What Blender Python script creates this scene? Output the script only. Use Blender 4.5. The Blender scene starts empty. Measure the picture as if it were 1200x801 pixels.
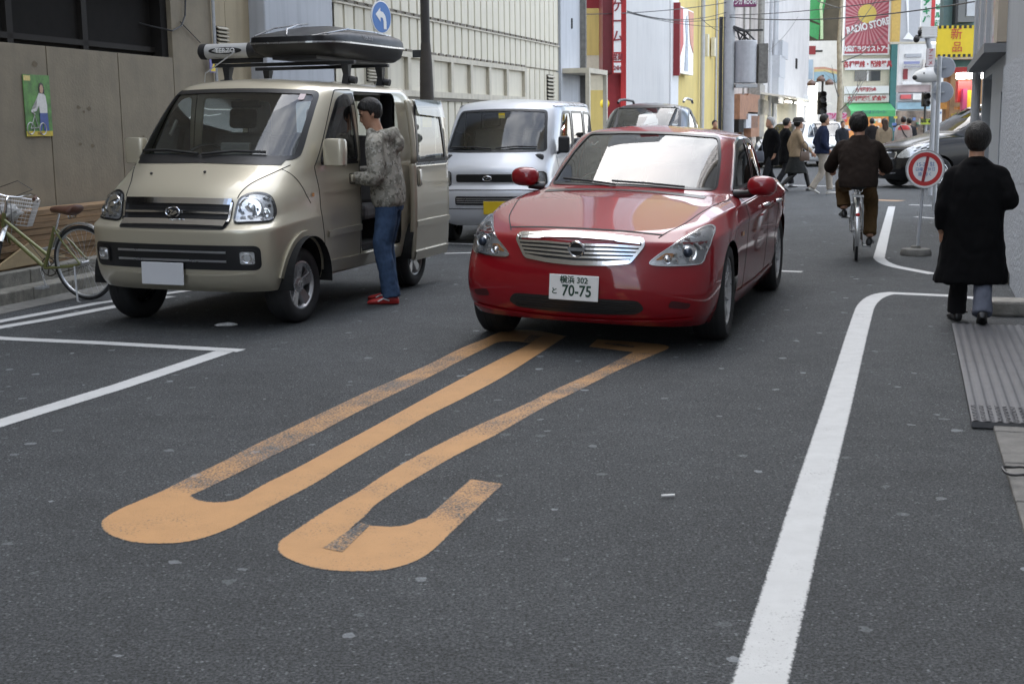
import bpy, bmesh, math, random
from math import sin, cos, pi, radians, atan2, hypot
from mathutils import Vector, Matrix, Euler
from mathutils.bvhtree import BVHTree
R = radians
rnd = random.Random(7)
scene = bpy.context.scene
COL = scene.collection

# ---------------------------------------------------------------- camera
F_PX, PITCH, ROLL, EYE = 1540.0, math.atan(252 / 1540), 0.013, 1.5
cam_d = bpy.data.cameras.new('camera'); cam_d.sensor_width = 36.0; cam_d.lens = F_PX / 1200 * 36
cam_d.clip_end = 1500; cam_d.clip_start = 0.05
cam_o = bpy.data.objects.new('camera', cam_d); COL.objects.link(cam_o); scene.camera = cam_o
cam_d.dof.use_dof = True; cam_d.dof.focus_distance = 8.5; cam_d.dof.aperture_fstop = 8.0
_rot = Matrix.Rotation(pi / 2 - PITCH, 4, 'X') @ Matrix.Rotation(-ROLL, 4, 'Z')
cam_o.matrix_world = Matrix.Translation((0, 0, EYE)) @ _rot

# ---------------------------------------------------------------- sky and sun
SUN_EL, SUN_AZ = R(52), R(-11)            # azimuth from +Y toward +X
world = bpy.data.worlds.new('World'); scene.world = world; world.use_nodes = True
nt = world.node_tree; nt.nodes.clear()
def _n(t, **k):
    n = nt.nodes.new(t)
    for a, b in k.items(): setattr(n, a, b)
    return n
wo = _n('ShaderNodeOutputWorld'); bg = _n('ShaderNodeBackground'); bg.inputs['Strength'].default_value = 0.135
sky = _n('ShaderNodeTexSky', sky_type='NISHITA', sun_disc=False); sky.sun_elevation = SUN_EL
sky.sun_rotation = SUN_AZ; sky.air_density = 1.0; sky.dust_density = 1.5
tc = _n('ShaderNodeTexCoord'); mp = _n('ShaderNodeMapping'); mp.inputs['Scale'].default_value = (1.0, 1.0, 2.2)
no = _n('ShaderNodeTexNoise'); no.inputs['Scale'].default_value = 2.3; no.inputs['Detail'].default_value = 7; no.inputs['Roughness'].default_value = .58
rp = _n('ShaderNodeValToRGB'); rp.color_ramp.elements[0].position = .34; rp.color_ramp.elements[1].position = .62
no2 = _n('ShaderNodeTexNoise'); no2.inputs['Scale'].default_value = 5.0; no2.inputs['Detail'].default_value = 8
cl = _n('ShaderNodeValToRGB'); cl.color_ramp.elements[0].color = (4.2, 4.6, 5.3, 1); cl.color_ramp.elements[1].color = (11.0, 11.1, 11.3, 1)
cl.color_ramp.elements[0].position = .3; cl.color_ramp.elements[1].position = .68
mx = _n('ShaderNodeMixRGB')
L = nt.links.new
L(tc.outputs['Generated'], mp.inputs['Vector']); L(mp.outputs[0], no.inputs['Vector']); L(mp.outputs[0], no2.inputs['Vector'])
L(no.outputs['Fac'], rp.inputs['Fac']); L(no2.outputs['Fac'], cl.inputs['Fac'])
L(rp.outputs['Color'], mx.inputs['Fac']); L(sky.outputs['Color'], mx.inputs['Color1']); L(cl.outputs['Color'], mx.inputs['Color2'])
L(mx.outputs['Color'], bg.inputs['Color']); L(bg.outputs[0], wo.inputs['Surface'])
sun_d = bpy.data.lights.new('sun', 'SUN'); sun_d.energy = .6; sun_d.angle = R(60); sun_d.color = (1, .985, .965)
sun_o = bpy.data.objects.new('sun', sun_d); COL.objects.link(sun_o)
sv = Vector((sin(SUN_AZ) * cos(SUN_EL), cos(SUN_AZ) * cos(SUN_EL), sin(SUN_EL)))
sun_o.rotation_euler = sv.to_track_quat('Z', 'Y').to_euler(); sun_o.location = sv * 60
vs = scene.view_settings; vs.view_transform = 'Standard'; vs.look = 'None'; vs.gamma = 1; vs.use_curve_mapping = False
vs.exposure = 1.76
scene.cycles.max_bounces = 10; scene.cycles.transparent_max_bounces = 16; scene.cycles.use_denoising = True

# ---------------------------------------------------------------- geometry helpers
def pray(px, py):
    u0, v0 = px - 600, py - 400.5
    u = cos(ROLL) * u0 - sin(ROLL) * v0; v = sin(ROLL) * u0 + cos(ROLL) * v0
    return Vector((u, F_PX * cos(PITCH) - v * sin(PITCH), -v * cos(PITCH) - F_PX * sin(PITCH)))
def gnd(px, py, z=0.0):
    r = pray(px, py); t = (z - EYE) / r.z
    return (r.x * t, r.y * t)
def atY(px, py, Y):
    r = pray(px, py); t = Y / r.y
    return Vector((r.x * t, Y, EYE + r.z * t))
class Plane:
    """vertical plane along a street front: local x along it, local y into the building, z up"""
    def __init__(s, x, y, deg, right=False):
        a = R(deg); s.o = Vector((x, y, 0)); d = Vector((sin(a), cos(a), 0))
        if right: s.d = -d; s.n = Vector((cos(a), -sin(a), 0))
        else: s.d = d; s.n = Vector((-cos(a), sin(a), 0))
        s.rz = atan2(s.d.y, s.d.x)
    def uv(s, px, py, off=0.0):
        r = pray(px, py); c = Vector((0, 0, EYE)); o = s.o + s.n * off
        t = (o - c).dot(s.n) / r.dot(s.n); p = c + r * t
        return ((p - s.o).dot(s.d), p.z)
    def s(s, px, off=0.0, py=150): return s.uv(px, py, off)[0]
    def z(s, px, py, off=0.0): return s.uv(px, py, off)[1]

class MB:
    def __init__(s): s.v = []; s.f = []; s.m = []; s.mi = 0
    def add(s, vs_, fs):
        b = len(s.v); s.v += [tuple(p) for p in vs_]
        for f in fs: s.f.append([b + i for i in f]); s.m.append(s.mi)
        return s
    def mat(s, i): s.mi = i; return s
    def box(s, x0, x1, y0, y1, z0, z1):
        return s.add([(x0,y0,z0),(x1,y0,z0),(x1,y1,z0),(x0,y1,z0),(x0,y0,z1),(x1,y0,z1),(x1,y1,z1),(x0,y1,z1)],
                     [(0,3,2,1),(4,5,6,7),(0,1,5,4),(1,2,6,5),(2,3,7,6),(3,0,4,7)])
    def obox(s, c, ax, ay, az):
        c, ax, ay, az = map(Vector, (c, ax, ay, az)); P = []
        for k in (-1, 1):
            for i, j in ((-1,-1),(1,-1),(1,1),(-1,1)): P.append(c + ax*i + ay*j + az*k)
        return s.add(P, [(0,3,2,1),(4,5,6,7),(0,1,5,4),(1,2,6,5),(2,3,7,6),(3,0,4,7)])
    def quad(s, a, b, c, d): return s.add([a,b,c,d], [(0,1,2,3)])
    def poly(s, pts): return s.add(pts, [tuple(range(len(pts)))])
    def loft(s, rings, cap=True, closed=True):
        n = len(rings[0]); V = [p for r in rings for p in r]; Fs = []
        for i in range(len(rings)-1):
            for j in range(n if closed else n-1):
                a = i*n+j; b = i*n+(j+1) % n; Fs.append((a, b, b+n, a+n))
        if cap and closed:
            Fs.append(tuple(reversed(range(n)))); Fs.append(tuple(range((len(rings)-1)*n, len(rings)*n)))
        return s.add(V, Fs)
    def tube(s, pts, r, n=8, cap=True):
        pts = [Vector(p) for p in pts]; rr = r if isinstance(r, (list, tuple)) else [r]*len(pts); rings = []
        prev = None
        for i, p in enumerate(pts):
            t = (pts[min(i+1, len(pts)-1)] - pts[max(i-1, 0)])
            if t.length < 1e-9: t = Vector((0,0,1))
            t.normalize()
            if prev is None:
                u = t.orthogonal().normalized()
            else:
                u = (prev - t * prev.dot(t))
                u = u.normalized() if u.length > 1e-6 else t.orthogonal().normalized()
            prev = u; w = t.cross(u)
            rings.append([p + (u*cos(2*pi*k/n) + w*sin(2*pi*k/n))*rr[i] for k in range(n)])
        return s.loft(rings, cap)
    def cyl(s, a, b, r, r2=None, n=16): return s.tube([a, b], [r, r if r2 is None else r2], n)
    def ell(s, c, rad, nu=16, nv=10, rot=None):
        c = Vector(c); rad = rad if isinstance(rad, (tuple, list)) else (rad,)*3; rings = []
        V = []; Fs = []
        for i in range(nv+1):
            th = pi*i/nv
            for j in range(nu):
                ph = 2*pi*j/nu; p = Vector((rad[0]*sin(th)*cos(ph), rad[1]*sin(th)*sin(ph), rad[2]*cos(th)))
                if rot is not None: p = rot @ p
                V.append(c+p)
        for i in range(nv):
            for j in range(nu):
                a = i*nu+j; b = i*nu+(j+1) % nu; Fs.append((a, a+nu, b+nu, b))
        return s.add(V, Fs)
    def ringx(s, c, axis, R0, r, n=32, m=8):
        """torus about an axis"""
        c = Vector(c); ax = Vector(axis).normalized(); u = ax.orthogonal().normalized(); w = ax.cross(u); V = []; Fs = []
        for i in range(n):
            e = u*cos(2*pi*i/n) + w*sin(2*pi*i/n)
            for j in range(m): V.append(c + e*(R0 + r*cos(2*pi*j/m)) + ax*(r*sin(2*pi*j/m)))
        for i in range(n):
            for j in range(m):
                a = i*m+j; b = i*m+(j+1) % m; c2 = ((i+1) % n)*m+(j+1) % m; d = ((i+1) % n)*m+j
                Fs.append((a, d, c2, b))
        return s.add(V, Fs)
    def lathe(s, prof, c, axis, n=32, up=None):
        """prof: list of (radius, along)"""
        c = Vector(c); ax = Vector(axis).normalized(); u = ax.orthogonal().normalized(); w = ax.cross(u)
        rings = [[c + ax*h + (u*cos(2*pi*k/n)+w*sin(2*pi*k/n))*max(r, 1e-4) for k in range(n)] for r, h in prof]
        return s.loft(rings, cap=False)
    def prism(s, outline, y0, y1, plane='xz'):
        n = len(outline)
        f = {'xz': lambda p, t: (p[0], t, p[1]), 'xy': lambda p, t: (p[0], p[1], t), 'yz': lambda p, t: (t, p[0], p[1])}[plane]
        V = [f(p, y0) for p in outline] + [f(p, y1) for p in outline]
        return s.add(V, [tuple(reversed(range(n))), tuple(range(n, 2*n))] + [(i, (i+1) % n, (i+1) % n + n, i+n) for i in range(n)])
    def xf(s, M, start=0):
        s.v[start:] = [tuple(M @ Vector(p)) for p in s.v[start:]]; return s
    def build(s, name, mats, parent=None, smooth=False, bevel=0, fix=True, auto=None):
        me = bpy.data.meshes.new(name); me.from_pydata([tuple(p) for p in s.v], [], s.f)
        mats = mats if isinstance(mats, (list, tuple)) else [mats]
        for m in mats: me.materials.append(m)
        if len(mats) > 1:
            for p, i in zip(me.polygons, s.m): p.material_index = i
        if fix:
            bm = bmesh.new(); bm.from_mesh(me); bmesh.ops.recalc_face_normals(bm, faces=bm.faces); bm.to_mesh(me); bm.free()
        if smooth: shade(me, auto if auto is not None else 40)
        o = bpy.data.objects.new(name, me); COL.objects.link(o)
        if parent is not None: o.parent = parent
        if bevel:
            b = o.modifiers.new('bevel', 'BEVEL'); b.width = bevel; b.segments = 2; b.limit_method = 'ANGLE'; b.angle_limit = R(35)
        return o
def shade(me, ang=40):
    bm = bmesh.new(); bm.from_mesh(me)
    for f in bm.faces: f.smooth = True
    lim = R(ang)
    for e in bm.edges:
        if len(e.link_faces) == 2 and e.calc_face_angle(0) > lim: e.smooth = False
    bm.to_mesh(me); bm.free()

def tag(o, label, cat, group=None, kind=None):
    if label: o['label'] = label
    if cat: o['category'] = cat
    if group: o['group'] = group
    if kind: o['kind'] = kind
    return o
def thing(name, label, cat, loc=(0,0,0), rz=0, group=None):
    o = bpy.data.objects.new(name, None); COL.objects.link(o); o.location = loc; o.rotation_euler = (0,0,rz)
    o.empty_display_size = .2
    return tag(o, label, cat, group)
def structure(o): o['kind'] = 'structure'; return o
def copy_tree(o, parent=None):
    c = o.copy(); COL.objects.link(c)
    if parent is not None: c.parent = parent
    for ch in o.children: copy_tree(ch, c)
    return c
def text_mesh(body, size, align='CENTER', bold=0.0, sx=1.0):
    c = bpy.data.curves.new('lettering', 'FONT'); c.body = body; c.size = size; c.align_x = align; c.align_y = 'CENTER'; c.offset = bold
    c.resolution_u = 3
    o = bpy.data.objects.new('lettering', c); COL.objects.link(o)
    dg = bpy.context.evaluated_depsgraph_get(); me = bpy.data.meshes.new_from_object(o.evaluated_get(dg))
    V = [(v.co.x*sx, v.co.y) for v in me.vertices]; Fs = [tuple(p.vertices) for p in me.polygons]
    bpy.data.objects.remove(o); bpy.data.curves.remove(c); bpy.data.meshes.remove(me)
    return V, Fs
def letters(parent, items, mat, y=-0.01, name='lettering', M=None):
    """items: (text, x, z, size[, align, bold, sx, vertical]) laid on the local xz plane facing -y"""
    mb = MB()
    for it in items:
        t, x, z, sz = it[:4]; al = it[4] if len(it) > 4 else 'CENTER'; bo = it[5] if len(it) > 5 else 0; sx = it[6] if len(it) > 6 else 1
        rows = [t]; step = 0
        if len(it) > 7 and it[7]: rows = list(t); step = it[7]
        for k, r_ in enumerate(rows):
            V, Fs = text_mesh(r_, sz, al, bo, sx)
            mb.add([(x+a, y, z-k*step+b) for a, b in V], Fs)
    if M is not None: mb.xf(M)
    return mb.build(name, mat, parent, fix=False)

# ---------------------------------------------------------------- materials
def mk(name, col, rough=.55, metal=0.0, var=.12, scale=6.0, bump=0.0, bscale=40.0, coat=0.0, spec=.5, streak=0.0, dirt=None, emit=0.0, alpha=1.0, trans=0.0, coords='Object', flakes=0):
    m = bpy.data.materials.new(name); m.use_nodes = True; t = m.node_tree; N = t.nodes; b = N['Principled BSDF']
    b.inputs['Base Color'].default_value = (*col, 1); b.inputs['Roughness'].default_value = rough; b.inputs['Metallic'].default_value = metal
    b.inputs['Coat Weight'].default_value = coat; b.inputs['Coat Roughness'].default_value = .04; b.inputs['Specular IOR Level'].default_value = spec
    b.inputs['Alpha'].default_value = alpha; b.inputs['Transmission Weight'].default_value = trans
    if emit: b.inputs['Emission Color'].default_value = (*col, 1); b.inputs['Emission Strength'].default_value = emit
    tcn = N.new('ShaderNodeTexCoord'); V = tcn.outputs[coords]
    cur = None
    if var:
        n = N.new('ShaderNodeTexNoise'); n.inputs['Scale'].default_value = scale; n.inputs['Detail'].default_value = 6; n.inputs['Roughness'].default_value = .62
        t.links.new(V, n.inputs['Vector'])
        r = N.new('ShaderNodeMapRange'); r.inputs['From Min'].default_value = .3; r.inputs['From Max'].default_value = .7
        r.inputs['To Min'].default_value = 1-var; r.inputs['To Max'].default_value = 1+var
        t.links.new(n.outputs['Fac'], r.inputs['Value'])
        mul = N.new('ShaderNodeMixRGB'); mul.blend_type = 'MULTIPLY'; mul.inputs['Fac'].default_value = 1; mul.inputs['Color1'].default_value = (*col, 1)
        t.links.new(r.outputs[0], mul.inputs['Color2']); cur = mul.outputs[0]
        rr = N.new('ShaderNodeMapRange'); rr.inputs['To Min'].default_value = max(0, rough-.1); rr.inputs['To Max'].default_value = min(1, rough+.1)
        if rough > .25: t.links.new(n.outputs['Fac'], rr.inputs['Value']); t.links.new(rr.outputs[0], b.inputs['Roughness'])
    if streak:
        mpn = N.new('ShaderNodeMapping'); mpn.inputs['Scale'].default_value = (5, 5, .35); t.links.new(V, mpn.inputs['Vector'])
        n2 = N.new('ShaderNodeTexNoise'); n2.inputs['Scale'].default_value = 1.6; n2.inputs['Detail'].default_value = 5; t.links.new(mpn.outputs[0], n2.inputs['Vector'])
        r2 = N.new('ShaderNodeMapRange'); r2.inputs['From Min'].default_value = .48; r2.inputs['From Max'].default_value = .75; r2.inputs['To Min'].default_value = 0; r2.inputs['To Max'].default_value = streak
        t.links.new(n2.outputs['Fac'], r2.inputs['Value'])
        mx2 = N.new('ShaderNodeMixRGB'); dc = dirt or tuple(c*.45 for c in col)
        mx2.inputs['Color2'].default_value = (*dc, 1); mx2.inputs['Color1'].default_value = (*col, 1)
        if cur is not None: t.links.new(cur, mx2.inputs['Color1'])
        t.links.new(r2.outputs[0], mx2.inputs['Fac']); cur = mx2.outputs[0]
    if cur is not None: t.links.new(cur, b.inputs['Base Color'])
    if bump:
        n3 = N.new('ShaderNodeTexNoise'); n3.inputs['Scale'].default_value = bscale; n3.inputs['Detail'].default_value = 4; t.links.new(V, n3.inputs['Vector'])
        bp = N.new('ShaderNodeBump'); bp.inputs['Strength'].default_value = bump; bp.inputs['Distance'].default_value = .02
        t.links.new(n3.outputs['Fac'], bp.inputs['Height']); t.links.new(bp.outputs[0], b.inputs['Normal'])
    return m
def asphalt_nodes(t, V, base=.058):
    N = t.nodes; l = t.links.new
    def noise(sc, det=3, ro=.6):
        n = N.new('ShaderNodeTexNoise'); n.inputs['Scale'].default_value = sc; n.inputs['Detail'].default_value = det; n.inputs['Roughness'].default_value = ro; l(V, n.inputs['Vector']); return n.outputs['Fac']
    def rng(x, a, b_, c, d):
        r = N.new('ShaderNodeMapRange'); r.inputs['From Min'].default_value = a; r.inputs['From Max'].default_value = b_; r.inputs['To Min'].default_value = c; r.inputs['To Max'].default_value = d; l(x, r.inputs['Value']); return r.outputs[0]
    def math_(op, a, b_):
        m = N.new('ShaderNodeMath'); m.operation = op
        for i, q in enumerate((a, b_)):
            if isinstance(q, (int, float)): m.inputs[i].default_value = q
            else: l(q, m.inputs[i])
        return m.outputs[0]
    grain = math_('MULTIPLY', rng(noise(100, 2, .8), .38, .62, .36, 1.68), rng(noise(46, 4, .75), .37, .63, .64, 1.38))
    mid = rng(noise(7, 6, .7), .32, .68, .84, 1.16)
    big = math_('MULTIPLY', rng(noise(.45, 4), .3, .7, .82, 1.16), rng(noise(1.6, 5, .65), .35, .65, .9, 1.1))
    lum = math_('MULTIPLY', math_('MULTIPLY', grain, mid), math_('MULTIPLY', big, base))
    # pale aggregate flecks
    vo = N.new('ShaderNodeTexVoronoi'); vo.voronoi_dimensions = '2D'; vo.inputs['Scale'].default_value = 70; l(V, vo.inputs['Vector'])
    sx = N.new('ShaderNodeSeparateColor'); l(vo.outputs['Color'], sx.inputs[0])
    fl = math_('MULTIPLY', math_('GREATER_THAN', sx.outputs[0], .955), math_('LESS_THAN', vo.outputs['Distance'], .34))
    lum = math_('ADD', lum, math_('MULTIPLY', fl, .10))
    # trodden chewing gum and pale spots
    wv = N.new('ShaderNodeVectorMath'); wv.operation = 'ADD'; l(V, wv.inputs[0])
    wn = N.new('ShaderNodeTexNoise'); wn.inputs['Scale'].default_value = 22; l(V, wn.inputs['Vector'])
    ws = N.new('ShaderNodeVectorMath'); ws.operation = 'SCALE'; ws.inputs['Scale'].default_value = .05; l(wn.outputs['Color'], ws.inputs[0]); l(ws.outputs[0], wv.inputs[1])
    v2 = N.new('ShaderNodeTexVoronoi'); v2.voronoi_dimensions = '2D'; v2.inputs['Scale'].default_value = 4.4; l(wv.outputs[0], v2.inputs['Vector'])
    s2 = N.new('ShaderNodeSeparateColor'); l(v2.outputs['Color'], s2.inputs[0])
    rad = rng(s2.outputs[1], 0, 1, .035, .12)
    sp = math_('MULTIPLY', math_('GREATER_THAN', s2.outputs[0], .70), math_('LESS_THAN', v2.outputs['Distance'], rad))
    lum = math_('ADD', lum, math_('MULTIPLY', math_('MULTIPLY', sp, s2.outputs[2]), .19))
    cc = N.new('ShaderNodeCombineColor'); l(math_('MULTIPLY', lum, .93), cc.inputs[0]); l(lum, cc.inputs[1]); l(math_('MULTIPLY', lum, 1.05), cc.inputs[2])
    return cc.outputs[0], noise
def asphalt(name='asphalt', base=.058):
    m = bpy.data.materials.new(name); m.use_nodes = True; t = m.node_tree; N = t.nodes; b = N['Principled BSDF']
    tcn = N.new('ShaderNodeTexCoord'); colr, noise = asphalt_nodes(t, tcn.outputs['Object'], base)
    t.links.new(colr, b.inputs['Base Color']); b.inputs['Roughness'].default_value = .78; b.inputs['Specular IOR Level'].default_value = .4
    bp = N.new('ShaderNodeBump'); bp.inputs['Strength'].default_value = .8; bp.inputs['Distance'].default_value = .02
    t.links.new(noise(95, 3, .75), bp.inputs['Height']); t.links.new(bp.outputs[0], b.inputs['Normal'])
    return m
def road_paint(name, col, lo, hi, wear=1.0, base=.058):
    """paint with worn patches that let the asphalt through; lo/hi set how much is gone"""
    m = bpy.data.materials.new(name); m.use_nodes = True; t = m.node_tree; N = t.nodes; b = N['Principled BSDF']; l = t.links.new
    tcn = N.new('ShaderNodeTexCoord'); V = tcn.outputs['Object']; colr, noise = asphalt_nodes(t, V, base)
    big = noise(3.2, 4); fine = noise(85, 3, .7)
    ad = N.new('ShaderNodeMath'); ad.operation = 'MULTIPLY_ADD'; ad.inputs[1].default_value = .55; l(big, ad.inputs[0]); l(fine, ad.inputs[2])
    aw = N.new('ShaderNodeAttribute'); aw.attribute_name = 'wear'; ad2 = N.new('ShaderNodeMath'); ad2.operation = 'MULTIPLY_ADD'; ad2.inputs[1].default_value = .21; l(aw.outputs['Fac'], ad2.inputs[0]); l(ad.outputs[0], ad2.inputs[2]); ad = ad2
    r = N.new('ShaderNodeMapRange'); r.inputs['From Min'].default_value = lo; r.inputs['From Max'].default_value = hi; l(ad.outputs[0], r.inputs['Value'])
    tint = N.new('ShaderNodeMapRange'); tint.inputs['To Min'].default_value = .82; tint.inputs['To Max'].default_value = 1.12; l(noise(9, 5), tint.inputs['Value'])
    mu = N.new('ShaderNodeMixRGB'); mu.blend_type = 'MULTIPLY'; mu.inputs['Fac'].default_value = 1; mu.inputs['Color1'].default_value = (*col, 1); l(tint.outputs[0], mu.inputs['Color2'])
    at = N.new('ShaderNodeAttribute'); at.attribute_name = 'edge'
    en = N.new('ShaderNodeMath'); en.operation = 'MULTIPLY_ADD'; en.inputs[1].default_value = .034; en.inputs[2].default_value = -.0125; l(noise(60, 5, .7), en.inputs[0])
    cmp_ = N.new('ShaderNodeMapRange'); cmp_.inputs['From Min'].default_value = -.004; cmp_.inputs['From Max'].default_value = .004
    sb_ = N.new('ShaderNodeMath'); sb_.operation = 'SUBTRACT'; l(en.outputs[0], sb_.inputs[0]); l(at.outputs['Fac'], sb_.inputs[1]); l(sb_.outputs[0], cmp_.inputs['Value'])
    mxw = N.new('ShaderNodeMath'); mxw.operation = 'MAXIMUM'; l(r.outputs[0], mxw.inputs[0]); l(cmp_.outputs[0], mxw.inputs[1]); r = mxw
    mx_ = N.new('ShaderNodeMixRGB'); l(r.outputs[0], mx_.inputs['Fac']); l(mu.outputs[0], mx_.inputs['Color1']); l(colr, mx_.inputs['Color2'])
    l(mx_.outputs[0], b.inputs['Base Color']); b.inputs['Roughness'].default_value = .7
    bp = N.new('ShaderNodeBump'); bp.inputs['Strength'].default_value = .3; bp.inputs['Distance'].default_value = .008; l(noise(160, 3, .7), bp.inputs['Height']); l(bp.outputs[0], b.inputs['Normal'])
    return m
def glass(name, tint=(.75,.8,.78), alpha_dark=.35, rough=.01):
    """thin vehicle or window glass: see-through with a tint plus a clear reflection"""
    m = bpy.data.materials.new(name); m.use_nodes = True; t = m.node_tree; N = t.nodes; N.clear(); l = t.links.new
    o = N.new('ShaderNodeOutputMaterial'); tr = N.new('ShaderNodeBsdfTransparent'); tr.inputs[0].default_value = (*[c*(1-alpha_dark) for c in tint], 1)
    gl = N.new('ShaderNodeBsdfGlossy'); gl.inputs['Roughness'].default_value = rough; gl.inputs[0].default_value = (1,1,1,1)
    fr = N.new('ShaderNodeFresnel'); fr.inputs['IOR'].default_value = 1.6
    ge = N.new('ShaderNodeNewGeometry'); mxr = N.new('ShaderNodeMath'); mxr.operation = 'MULTIPLY_ADD'; mxr.inputs[1].default_value = 1.0; mxr.inputs[2].default_value = .01; mxr.use_clamp = True
    # same reflection from either side
    fr2 = N.new('ShaderNodeFresnel'); fr2.inputs['IOR'].default_value = 1/1.6
    sel = N.new('ShaderNodeMix'); sel.data_type = 'FLOAT'
    lw = N.new('ShaderNodeLayerWeight')
    l(fr.outputs[0], mxr.inputs[0]); mix = N.new('ShaderNodeMixShader'); l(mxr.outputs[0], mix.inputs[0]); l(tr.outputs[0], mix.inputs[1]); l(gl.outputs[0], mix.inputs[2]); l(mix.outputs[0], o.inputs[0])
    for n in (fr2, sel, lw, ge): N.remove(n)
    return m
M = {}
M['asphalt'] = asphalt()
M['paint_white'] = road_paint('white_road_paint', (.50,.505,.50), .90, 1.10)
M['paint_orange'] = road_paint('orange_road_paint', (.45,.245,.10), .86, 1.08)
M['paint_orange_worn'] = road_paint('worn_orange_road_paint', (.48,.28,.135), .69, .98)
M['paint_orange_gone'] = road_paint('faded_orange_road_paint', (.46,.28,.14), .63, .88)
M['concrete'] = mk('concrete', (.27,.26,.235), .85, var=.25, scale=9, bump=.4, bscale=60, streak=.5)
M['concrete_dark'] = mk('dark_concrete', (.17,.165,.15), .85, var=.3, scale=9, bump=.4, bscale=60, streak=.5)
M['wall_brown'] = mk('brown_wall', (.245,.207,.146), .8, var=.14, scale=3, bump=.15, bscale=30, streak=.18, dirt=(.12,.105,.08))
M['wall_beige'] = mk('beige_wall', (.40,.335,.225), .8, var=.08, scale=2, bump=.1, streak=.3)
M['wall_bluegrey'] = mk('blue_grey_wall', (.44,.46,.49), .75, var=.06, scale=1.5, streak=.35, dirt=(.22,.23,.25))
M['siding'] = mk('cream_siding', (.60,.56,.45), .55, var=.06, scale=2, streak=.30, dirt=(.36,.33,.26))
M['siding_trim'] = mk('siding_trim', (.50,.46,.37), .6, var=.1, streak=.4)
M['dark_gap'] = mk('dark_recess', (.018,.0165,.015), .9, var=.2, spec=.15)
M['dark_pole'] = mk('dark_pole', (.035,.031,.028), .6, var=.2, scale=20)
M['steel'] = mk('galvanised_steel', (.46,.47,.48), .45, .55, var=.12, scale=15)
M['grey_paint'] = mk('grey_paint', (.42,.43,.45), .55, var=.08, scale=8, streak=.2)
M['black'] = mk('black_plastic', (.018,.018,.019), .45, var=.1)
M['rubber'] = mk('tyre_rubber', (.022,.022,.023), .75, var=.15, scale=30)
M['chrome'] = mk('chrome', (.78,.78,.79), .12, 1.0, var=0)
M['alloy'] = mk('alloy', (.55,.55,.56), .28, .9, var=.05)
M['white'] = mk('white_panel', (.76,.75,.73), .6, var=.06, scale=3, streak=.12)
M['white_gloss'] = mk('white_gloss', (.80,.80,.79), .3, var=.02)
M['red'] = mk('red_panel', (.50,.035,.035), .5, var=.08)
M['dark_red'] = mk('dark_red_panel', (.24,.022,.028), .5, var=.1)
M['yellow_wall'] = mk('yellow_wall', (.62,.49,.17), .75, var=.08, scale=1, streak=.25)
M['cream_wall'] = mk('cream_wall', (.64,.60,.47), .75, var=.08, streak=.2)
M['yellow'] = mk('yellow_panel', (.75,.55,.02), .5, var=.05)
M['blue_sign'] = mk('blue_sign', (.03,.16,.48), .4, var=.03)
M['green'] = mk('green_awning', (.10,.45,.17), .6, var=.1)
M['green_roof'] = mk('green_roof', (.05,.30,.10), .5, var=.15)
M['teal'] = mk('teal_panel', (.06,.20,.20), .5, var=.1)
M['brick'] = mk('rusty_brown', (.30,.15,.085), .8, var=.3, scale=4, streak=.4)
M['window'] = mk('dark_window', (.03,.035,.04), .08, var=.1, spec=.8)
M['glass'] = glass('clear_glass')
M['lamp_tube'] = mk('lit_tube', (1,.97,.9), .5, var=0, emit=9)
M['lamp_warm'] = mk('lit_lamp', (1,.85,.55), .5, var=0, emit=6)
# ================================================================ ground, kerbs, road markings
structure(MB().quad((-400,-400,0),(400,-400,0),(400,400,0),(-400,400,0)).build('road', M['asphalt'], fix=False))
ST = Plane(-4.35, 11.9, 16.0)                       # left kerb line
def sheet(name, pts, mat, z):
    return structure(MB().poly([(x, y, z) for x, y in pts]).build(name, mat, fix=True))
def place(mb, name, mats, pl, **k):
    o = mb.build(name, mats, **k); o.location = pl.o; o.rotation_euler = (0,0,pl.rz); return o
M['kerb'] = mk('kerb_stone', (.21,.20,.17), .85, var=.3, scale=14, bump=.4, bscale=70, streak=.6, dirt=(.09,.085,.07))
mb = MB(); mb2 = MB(); mb3 = MB()
for k in range(-16, 45):
    mb.box(k*.6+.004, k*.6+.596, 0, .24, -.1, .115)
    mb2.box(k*.6+.304, k*.6+.896, .24, .44, -.1, .245)
mb3.box(-10, 27, .44, 2.2, -.1, .205)
structure(place(mb, 'kerb', M['kerb'], ST, bevel=.012)); structure(place(mb2, 'kerb_step', M['kerb'], ST, bevel=.012))
structure(place(mb3, 'pavement', M['concrete_dark'], ST))
# dark gutter strip along the left kerb
structure(place(MB().quad((-10,-.32,.004),(27,-.32,.004),(27,0,.004),(-10,0,.004)), 'gutter', M['concrete_dark'], ST))
# right pavement and its kerb
PR = Plane(7.39, 20.82, 17.4, right=True)
M['slab'] = mk('gutter_slab', (.15,.145,.135), .85, var=.25, scale=12, bump=.3, bscale=60, streak=.4)

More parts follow.
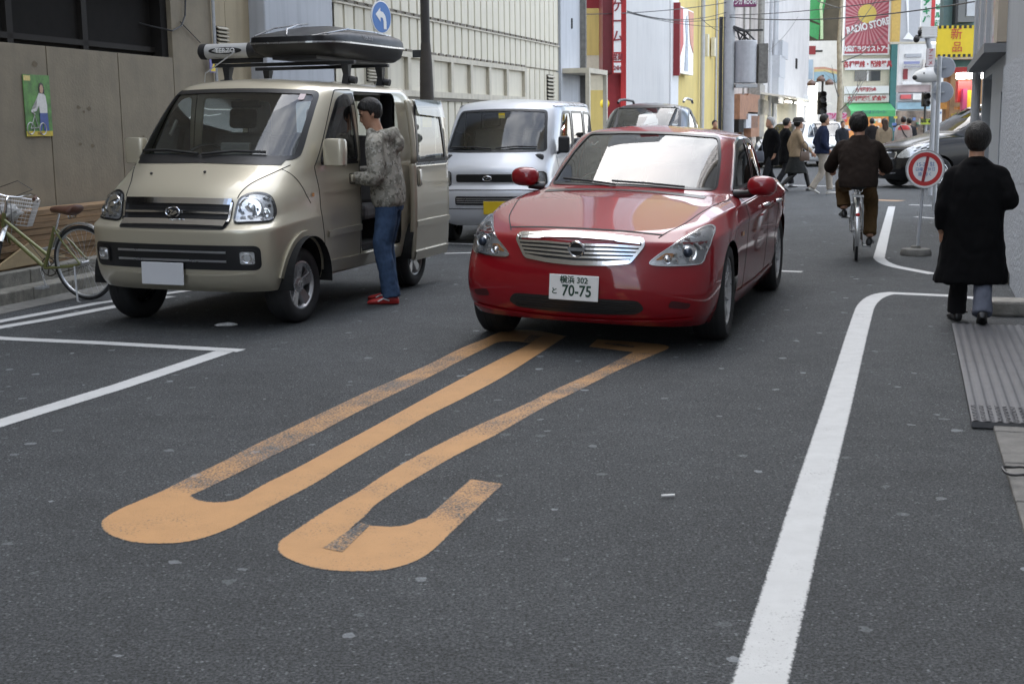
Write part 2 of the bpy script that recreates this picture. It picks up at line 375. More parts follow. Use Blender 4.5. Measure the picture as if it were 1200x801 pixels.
def G(*pp): return [gnd(*p) for p in pp]
def band(c0, c1, w):
    """ground strip along a polyline of world points"""
    pass
def strip(name, pts, w, mat, z=.002, mats=None):
    P = [Vector((x, y, 0)) for x, y in pts]; Lf = []; Rt = []
    for i, p in enumerate(P):
        a = (p-P[i-1]).normalized() if i else None; b = (P[i+1]-p).normalized() if i < len(P)-1 else None
        d = ((a or b)+(b or a)).normalized(); n = Vector((-d.y, d.x, 0)); k = 1/max(.5, n.dot(Vector((-(a or b).y, (a or b).x, 0))))
        Lf.append(p+n*w/2*k); Rt.append(p-n*w/2*k)
    # five columns so that the wear can follow the edges
    ts = (0, .2, .5, .8, 1); V = []; E = []; Fs = []
    Q = []
    for i in range(len(P)-1):
        k = max(1, int((P[i+1]-P[i]).length/.25))
        for j in range(k + (1 if i == len(P)-2 else 0)): Q.append((Lf[i].lerp(Lf[i+1], j/k), Rt[i].lerp(Rt[i+1], j/k)))
    for q, (a, b) in enumerate(Q):
        for t in ts: c = a.lerp(b, t); V.append((c.x, c.y, z)); E.append(w*min(t, 1-t))
    n = len(ts)
    for i in range(len(Q)-1):
        for j in range(n-1): Fs.append((i*n+j, i*n+j+1, (i+1)*n+j+1, (i+1)*n+j))
    o = MB().add(V, Fs).build(name, mat, fix=False); edge_attr(o, E)
    me = o.data
    if me.polygons[0].normal.z < 0: me.flip_normals()
    return structure(o)
def edge_attr(o, E, nm='edge'):
    at = o.data.attributes.new(nm, 'FLOAT', 'POINT')
    for i, e in enumerate(E): at.data[i].value = e
# long white edge line on the right, turning the corner
ln = [gnd(868, 860), gnd(890,801), gnd(918,700), gnd(947.8,590), gnd(980,480), gnd(1004,392), gnd(1013,362)]
q0 = Vector(gnd(1013,362)).to_2d() if False else Vector(gnd(1013,362))
q1 = Vector(gnd(1021,345)); q2 = Vector(gnd(1045,343.5)); q3 = Vector(gnd(1112,346.5))
cv = []
for i in range(1, 9):
    t = i/8; cv.append(tuple((q0*(1-t)**2 + q1*2*t*(1-t) + q2*t*t)))
strip('edge_line', ln + cv + [tuple(q3), gnd(1150,350)], .152, M['paint_white'])
c1 = Vector(gnd(1045,242)); c2 = Vector(gnd(1030,302)); c3 = Vector(gnd(1034,309)); c4 = Vector(gnd(1052,313)); c5 = Vector(gnd(1094,321))
cv = [tuple(c2*(1-t)**2 + c3*2*t*(1-t) + c4*t*t) for t in (0,.2,.4,.6,.8,1)]
strip('corner_line', [tuple(c1)] + cv + [tuple(c5)], .13, M['paint_white'])
# bay lines on the left
strip('bay_line', [gnd(-60,515), gnd(0,496), gnd(140,453), gnd(264,411.5)], .15, M['paint_white'], z=.003)
strip('bay_line', [gnd(-40,392.8), gnd(0,396.5), gnd(120,402), gnd(283,411)], .13, M['paint_white'], z=.003)
strip('kerb_line', [gnd(-60,390), gnd(0,377), gnd(57,366.5), gnd(114,355.8), gnd(190,345), gnd(240,338), gnd(330,322)], .13, M['paint_white'], z=.0055)
strip('kerb_line', [gnd(-60,396), gnd(0,384), gnd(60,374), gnd(122,362), gnd(200,347.5)], .14, M['paint_white'], z=.0055)
strip('cross_line', [gnd(800,312), gnd(905,317.2), gnd(940,318.5)], .11, M['paint_white'])
strip('cross_line', [gnd(870,216), gnd(920,217), gnd(985,218.5)], .22, M['paint_white'])
strip('bay_line', [gnd(524,285), gnd(560,286.5)], .10, M['paint_white'])
strip('bay_line', [gnd(521,297), gnd(562,296)], .10, M['paint_white'])
strip('cross_line', [gnd(1066,240), gnd(1096,241)], .15, M['paint_white'])
strip('bay_line', [gnd(1073,254), gnd(1096,256)], .12, M['paint_white'])
strip('yellow_line', [gnd(1018,234), gnd(1056,235.5)], .35, M['paint_orange_worn'])
# painted 20, seen upside down from here
def fillpoly(mbx, pts, z): mbx.poly([(x, y, z) for x, y in pts])
m0 = MB()
def P4(mbx, mi, outer, inner, z=.002, wear=None):
    """strip between two traced edges with the same number of points, smoothed on the ground"""
    mbx.mat(0); wr = wear or [0]*len(outer); W = []
    A = [Vector(gnd(*p)) for p in outer]; B = [Vector(gnd(*p)) for p in inner]
    if len(A) > 2:
        W = [wr[i]+(wr[i+1]-wr[i])*k/5 for i in range(len(A)-1) for k in range(5)]+[wr[-1]]; A = smooth2(A); B = smooth2(B)
    else: W = [wr[0]+(wr[1]-wr[0])*k/6 for k in range(7)]; A = [A[0].lerp(A[1], k/6) for k in range(7)]; B = [B[0].lerp(B[1], k/6) for k in range(7)]
    ts = (0, .2, .5, .8, 1); n = len(ts); V = []
    for a, b, ww in zip(A, B, W):
        w = (b-a).length
        for t in ts: c = a.lerp(b, t); V.append((c.x, c.y, z)); EDGE.setdefault(id(mbx), []).append(w*min(t, 1-t)); WEAR.setdefault(id(mbx), []).append(ww)
    mbx.add(V, [(i*n+j, i*n+j+1, (i+1)*n+j+1, (i+1)*n+j) for i in range(len(A)-1) for j in range(n-1)])
EDGE = {}; WEAR = {}
def smooth2(P, n=5):
    out = []
    for i in range(len(P)-1):
        p0, p1, p2, p3 = P[max(i-1,0)], P[i], P[i+1], P[min(i+2,len(P)-1)]
        for k in range(n):
            t = k/n; out.append(.5*((2*p1)+(p2-p0)*t+(2*p0-5*p1+4*p2-p3)*t*t+(3*p1-p0-3*p2+p3)*t**3))
    out.append(P[-1]); return out
# nought: outer and inner edge traced round
P4(m0, 1, [(190,575),(212,564),(260,541),(307,517),(342,500.5),(420,463.5),(500,428),(537,409.5),(570,396)], [(225,580),(246,570.5),(288,550),(328,530),(366,511),(435,475),(500,443.5),(537,424),(572,406.5)], wear=[.2,.7,.95,.95,.9,.85,.85,.7,.25])
P4(m0, 0, [(570,396),(582,390.5),(595,387.3),(612,386.7),(632,387.8),(664,394)], [(572,406.5),(580,402.5),(588,400.3),(600,400),(612,400.9),(622,402)])
P4(m0, 0, [(664,394),(625,419),(587,443),(542,467),(500,488),(450,517),(399,547.5),(370,566),(335,584.5),(300,603)], [(622,402),(607,410),(582,422.5),(542,443),(500,465.5),(450,493),(399,520.5),(350,547),(312,566),(284,582)])
P4(m0, 0, [(300,603),(286,610.5),(272.5,617.5),(260,622.8),(247.5,627.6),(233,632),(217.5,635),(203,636.6),(187.5,637),(173,636.8),(160,635.8),(148,633.8),(137.5,630.6),(128,626.5),(121,621),(118.3,615.5),(119.5,610.5),(124.5,605.5),(132,600.8),(143,595),(157.5,588.8),(174,581.8),(190,575)],
        [(284,582),(280,584),(275,585.6),(270,586.8),(265,587.6),(260,588.1),(255,588.3),(251,588.3),(247,588.1),(243.5,587.8),(240,587.3),(237,586.7),(234,586),(231.5,585.2),(229.5,584.4),(228,583.7),(227,583),(226,582.3),(225.3,581.6),(225,581),(224.8,580.6),(224.8,580.3),(225,580)])
o_ = structure(m0.build('road_marking', M['paint_orange'])); edge_attr(o_, EDGE[id(m0)]); edge_attr(o_, WEAR[id(m0)], 'wear')
m2 = MB()
P4(m2, 0, [(327,634),(345,621.5),(366,607.5),(382,597.5)], [(410,620),(416,615),(422,610),(426,607)])
P4(m2, 0, [(382,597.5),(401,586.5),(420,576),(450,556),(480,538.5),(510,522.5),(550,502.5)], [(426,607),(433,599.5),(440,592),(468,572.5),(498,554.5),(532,535),(580,510.5)], wear=[.15,.35,.25,.1,.1,.2,.5])
P4(m2, 1, [(550,502.5),(617.5,472.5),(647.5,457.5),(700,434),(741,413)], [(580,510.5),(640,476),(675,459),(730,431.5),(770,414.5)], wear=[.5,.75,1,.95,.6])
P4(m2, 0, [(741,413),(735,411.8),(690,406.3)], [(770,414.5),(781,404.4),(700,397.5)])
P4(m2, 0, [(327,634),(325,641),(327,647.5),(334,653),(348,659.5),(368,665.5),(395,669),(422,669.6),(445,668.6),(465,665.2),(485,658.5),(500,650.5)],
        [(410,620),(411,619.6),(413,619),(424,615.3),(432,615.6),(440,616.1),(448,616.6),(458,616.8),(466,616.4),(474,615.2),(482,613),(490,609)])
P4(m2, 0, [(500,650.5),(515,638),(528,625)], [(490,609),(495,607.5),(500,606.5)])
P4(m2, 2, [(528,625),(590,567)], [(500,606.5),(551,561.5)], wear=[.55,1.05])
o_ = structure(m2.build('road_marking', M['paint_orange'])); edge_attr(o_, EDGE[id(m2)]); edge_attr(o_, WEAR[id(m2)], 'wear')
# asphalt scrapes showing through the figures
sc_ = MB()
for pp in ([(378,642.5),(401,647.5),(434,615.5),(423,612.5)], [(613,400.5),(622,401.5),(636,393.5),(622,392.5)], [(707,403),(742,408),(744,405.5),(712,401.5)]):
    sc_.poly([(*gnd(*p), .0035) for p in pp])
o_ = structure(sc_.build('road_scrape', road_paint('scraped_road_paint', (.46,.26,.11), .60, .86))); edge_attr(o_, [.5]*len(sc_.v))

# ---- right-hand side: pavement, kerb stones, gutter slabs
mb = MB()
k0 = Vector(gnd(1166,318)); 
sl = MB()
A = [Vector(gnd(1166,500)), Vector(gnd(1176,540)), Vector(gnd(1200,610)), Vector(gnd(1235,720))]
PG = Plane(2.33, 6.2, 16.5)                          # gutter slab line
for k in range(-7, 1):
    sl.box(k*.62, k*.62+.606, -.52, 0, -.1, .022); sl.box(k*.62+.012, k*.62+.606, -1.2, -.535, -.1, .05)
structure(place(sl, 'gutter_slabs', M['slab'], PG, bevel=.008))
pv = MB().box(-30, .9, -6, -1.2, -.1, .06)
structure(place(pv, 'pavement', M['concrete_dark'], PG))
# ================================================================ left street front
W1 = Plane(-5.1, 12.1, 15.0)
W2 = Plane(-3.95, 17.0, 17.5)
def bldg(pl, name, label, cat='building', group=None):
    return thing(name, label, cat, pl.o, pl.rz, group)
# --- brown wall with a dark band of shutters above
b = bldg(W1, 'shop_building', 'brown panelled building with a dark shuttered band, behind the parked bicycle')
s_end = W1.s(254); zt = W1.z(100, 58.5)                      # top of the panelled wall
s_rec = W1.s(207)
mw = MB()
joints = [-48, -9.0, -6.2, -3.4, -1.2, W1.s(60), W1.s(143), W1.s(207), s_end]
for i in range(len(joints)-1):
    top = zt if i < len(joints)-2 else 3.38
    mw.box(joints[i]+.008, joints[i+1]-.008, 0, .3, .15, top)
mw.box(-48, s_end, .02, .28, .15, zt-.01)
mw.box(s_rec+.01, s_end-.009, .05, 1.6, zt-.01, 3.37)
mw.build('wall', M['wall_brown'], b, bevel=.004)
zc = W1.z(150, 4.5, -.25)
sh = MB(); sh.box(-48, s_rec+.02, .20, .28, zt-.05, 3.5); sh.box(-48, s_rec+.02, .26, .28, zt-.3, zt-.06)
sh.build('recess', M['dark_gap'], b)
mk_ = MB(); mk_.box(s_rec-.14, s_rec+.008, .06, .2, zt-.02, 3.36); mk_.build('shaded_jamb', M['dark_gap'], b)  # end of the recess blacked out, its shade put into the colour
fr = MB()
for px in (20, 107): s_ = W1.s(px, .15); fr.box(s_-.05, s_+.05, .15, .20, zt-.06, 3.45)
for s_ in (-2.2, -4.4): fr.box(s_-.05, s_+.05, .15, .20, zt-.06, 3.45)
fr.box(-48, s_rec, .15, .20, zt+.06, zt+.12)
fr.build('shutter_frame', mk('dark_brown_frame', (.024,.021,.018), .7, spec=.2), b)
ca = MB(); zc0 = W1.z(145, 3, -.5)
ca.box(-48, s_end-.02, -.1, .3, 3.38, 3.62); ca.build('canopy', mk('canopy_metal', (.15,.135,.105), .6, var=.15, streak=.4), b, bevel=.02)
up = MB(); up.box(-48, s_end, .0, .6, 3.62, 13); up.build('upper_wall', M['wall_brown'], b)
st_m = mk('wall_stain', (.16,.125,.08), .85, var=.3, scale=12); rs = random.Random(12)
for px, py in ((92,126),(104,128),(94,169),(108,171),(98,131),(168,160),(176,172),(40,75),(206,120)):
    s_, z_ = W1.uv(px, py); k = rs.uniform(.02,.045)
    MB().poly([(s_+k*rs.uniform(.5,1.2)*cos(a)*1.4, -.003, z_+k*rs.uniform(.4,1.0)*sin(a)) for a in [2*pi*i/9 for i in range(9)]]).build('stain', st_m, b, fix=False)
# grey conduit at the corner of the wall
cd = MB(); cd.tube([(s_end+.0, -.03, .2), (s_end, -.03, 3.9)], .022); cd.tube([(s_end-.0, -.03, 3.35), (s_end+.25, -.25, 3.33), (s_end+.32, -.4, 3.33)], .03)
tag(place(cd, 'conduit', M['steel'], W1), 'pale conduit pipe running up the corner of the brown wall', 'pipe')
cbl = MB(); x0 = W1.s(184); pts = [(x0+.55*sin(t*pi*.9)*.8, -.02, 3.5-.72*(1-cos(t*pi*.52))) for t in [i/14 for i in range(15)]]
cbl.tube([(W1.s(222), -.03, 3.42), (W1.s(222.5), -.03, 3.1), (W1.s(221), -.03, 2.88), (W1.s(216), -.03, 2.75), (W1.s(206), -.02, 2.68), (W1.s(192), .1, 2.72), (W1.s(184), .3, 2.78)], .010, 6)
cbl.tube([(W1.s(216), -.02, 2.8), (W1.s(238), -.02, 2.58)], .006, 6)
tag(place(cbl, 'loose_cable', M['black'], W1), 'black loose cable drooping over the dark recess of the brown wall', 'cable')
# poster of a woman with a bicycle
p_s0, p_z1 = W1.uv(25, 87); p_s1, p_z0 = W1.uv(61, 159.5)
po = thing('poster', 'green poster of a woman in white standing by a bicycle, taped to the brown wall', 'poster', W1.o + W1.d*p_s0 - W1.n*.012 + Vector((0,0,p_z0)), W1.rz)
PW, PH = p_s1-p_s0, p_z1-p_z0
MB().box(0, PW, 0, .006, 0, PH).build('sheet', mk('poster_green', (.085,.23,.04), .5, var=.7, scale=7), po)
MB().box(0, PW, -.002, .0, 0, PH*.085).build('banner', mk('poster_yellow', (.62,.47,.04), .5, var=.15, scale=20), po)
letters(po, [('自転車', PW*.5, PH*.045, PH*.05)], mk('poster_ink', (.25,.08,.02), .6, var=0), y=-.004)
MB().box(PW*.02, PW*.27, -.002, 0, PH*.90, PH*.985).build('badge', mk('poster_badge', (.68,.55,.18), .5, var=.2, scale=40), po)
fig = MB()
def blob(pts, y): fig.prism([(x*PW, z*PH) for x, z in pts], y-.0012, y)
fig.mat(0); blob([(.46,.56),(.50,.66),(.56,.71),(.70,.71),(.80,.66),(.84,.50),(.83,.38),(.55,.38),(.53,.50),(.42,.46),(.22,.42),(.22,.39),(.42,.41)], -.002)
fig.mat(1); blob([(.54,.38),(.83,.38),(.86,.09),(.66,.09),(.65,.25),(.58,.09),(.52,.09)], -.003)
fig.mat(2); blob([(.56,.70),(.55,.80),(.58,.86),(.66,.88),(.74,.85),(.77,.76),(.76,.69)], -.002)
fig.mat(3); blob([(.59,.72),(.58,.79),(.62,.84),(.69,.84),(.72,.78),(.70,.72),(.65,.70)], -.0045)
fig.mat(4)
for cx, cz, r_ in ((.16,.13,.10), (.62,.12,.10)):
    fig.ringx((cx*PW, -.004, cz*PH), (0,1,0), r_*PW*1.3, .006, 20, 4)
for a_, b_ in (((.16,.13),(.33,.33)), ((.33,.33),(.45,.14)), ((.45,.14),(.16,.13)), ((.22,.40),(.36,.36)), ((.33,.33),(.30,.42))):
    fig.tube([(a_[0]*PW, -.004, a_[1]*PH), (b_[0]*PW, -.004, b_[1]*PH)], .004, 5)
fig.build('picture', [mk('poster_white', (.72,.70,.66), .5, var=.1, scale=30), mk('poster_blue', (.05,.09,.30), .5, var=.2, scale=30), mk('poster_black', (.03,.02,.02), .5), mk('poster_skin', (.55,.33,.22), .5), mk('poster_grey', (.5,.5,.48), .5)], po)
# wooden boards stacked on the step against the wall
bd = thing('wooden_boards', 'brown wooden boards stacked on the step behind the parked bicycle', 'boards', W1.o + Vector((0,0,.245)), W1.rz)
wood = mk('weathered_wood', (.255,.16,.08), .75, var=.35, scale=5, bump=.3, bscale=30)
t_ = wood.node_tree; nz = [n for n in t_.nodes if n.type == 'TEX_NOISE'][0]
mpn = t_.nodes.new('ShaderNodeMapping'); mpn.inputs['Scale'].default_value = (.35, 1, 7)
t_.links.new(t_.nodes['Texture Coordinate'].outputs['Object'], mpn.inputs['Vector']); t_.links.new(mpn.outputs[0], nz.inputs['Vector'])
z_ = 0; rb = random.Random(3)
for k in range(9):
    h_ = rb.uniform(.045, .07); l0 = rb.uniform(-1.6, -.8); l1 = rb.uniform(2.6, 3.6)
    m_ = MB().box(l0, l1, -.42+rb.uniform(0,.04), -.05, z_, z_+h_-.006); m_.build('board', wood, bd); z_ += h_
tri = MB().prism([(-.15,.02), (1.0,.03), (1.0,.07), (.45,.23)], -.455, -.43); tri.build('offcut', mk('pale_wood', (.36,.27,.15), .7, var=.15, scale=8), bd)

# --- beige recessed section + blue-grey column
b = bldg(W2, 'plain_building', 'beige and blue grey building with louvre vents, behind the gold van')
sA, sB, sC = W2.s(250), W2.s(316), W2.s(395)
m = MB(); m.box(sA-2, W2.s(289)-.006, .25, .5, 0, 18); m.box(W2.s(289)+.006, sB, .25, .5, 0, 18); m.box(sA-2, sB, .3, .45, 0, 18); m.build('wall', M['wall_beige'], b)
m = MB(); m.box(sB, sC-.02, .0, .5, 0, 18); m.build('pillar', M['wall_bluegrey'], b, bevel=.02)
lv = MB(); lv2 = MB(); a0, a1 = W2.s(258, .25), W2.s(270, .25); zb, zt2 = W2.z(264, 76, .25), W2.z(264, 32, .25)
lv.box(a0, a1, .235, .25, zb, zt2)
for k in range(10):
    zz = zb + (zt2-zb)*(k+.5)/10; lv2.obox(((a0+a1)/2, .215, zz), ((a1-a0)/2, 0, 0), (0, .02, .014), (0, -.004, .006))
lo = lv.build('vent', M['dark_gap'], b); lv2.build('louvre', M['siding_trim'], lo)

# --- cream corrugated siding
b = bldg(W2, 'warehouse_building', 'cream corrugated metal building with a row of boarded windows, behind the parked vans')
s0, s1 = W2.s(396), W2.s(655)
zS1 = W2.z(560, 34.5); zS2 = W2.z(560, 71.5); zS0 = W2.z(440, 4)+2.2
sWin0, sWin1 = W2.s(455), W2.s(614.5)
zW0, zW1 = W2.z(560, 109.5), W2.z(560, 74)
def corrug(mb, x0, x1, z0, z1, pitch=.40, dep=.045):
    n = max(1, round((x1-x0)/pitch)); p = (x1-x0)/n
    for k in range(n):
        a = x0+k*p
        prof = [(a, 0), (a+p*.80, 0), (a+p*.84, dep), (a+p*.96, dep), (a+p, 0)]
        for i in range(4):
            (u0, d0), (u1, d1) = prof[i], prof[i+1]
            mb.quad((u0, d0, z0), (u1, d1, z0), (u1, d1, z1), (u0, d0, z1))
m = MB()
corrug(m, s0, s1, zS1+.05, 18.0); corrug(m, s0, s1, zS2+.02, zS1-.03)
corrug(m, sWin1+.1, s1, 0, zS2-.02); corrug(m, s0, sWin0-.1, 0, zS2-.02); corrug(m, sWin0-.1, sWin1+.1, 0, zW0-.15)
m.box(s0, s1, .06, .4, 0, 18)
m.build('cladding', M['siding'], b, fix=False)
tr = MB()
for zz in (zS1, zS2):
    tr.box(s0, s1 if zz == zS1 else sWin1+.1, -.03, .06, zz-.035, zz-.005)
tr.box(sWin0-.1, sWin1+.1, -.05, .05, zW0-.13, zW0-.02); tr.box(sWin0-.1, sWin1+.1, -.05, .05, zW1-.06, zW1+.02)
edges = [455, 479, 506, 529, 551.5, 573, 593.5, 614.5]
for px in edges: s_ = W2.s(px); tr.box(s_-.07, s_+.07, -.05, .05, zW0-.02, zW1-.06)
tr.build('trim', M['siding_trim'], b)
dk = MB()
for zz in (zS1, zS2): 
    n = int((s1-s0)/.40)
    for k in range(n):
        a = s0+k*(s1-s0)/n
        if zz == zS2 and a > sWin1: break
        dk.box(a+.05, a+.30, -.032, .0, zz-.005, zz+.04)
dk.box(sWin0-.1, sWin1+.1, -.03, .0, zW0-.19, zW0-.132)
dk.build('dark_strip', mk('gap_flashing', (.16,.14,.11), .7), b)  # dark strips along the seams and below the window row
for i in range(7):
    a, c = W2.s(edges[i])+.07, W2.s(edges[i+1])-.07
    MB().box(a, c, .02, .06, zW0-.02, zW1-.06).build('boarded_window', M['siding'], b)
lv = MB(); lv2 = MB(); a0, a1 = W2.s(641), W2.s(648); zb, zt2 = W2.z(645, 118), W2.z(645, 88)
lv.box(a0, a1, -.02, .02, zb, zt2)
for k in range(7):
    zz = zb+(zt2-zb)*(k+.5)/7; lv2.obox(((a0+a1)/2, -.04, zz), ((a1-a0)/2, 0, 0), (0, .02, .02), (0, -.006, .008))
lo = lv.build('vent', M['dark_gap'], b); lv2.build('louvre', M['siding_trim'], lo)
# small vent nearer
lv = MB(); lv2 = MB(); a0, a1 = W2.s(431), W2.s(443); zb, zt2 = W2.z(437, 96), W2.z(437, 74)
lv.box(a0, a1, -.02, .02, zb, zt2)
for k in range(6):
    zz = zb+(zt2-zb)*(k+.5)/6; lv2.obox(((a0+a1)/2, -.04, zz), ((a1-a0)/2, 0, 0), (0, .02, .018), (0, -.006, .008))
lo = lv.build('vent', M['dark_gap'], b); lv2.build('louvre', M['siding_trim'], lo)
# --- pale grey end wall with a small wooden hoarding
b = bldg(W2, 'grey_building', 'pale grey narrow building at the end of the cream siding')
s2 = W2.s(678)
MB().box(s1+.05, s2, -.05, 1.5, 0, 18).build('wall', M['wall_bluegrey'], b)
MB().box(s2, s2+.12, -.2, 1.5, 0, 18).build('corner_pier', M['concrete_dark'], b)
h = MB(); a0, a1 = W2.s(657), W2.s(680); zb = W2.z(668, 82)
h.box(a0, a1, -.75, -.05, zb-.12, zb); h.box(a0, a0+.12, -.75, -.65, 0, zb-.12); h.box(a1-.12, a1, -.75, -.65, 0, zb-.12)
h.build('porch', M['siding_trim'], b)
MB().tube([(W2.s(668), -.06, W2.z(668,22)), (W2.s(668), -.06, W2.z(668,34))], .03).build('hook', M['black'], b)

# --- dark utility pole and blue arrow sign
p = Vector((-1.38, 22.5, 0)); 
up_ = thing('utility_pole', 'dark brown utility pole with a yellow tag, standing between the two parked vans', 'pole', p)
MB().tube([(0,0,0),(0,0,1.2),(0,0,9)], [.085,.08,.068], 16).build('shaft', M['dark_pole'], up_, smooth=True)
MB().tube([(0,0,.3),(0,0,1.9),(0,0,2.55),(0,0,2.9)], [.125,.12,.105,.08], 16).build('wrap', mk('pole_wrap', (.05,.042,.035), .7, var=.2), up_, smooth=True)
zy = atY(508, 137, 22.5).z
MB().box(-.075, .075, -.14, -.11, zy-.17, zy+.22).build('yellow_tag', M['yellow'], up_)
letters(up_, [('2B10', 0, zy+.02, .07, 'CENTER', .004, 1)], M['black'], y=-.144)
MB().box(-.22, -.07, -.04, .04, atY(500,63,22.5).z-.06, atY(500,63,22.5).z+.06).build('bracket', M['black'], up_)
zs = atY(447, 20.5, 20).z; xs = atY(447, 60, 20).x
sg = thing('arrow_sign', 'round blue traffic sign with a white left arrow on a pale post', 'sign', (xs, 20, 0), R(58))
MB().cyl((0,.03,0), (0,.03,zs+.3), .03, n=12).build('post', M['grey_paint'], sg, smooth=True)
MB().lathe([(0,0),(.235,0),(.24,.004),(.235,.02),(0,.02)], (0,-.02,zs), (0,1,0), 40).build('plate', M['white_gloss'], sg)
MB().lathe([(0,0),(.222,0),(.222,.002)], (0,-.0235,zs), (0,1,0), 40).build('blue_disc', M['blue_sign'], sg)
ar = MB()
pts = [(-.15,.035),(-.035,.135),(-.035,.085),(.03,.075),(.085,.02),(.105,-.06),(.105,-.17),(.04,-.17),(.04,-.06),(.02,-.01),(-.035,.0),(-.035,-.065)]
ar.prism([(x, zs+z) for x, z in pts], -.028, -.025); ar.build('arrow', M['white_gloss'], sg)
# ================================================================ far left street front
def far_box(pl, px0, px1, d0, d1, z0, z1, mb=None):
    mb = mb or MB(); mb.box(pl.s(px0), pl.s(px1), d0, d1, z0, z1); return mb
ins = random.Random(11)
# red and yellow shop: banded end wall, red sign box, red column
FY = 39.5
def FX(px, Y=FY, py=150): return atY(px, py, Y).x
def FZ(px, py, Y=FY): return atY(px, py, Y).z
class Front(Plane):
    def __init__(s, Y): super().__init__(0, Y, 90)
b = thing('red_shop_building', 'yellow banded shop with a tall red sign column, beyond the parked grey wagon', 'building', (0, FY, 0))
W_ = MB(); x0, x1 = FX(676), FX(715)
W_.box(x0, x1, 0, 8, 0, FZ(690,106)); W_.build('lower_band', M['yellow_wall'], b)
MB().box(x0, x1, .01, 8, FZ(690,106), FZ(690,65)).build('cream_band', M['cream_wall'], b)
MB().box(x0, x1, 0, 8, FZ(690,65), FZ(690,10)).build('yellow_band', M['yellow_wall'], b)
MB().box(x0, x1, .01, 8, FZ(690,10), 30).build('upper_band', M['dark_red'], b)
MB().box(FX(709.5), FX(733), -.05, 6, 0, 30).build('column', M['dark_red'], b)
MB().box(FX(727), FX(733), -.22, -.05, 0, 30).build('pilaster', M['red'], b)
MB().box(FX(702), FX(713), -1.6, -.06, FZ(705,88.5), 12).build('sign_box', mk('maroon_box', (.13,.018,.022), .4), b)
so = MB().box(FX(713), FX(723), -1.7, -1.55, FZ(718,89), 12).build('sign_panel', M['red'], b)
MB().box(FX(714), FX(722), -1.72, -1.701, FZ(718,65), FZ(718,5)).build('sign_white', M['white_gloss'], so)
letters(so, [('ゲーム', FX(718), FZ(718,14), .36, 'CENTER', .006, 1, .42)], M['dark_red'], y=-1.74)
for a, c in ((67, 75), (77, 88)): MB().box(FX(714), FX(722), -1.72, -1.701, FZ(718,c), FZ(718,a)).build('sign_label', M['white_gloss'], so)
letters(so, [('営業', FX(718), FZ(718,71), .2, 'CENTER', .006, .8), ('24H', FX(718), FZ(718,83), .16, 'CENTER', .006, .8)], M['dark_red'], y=-1.74)
MB().ell((FX(707), -.6, FZ(707,122)), .14, 14, 10).build('yellow_globe', M['yellow'], b, smooth=True)
W3 = Plane(*(W2.o + W2.d*W2.s(733)).xy, 17.5)
b = bldg(W3, 'tile_building', 'blank pale grey tower between the red column and the yellow wall')
far_box(W3, 733, 784, 0, 6, 0, 34).build('wall', mk('pale_tower_wall', (.58,.575,.565), .7, var=.05, scale=1, streak=.3, dirt=(.3,.31,.33)), b)
far_box(W3, 784, 793, -.05, 6, 0, 34).build('white_pier', mk('white_pier', (.66,.67,.68), .6, var=.05), b)
b = bldg(W3, 'yellow_building', 'yellow wall building with a large portrait poster and thin pipes')
far_box(W3, 793.3, 848, .05, 6, 0, 34).build('wall', M['yellow_wall'], b)
far_box(W3, 838, 840.5, -.1, .05, 0, 16).build('pilaster', M['yellow_wall'], b)
mp_ = MB()
for px in (819, 835): mp_.cyl((W3.s(px), -.12, 0), (W3.s(px), -.12, 16), .09 if px == 819 else .05)
mp_.build('pipe', M['grey_paint'], b)
for px, y0_, y1_ in ((825,40,66),(833,44,66)):
    MB().box(W3.s(px)-.2, W3.s(px)+.2, -.15, 0, W3.z(px,y1_), W3.z(px,y0_)).build('bracket', M['cream_wall'], b)
po = thing('wall_poster', 'tall white poster with a red figure, hung on the yellow wall', 'poster', W3.o, W3.rz)
a0, a1, zb, zt2 = W3.s(794,-.2), W3.s(810,-.2), W3.z(802,87,-.2), W3.z(802,10,-.2)
MB().box(a0, a1, -.25, -.05, zb, zt2).build('board', M['white_gloss'], po)
MB().box(a0-.15, a0, -.28, -.04, zb-.1, zt2+.1).build('frame', M['dark_red'], po)
pf = MB(); sx_ = lambda t: a0+(a1-a0)*t; sz_ = lambda t: zb+(zt2-zb)*t
pf.mat(0).prism([(sx_(.02),sz_(.25)),(sx_(.25),sz_(.45)),(sx_(.2),sz_(.98)),(sx_(.02),sz_(.98))], -.27, -.252)
pf.mat(1).prism([(sx_(.6),sz_(.98)),(sx_(.98),sz_(.98)),(sx_(.98),sz_(.35)),(sx_(.75),sz_(.5))], -.27, -.252)
pf.mat(2).prism([(sx_(.35),sz_(.05)),(sx_(.45),sz_(.55)),(sx_(.38),sz_(.8)),(sx_(.5),sz_(.9)),(sx_(.55),sz_(.7)),(sx_(.6),sz_(.05))], -.27, -.253)
pf.build('picture', [M['red'], mk('poster_salmon', (.55,.22,.14), .5, var=.2), mk('poster_grey_blue', (.35,.40,.48), .5, var=.5, scale=3)], po)
b = bldg(W3, 'old_building', 'old brown grey building with rusty boxes behind the transformer pole')
far_box(W3, 848, 893, .3, 6, 0, 34).build('wall', mk('old_wall', (.46,.42,.39), .8, var=.25, scale=.8, streak=.5, dirt=(.2,.15,.12)), b)
for px0, px1, y0_, y1_, mt in ((868,883,112,132,'brick'),(858,868,112,140,'brick'),(866,880,134,150,'grey_paint'),(882,888,100,160,'concrete'),(872,882,136,160,'brick'),(880,893,118,135,'concrete_dark'),(857,863,140,155,'dark_gap')):
    MB().box(W3.s(px0), W3.s(px1), -.35, .28, W3.z(px1,y1_), W3.z(px1,y0_)).build('wall_box', M[mt], b)
m = MB()
for px, r_ in ((887,.14),(889.5,.10),(875,.05),(868,.05)): m.cyl((W3.s(px), -.1, 0), (W3.s(px), -.1, 16), r_)
m.build('pipe', M['concrete'], b)
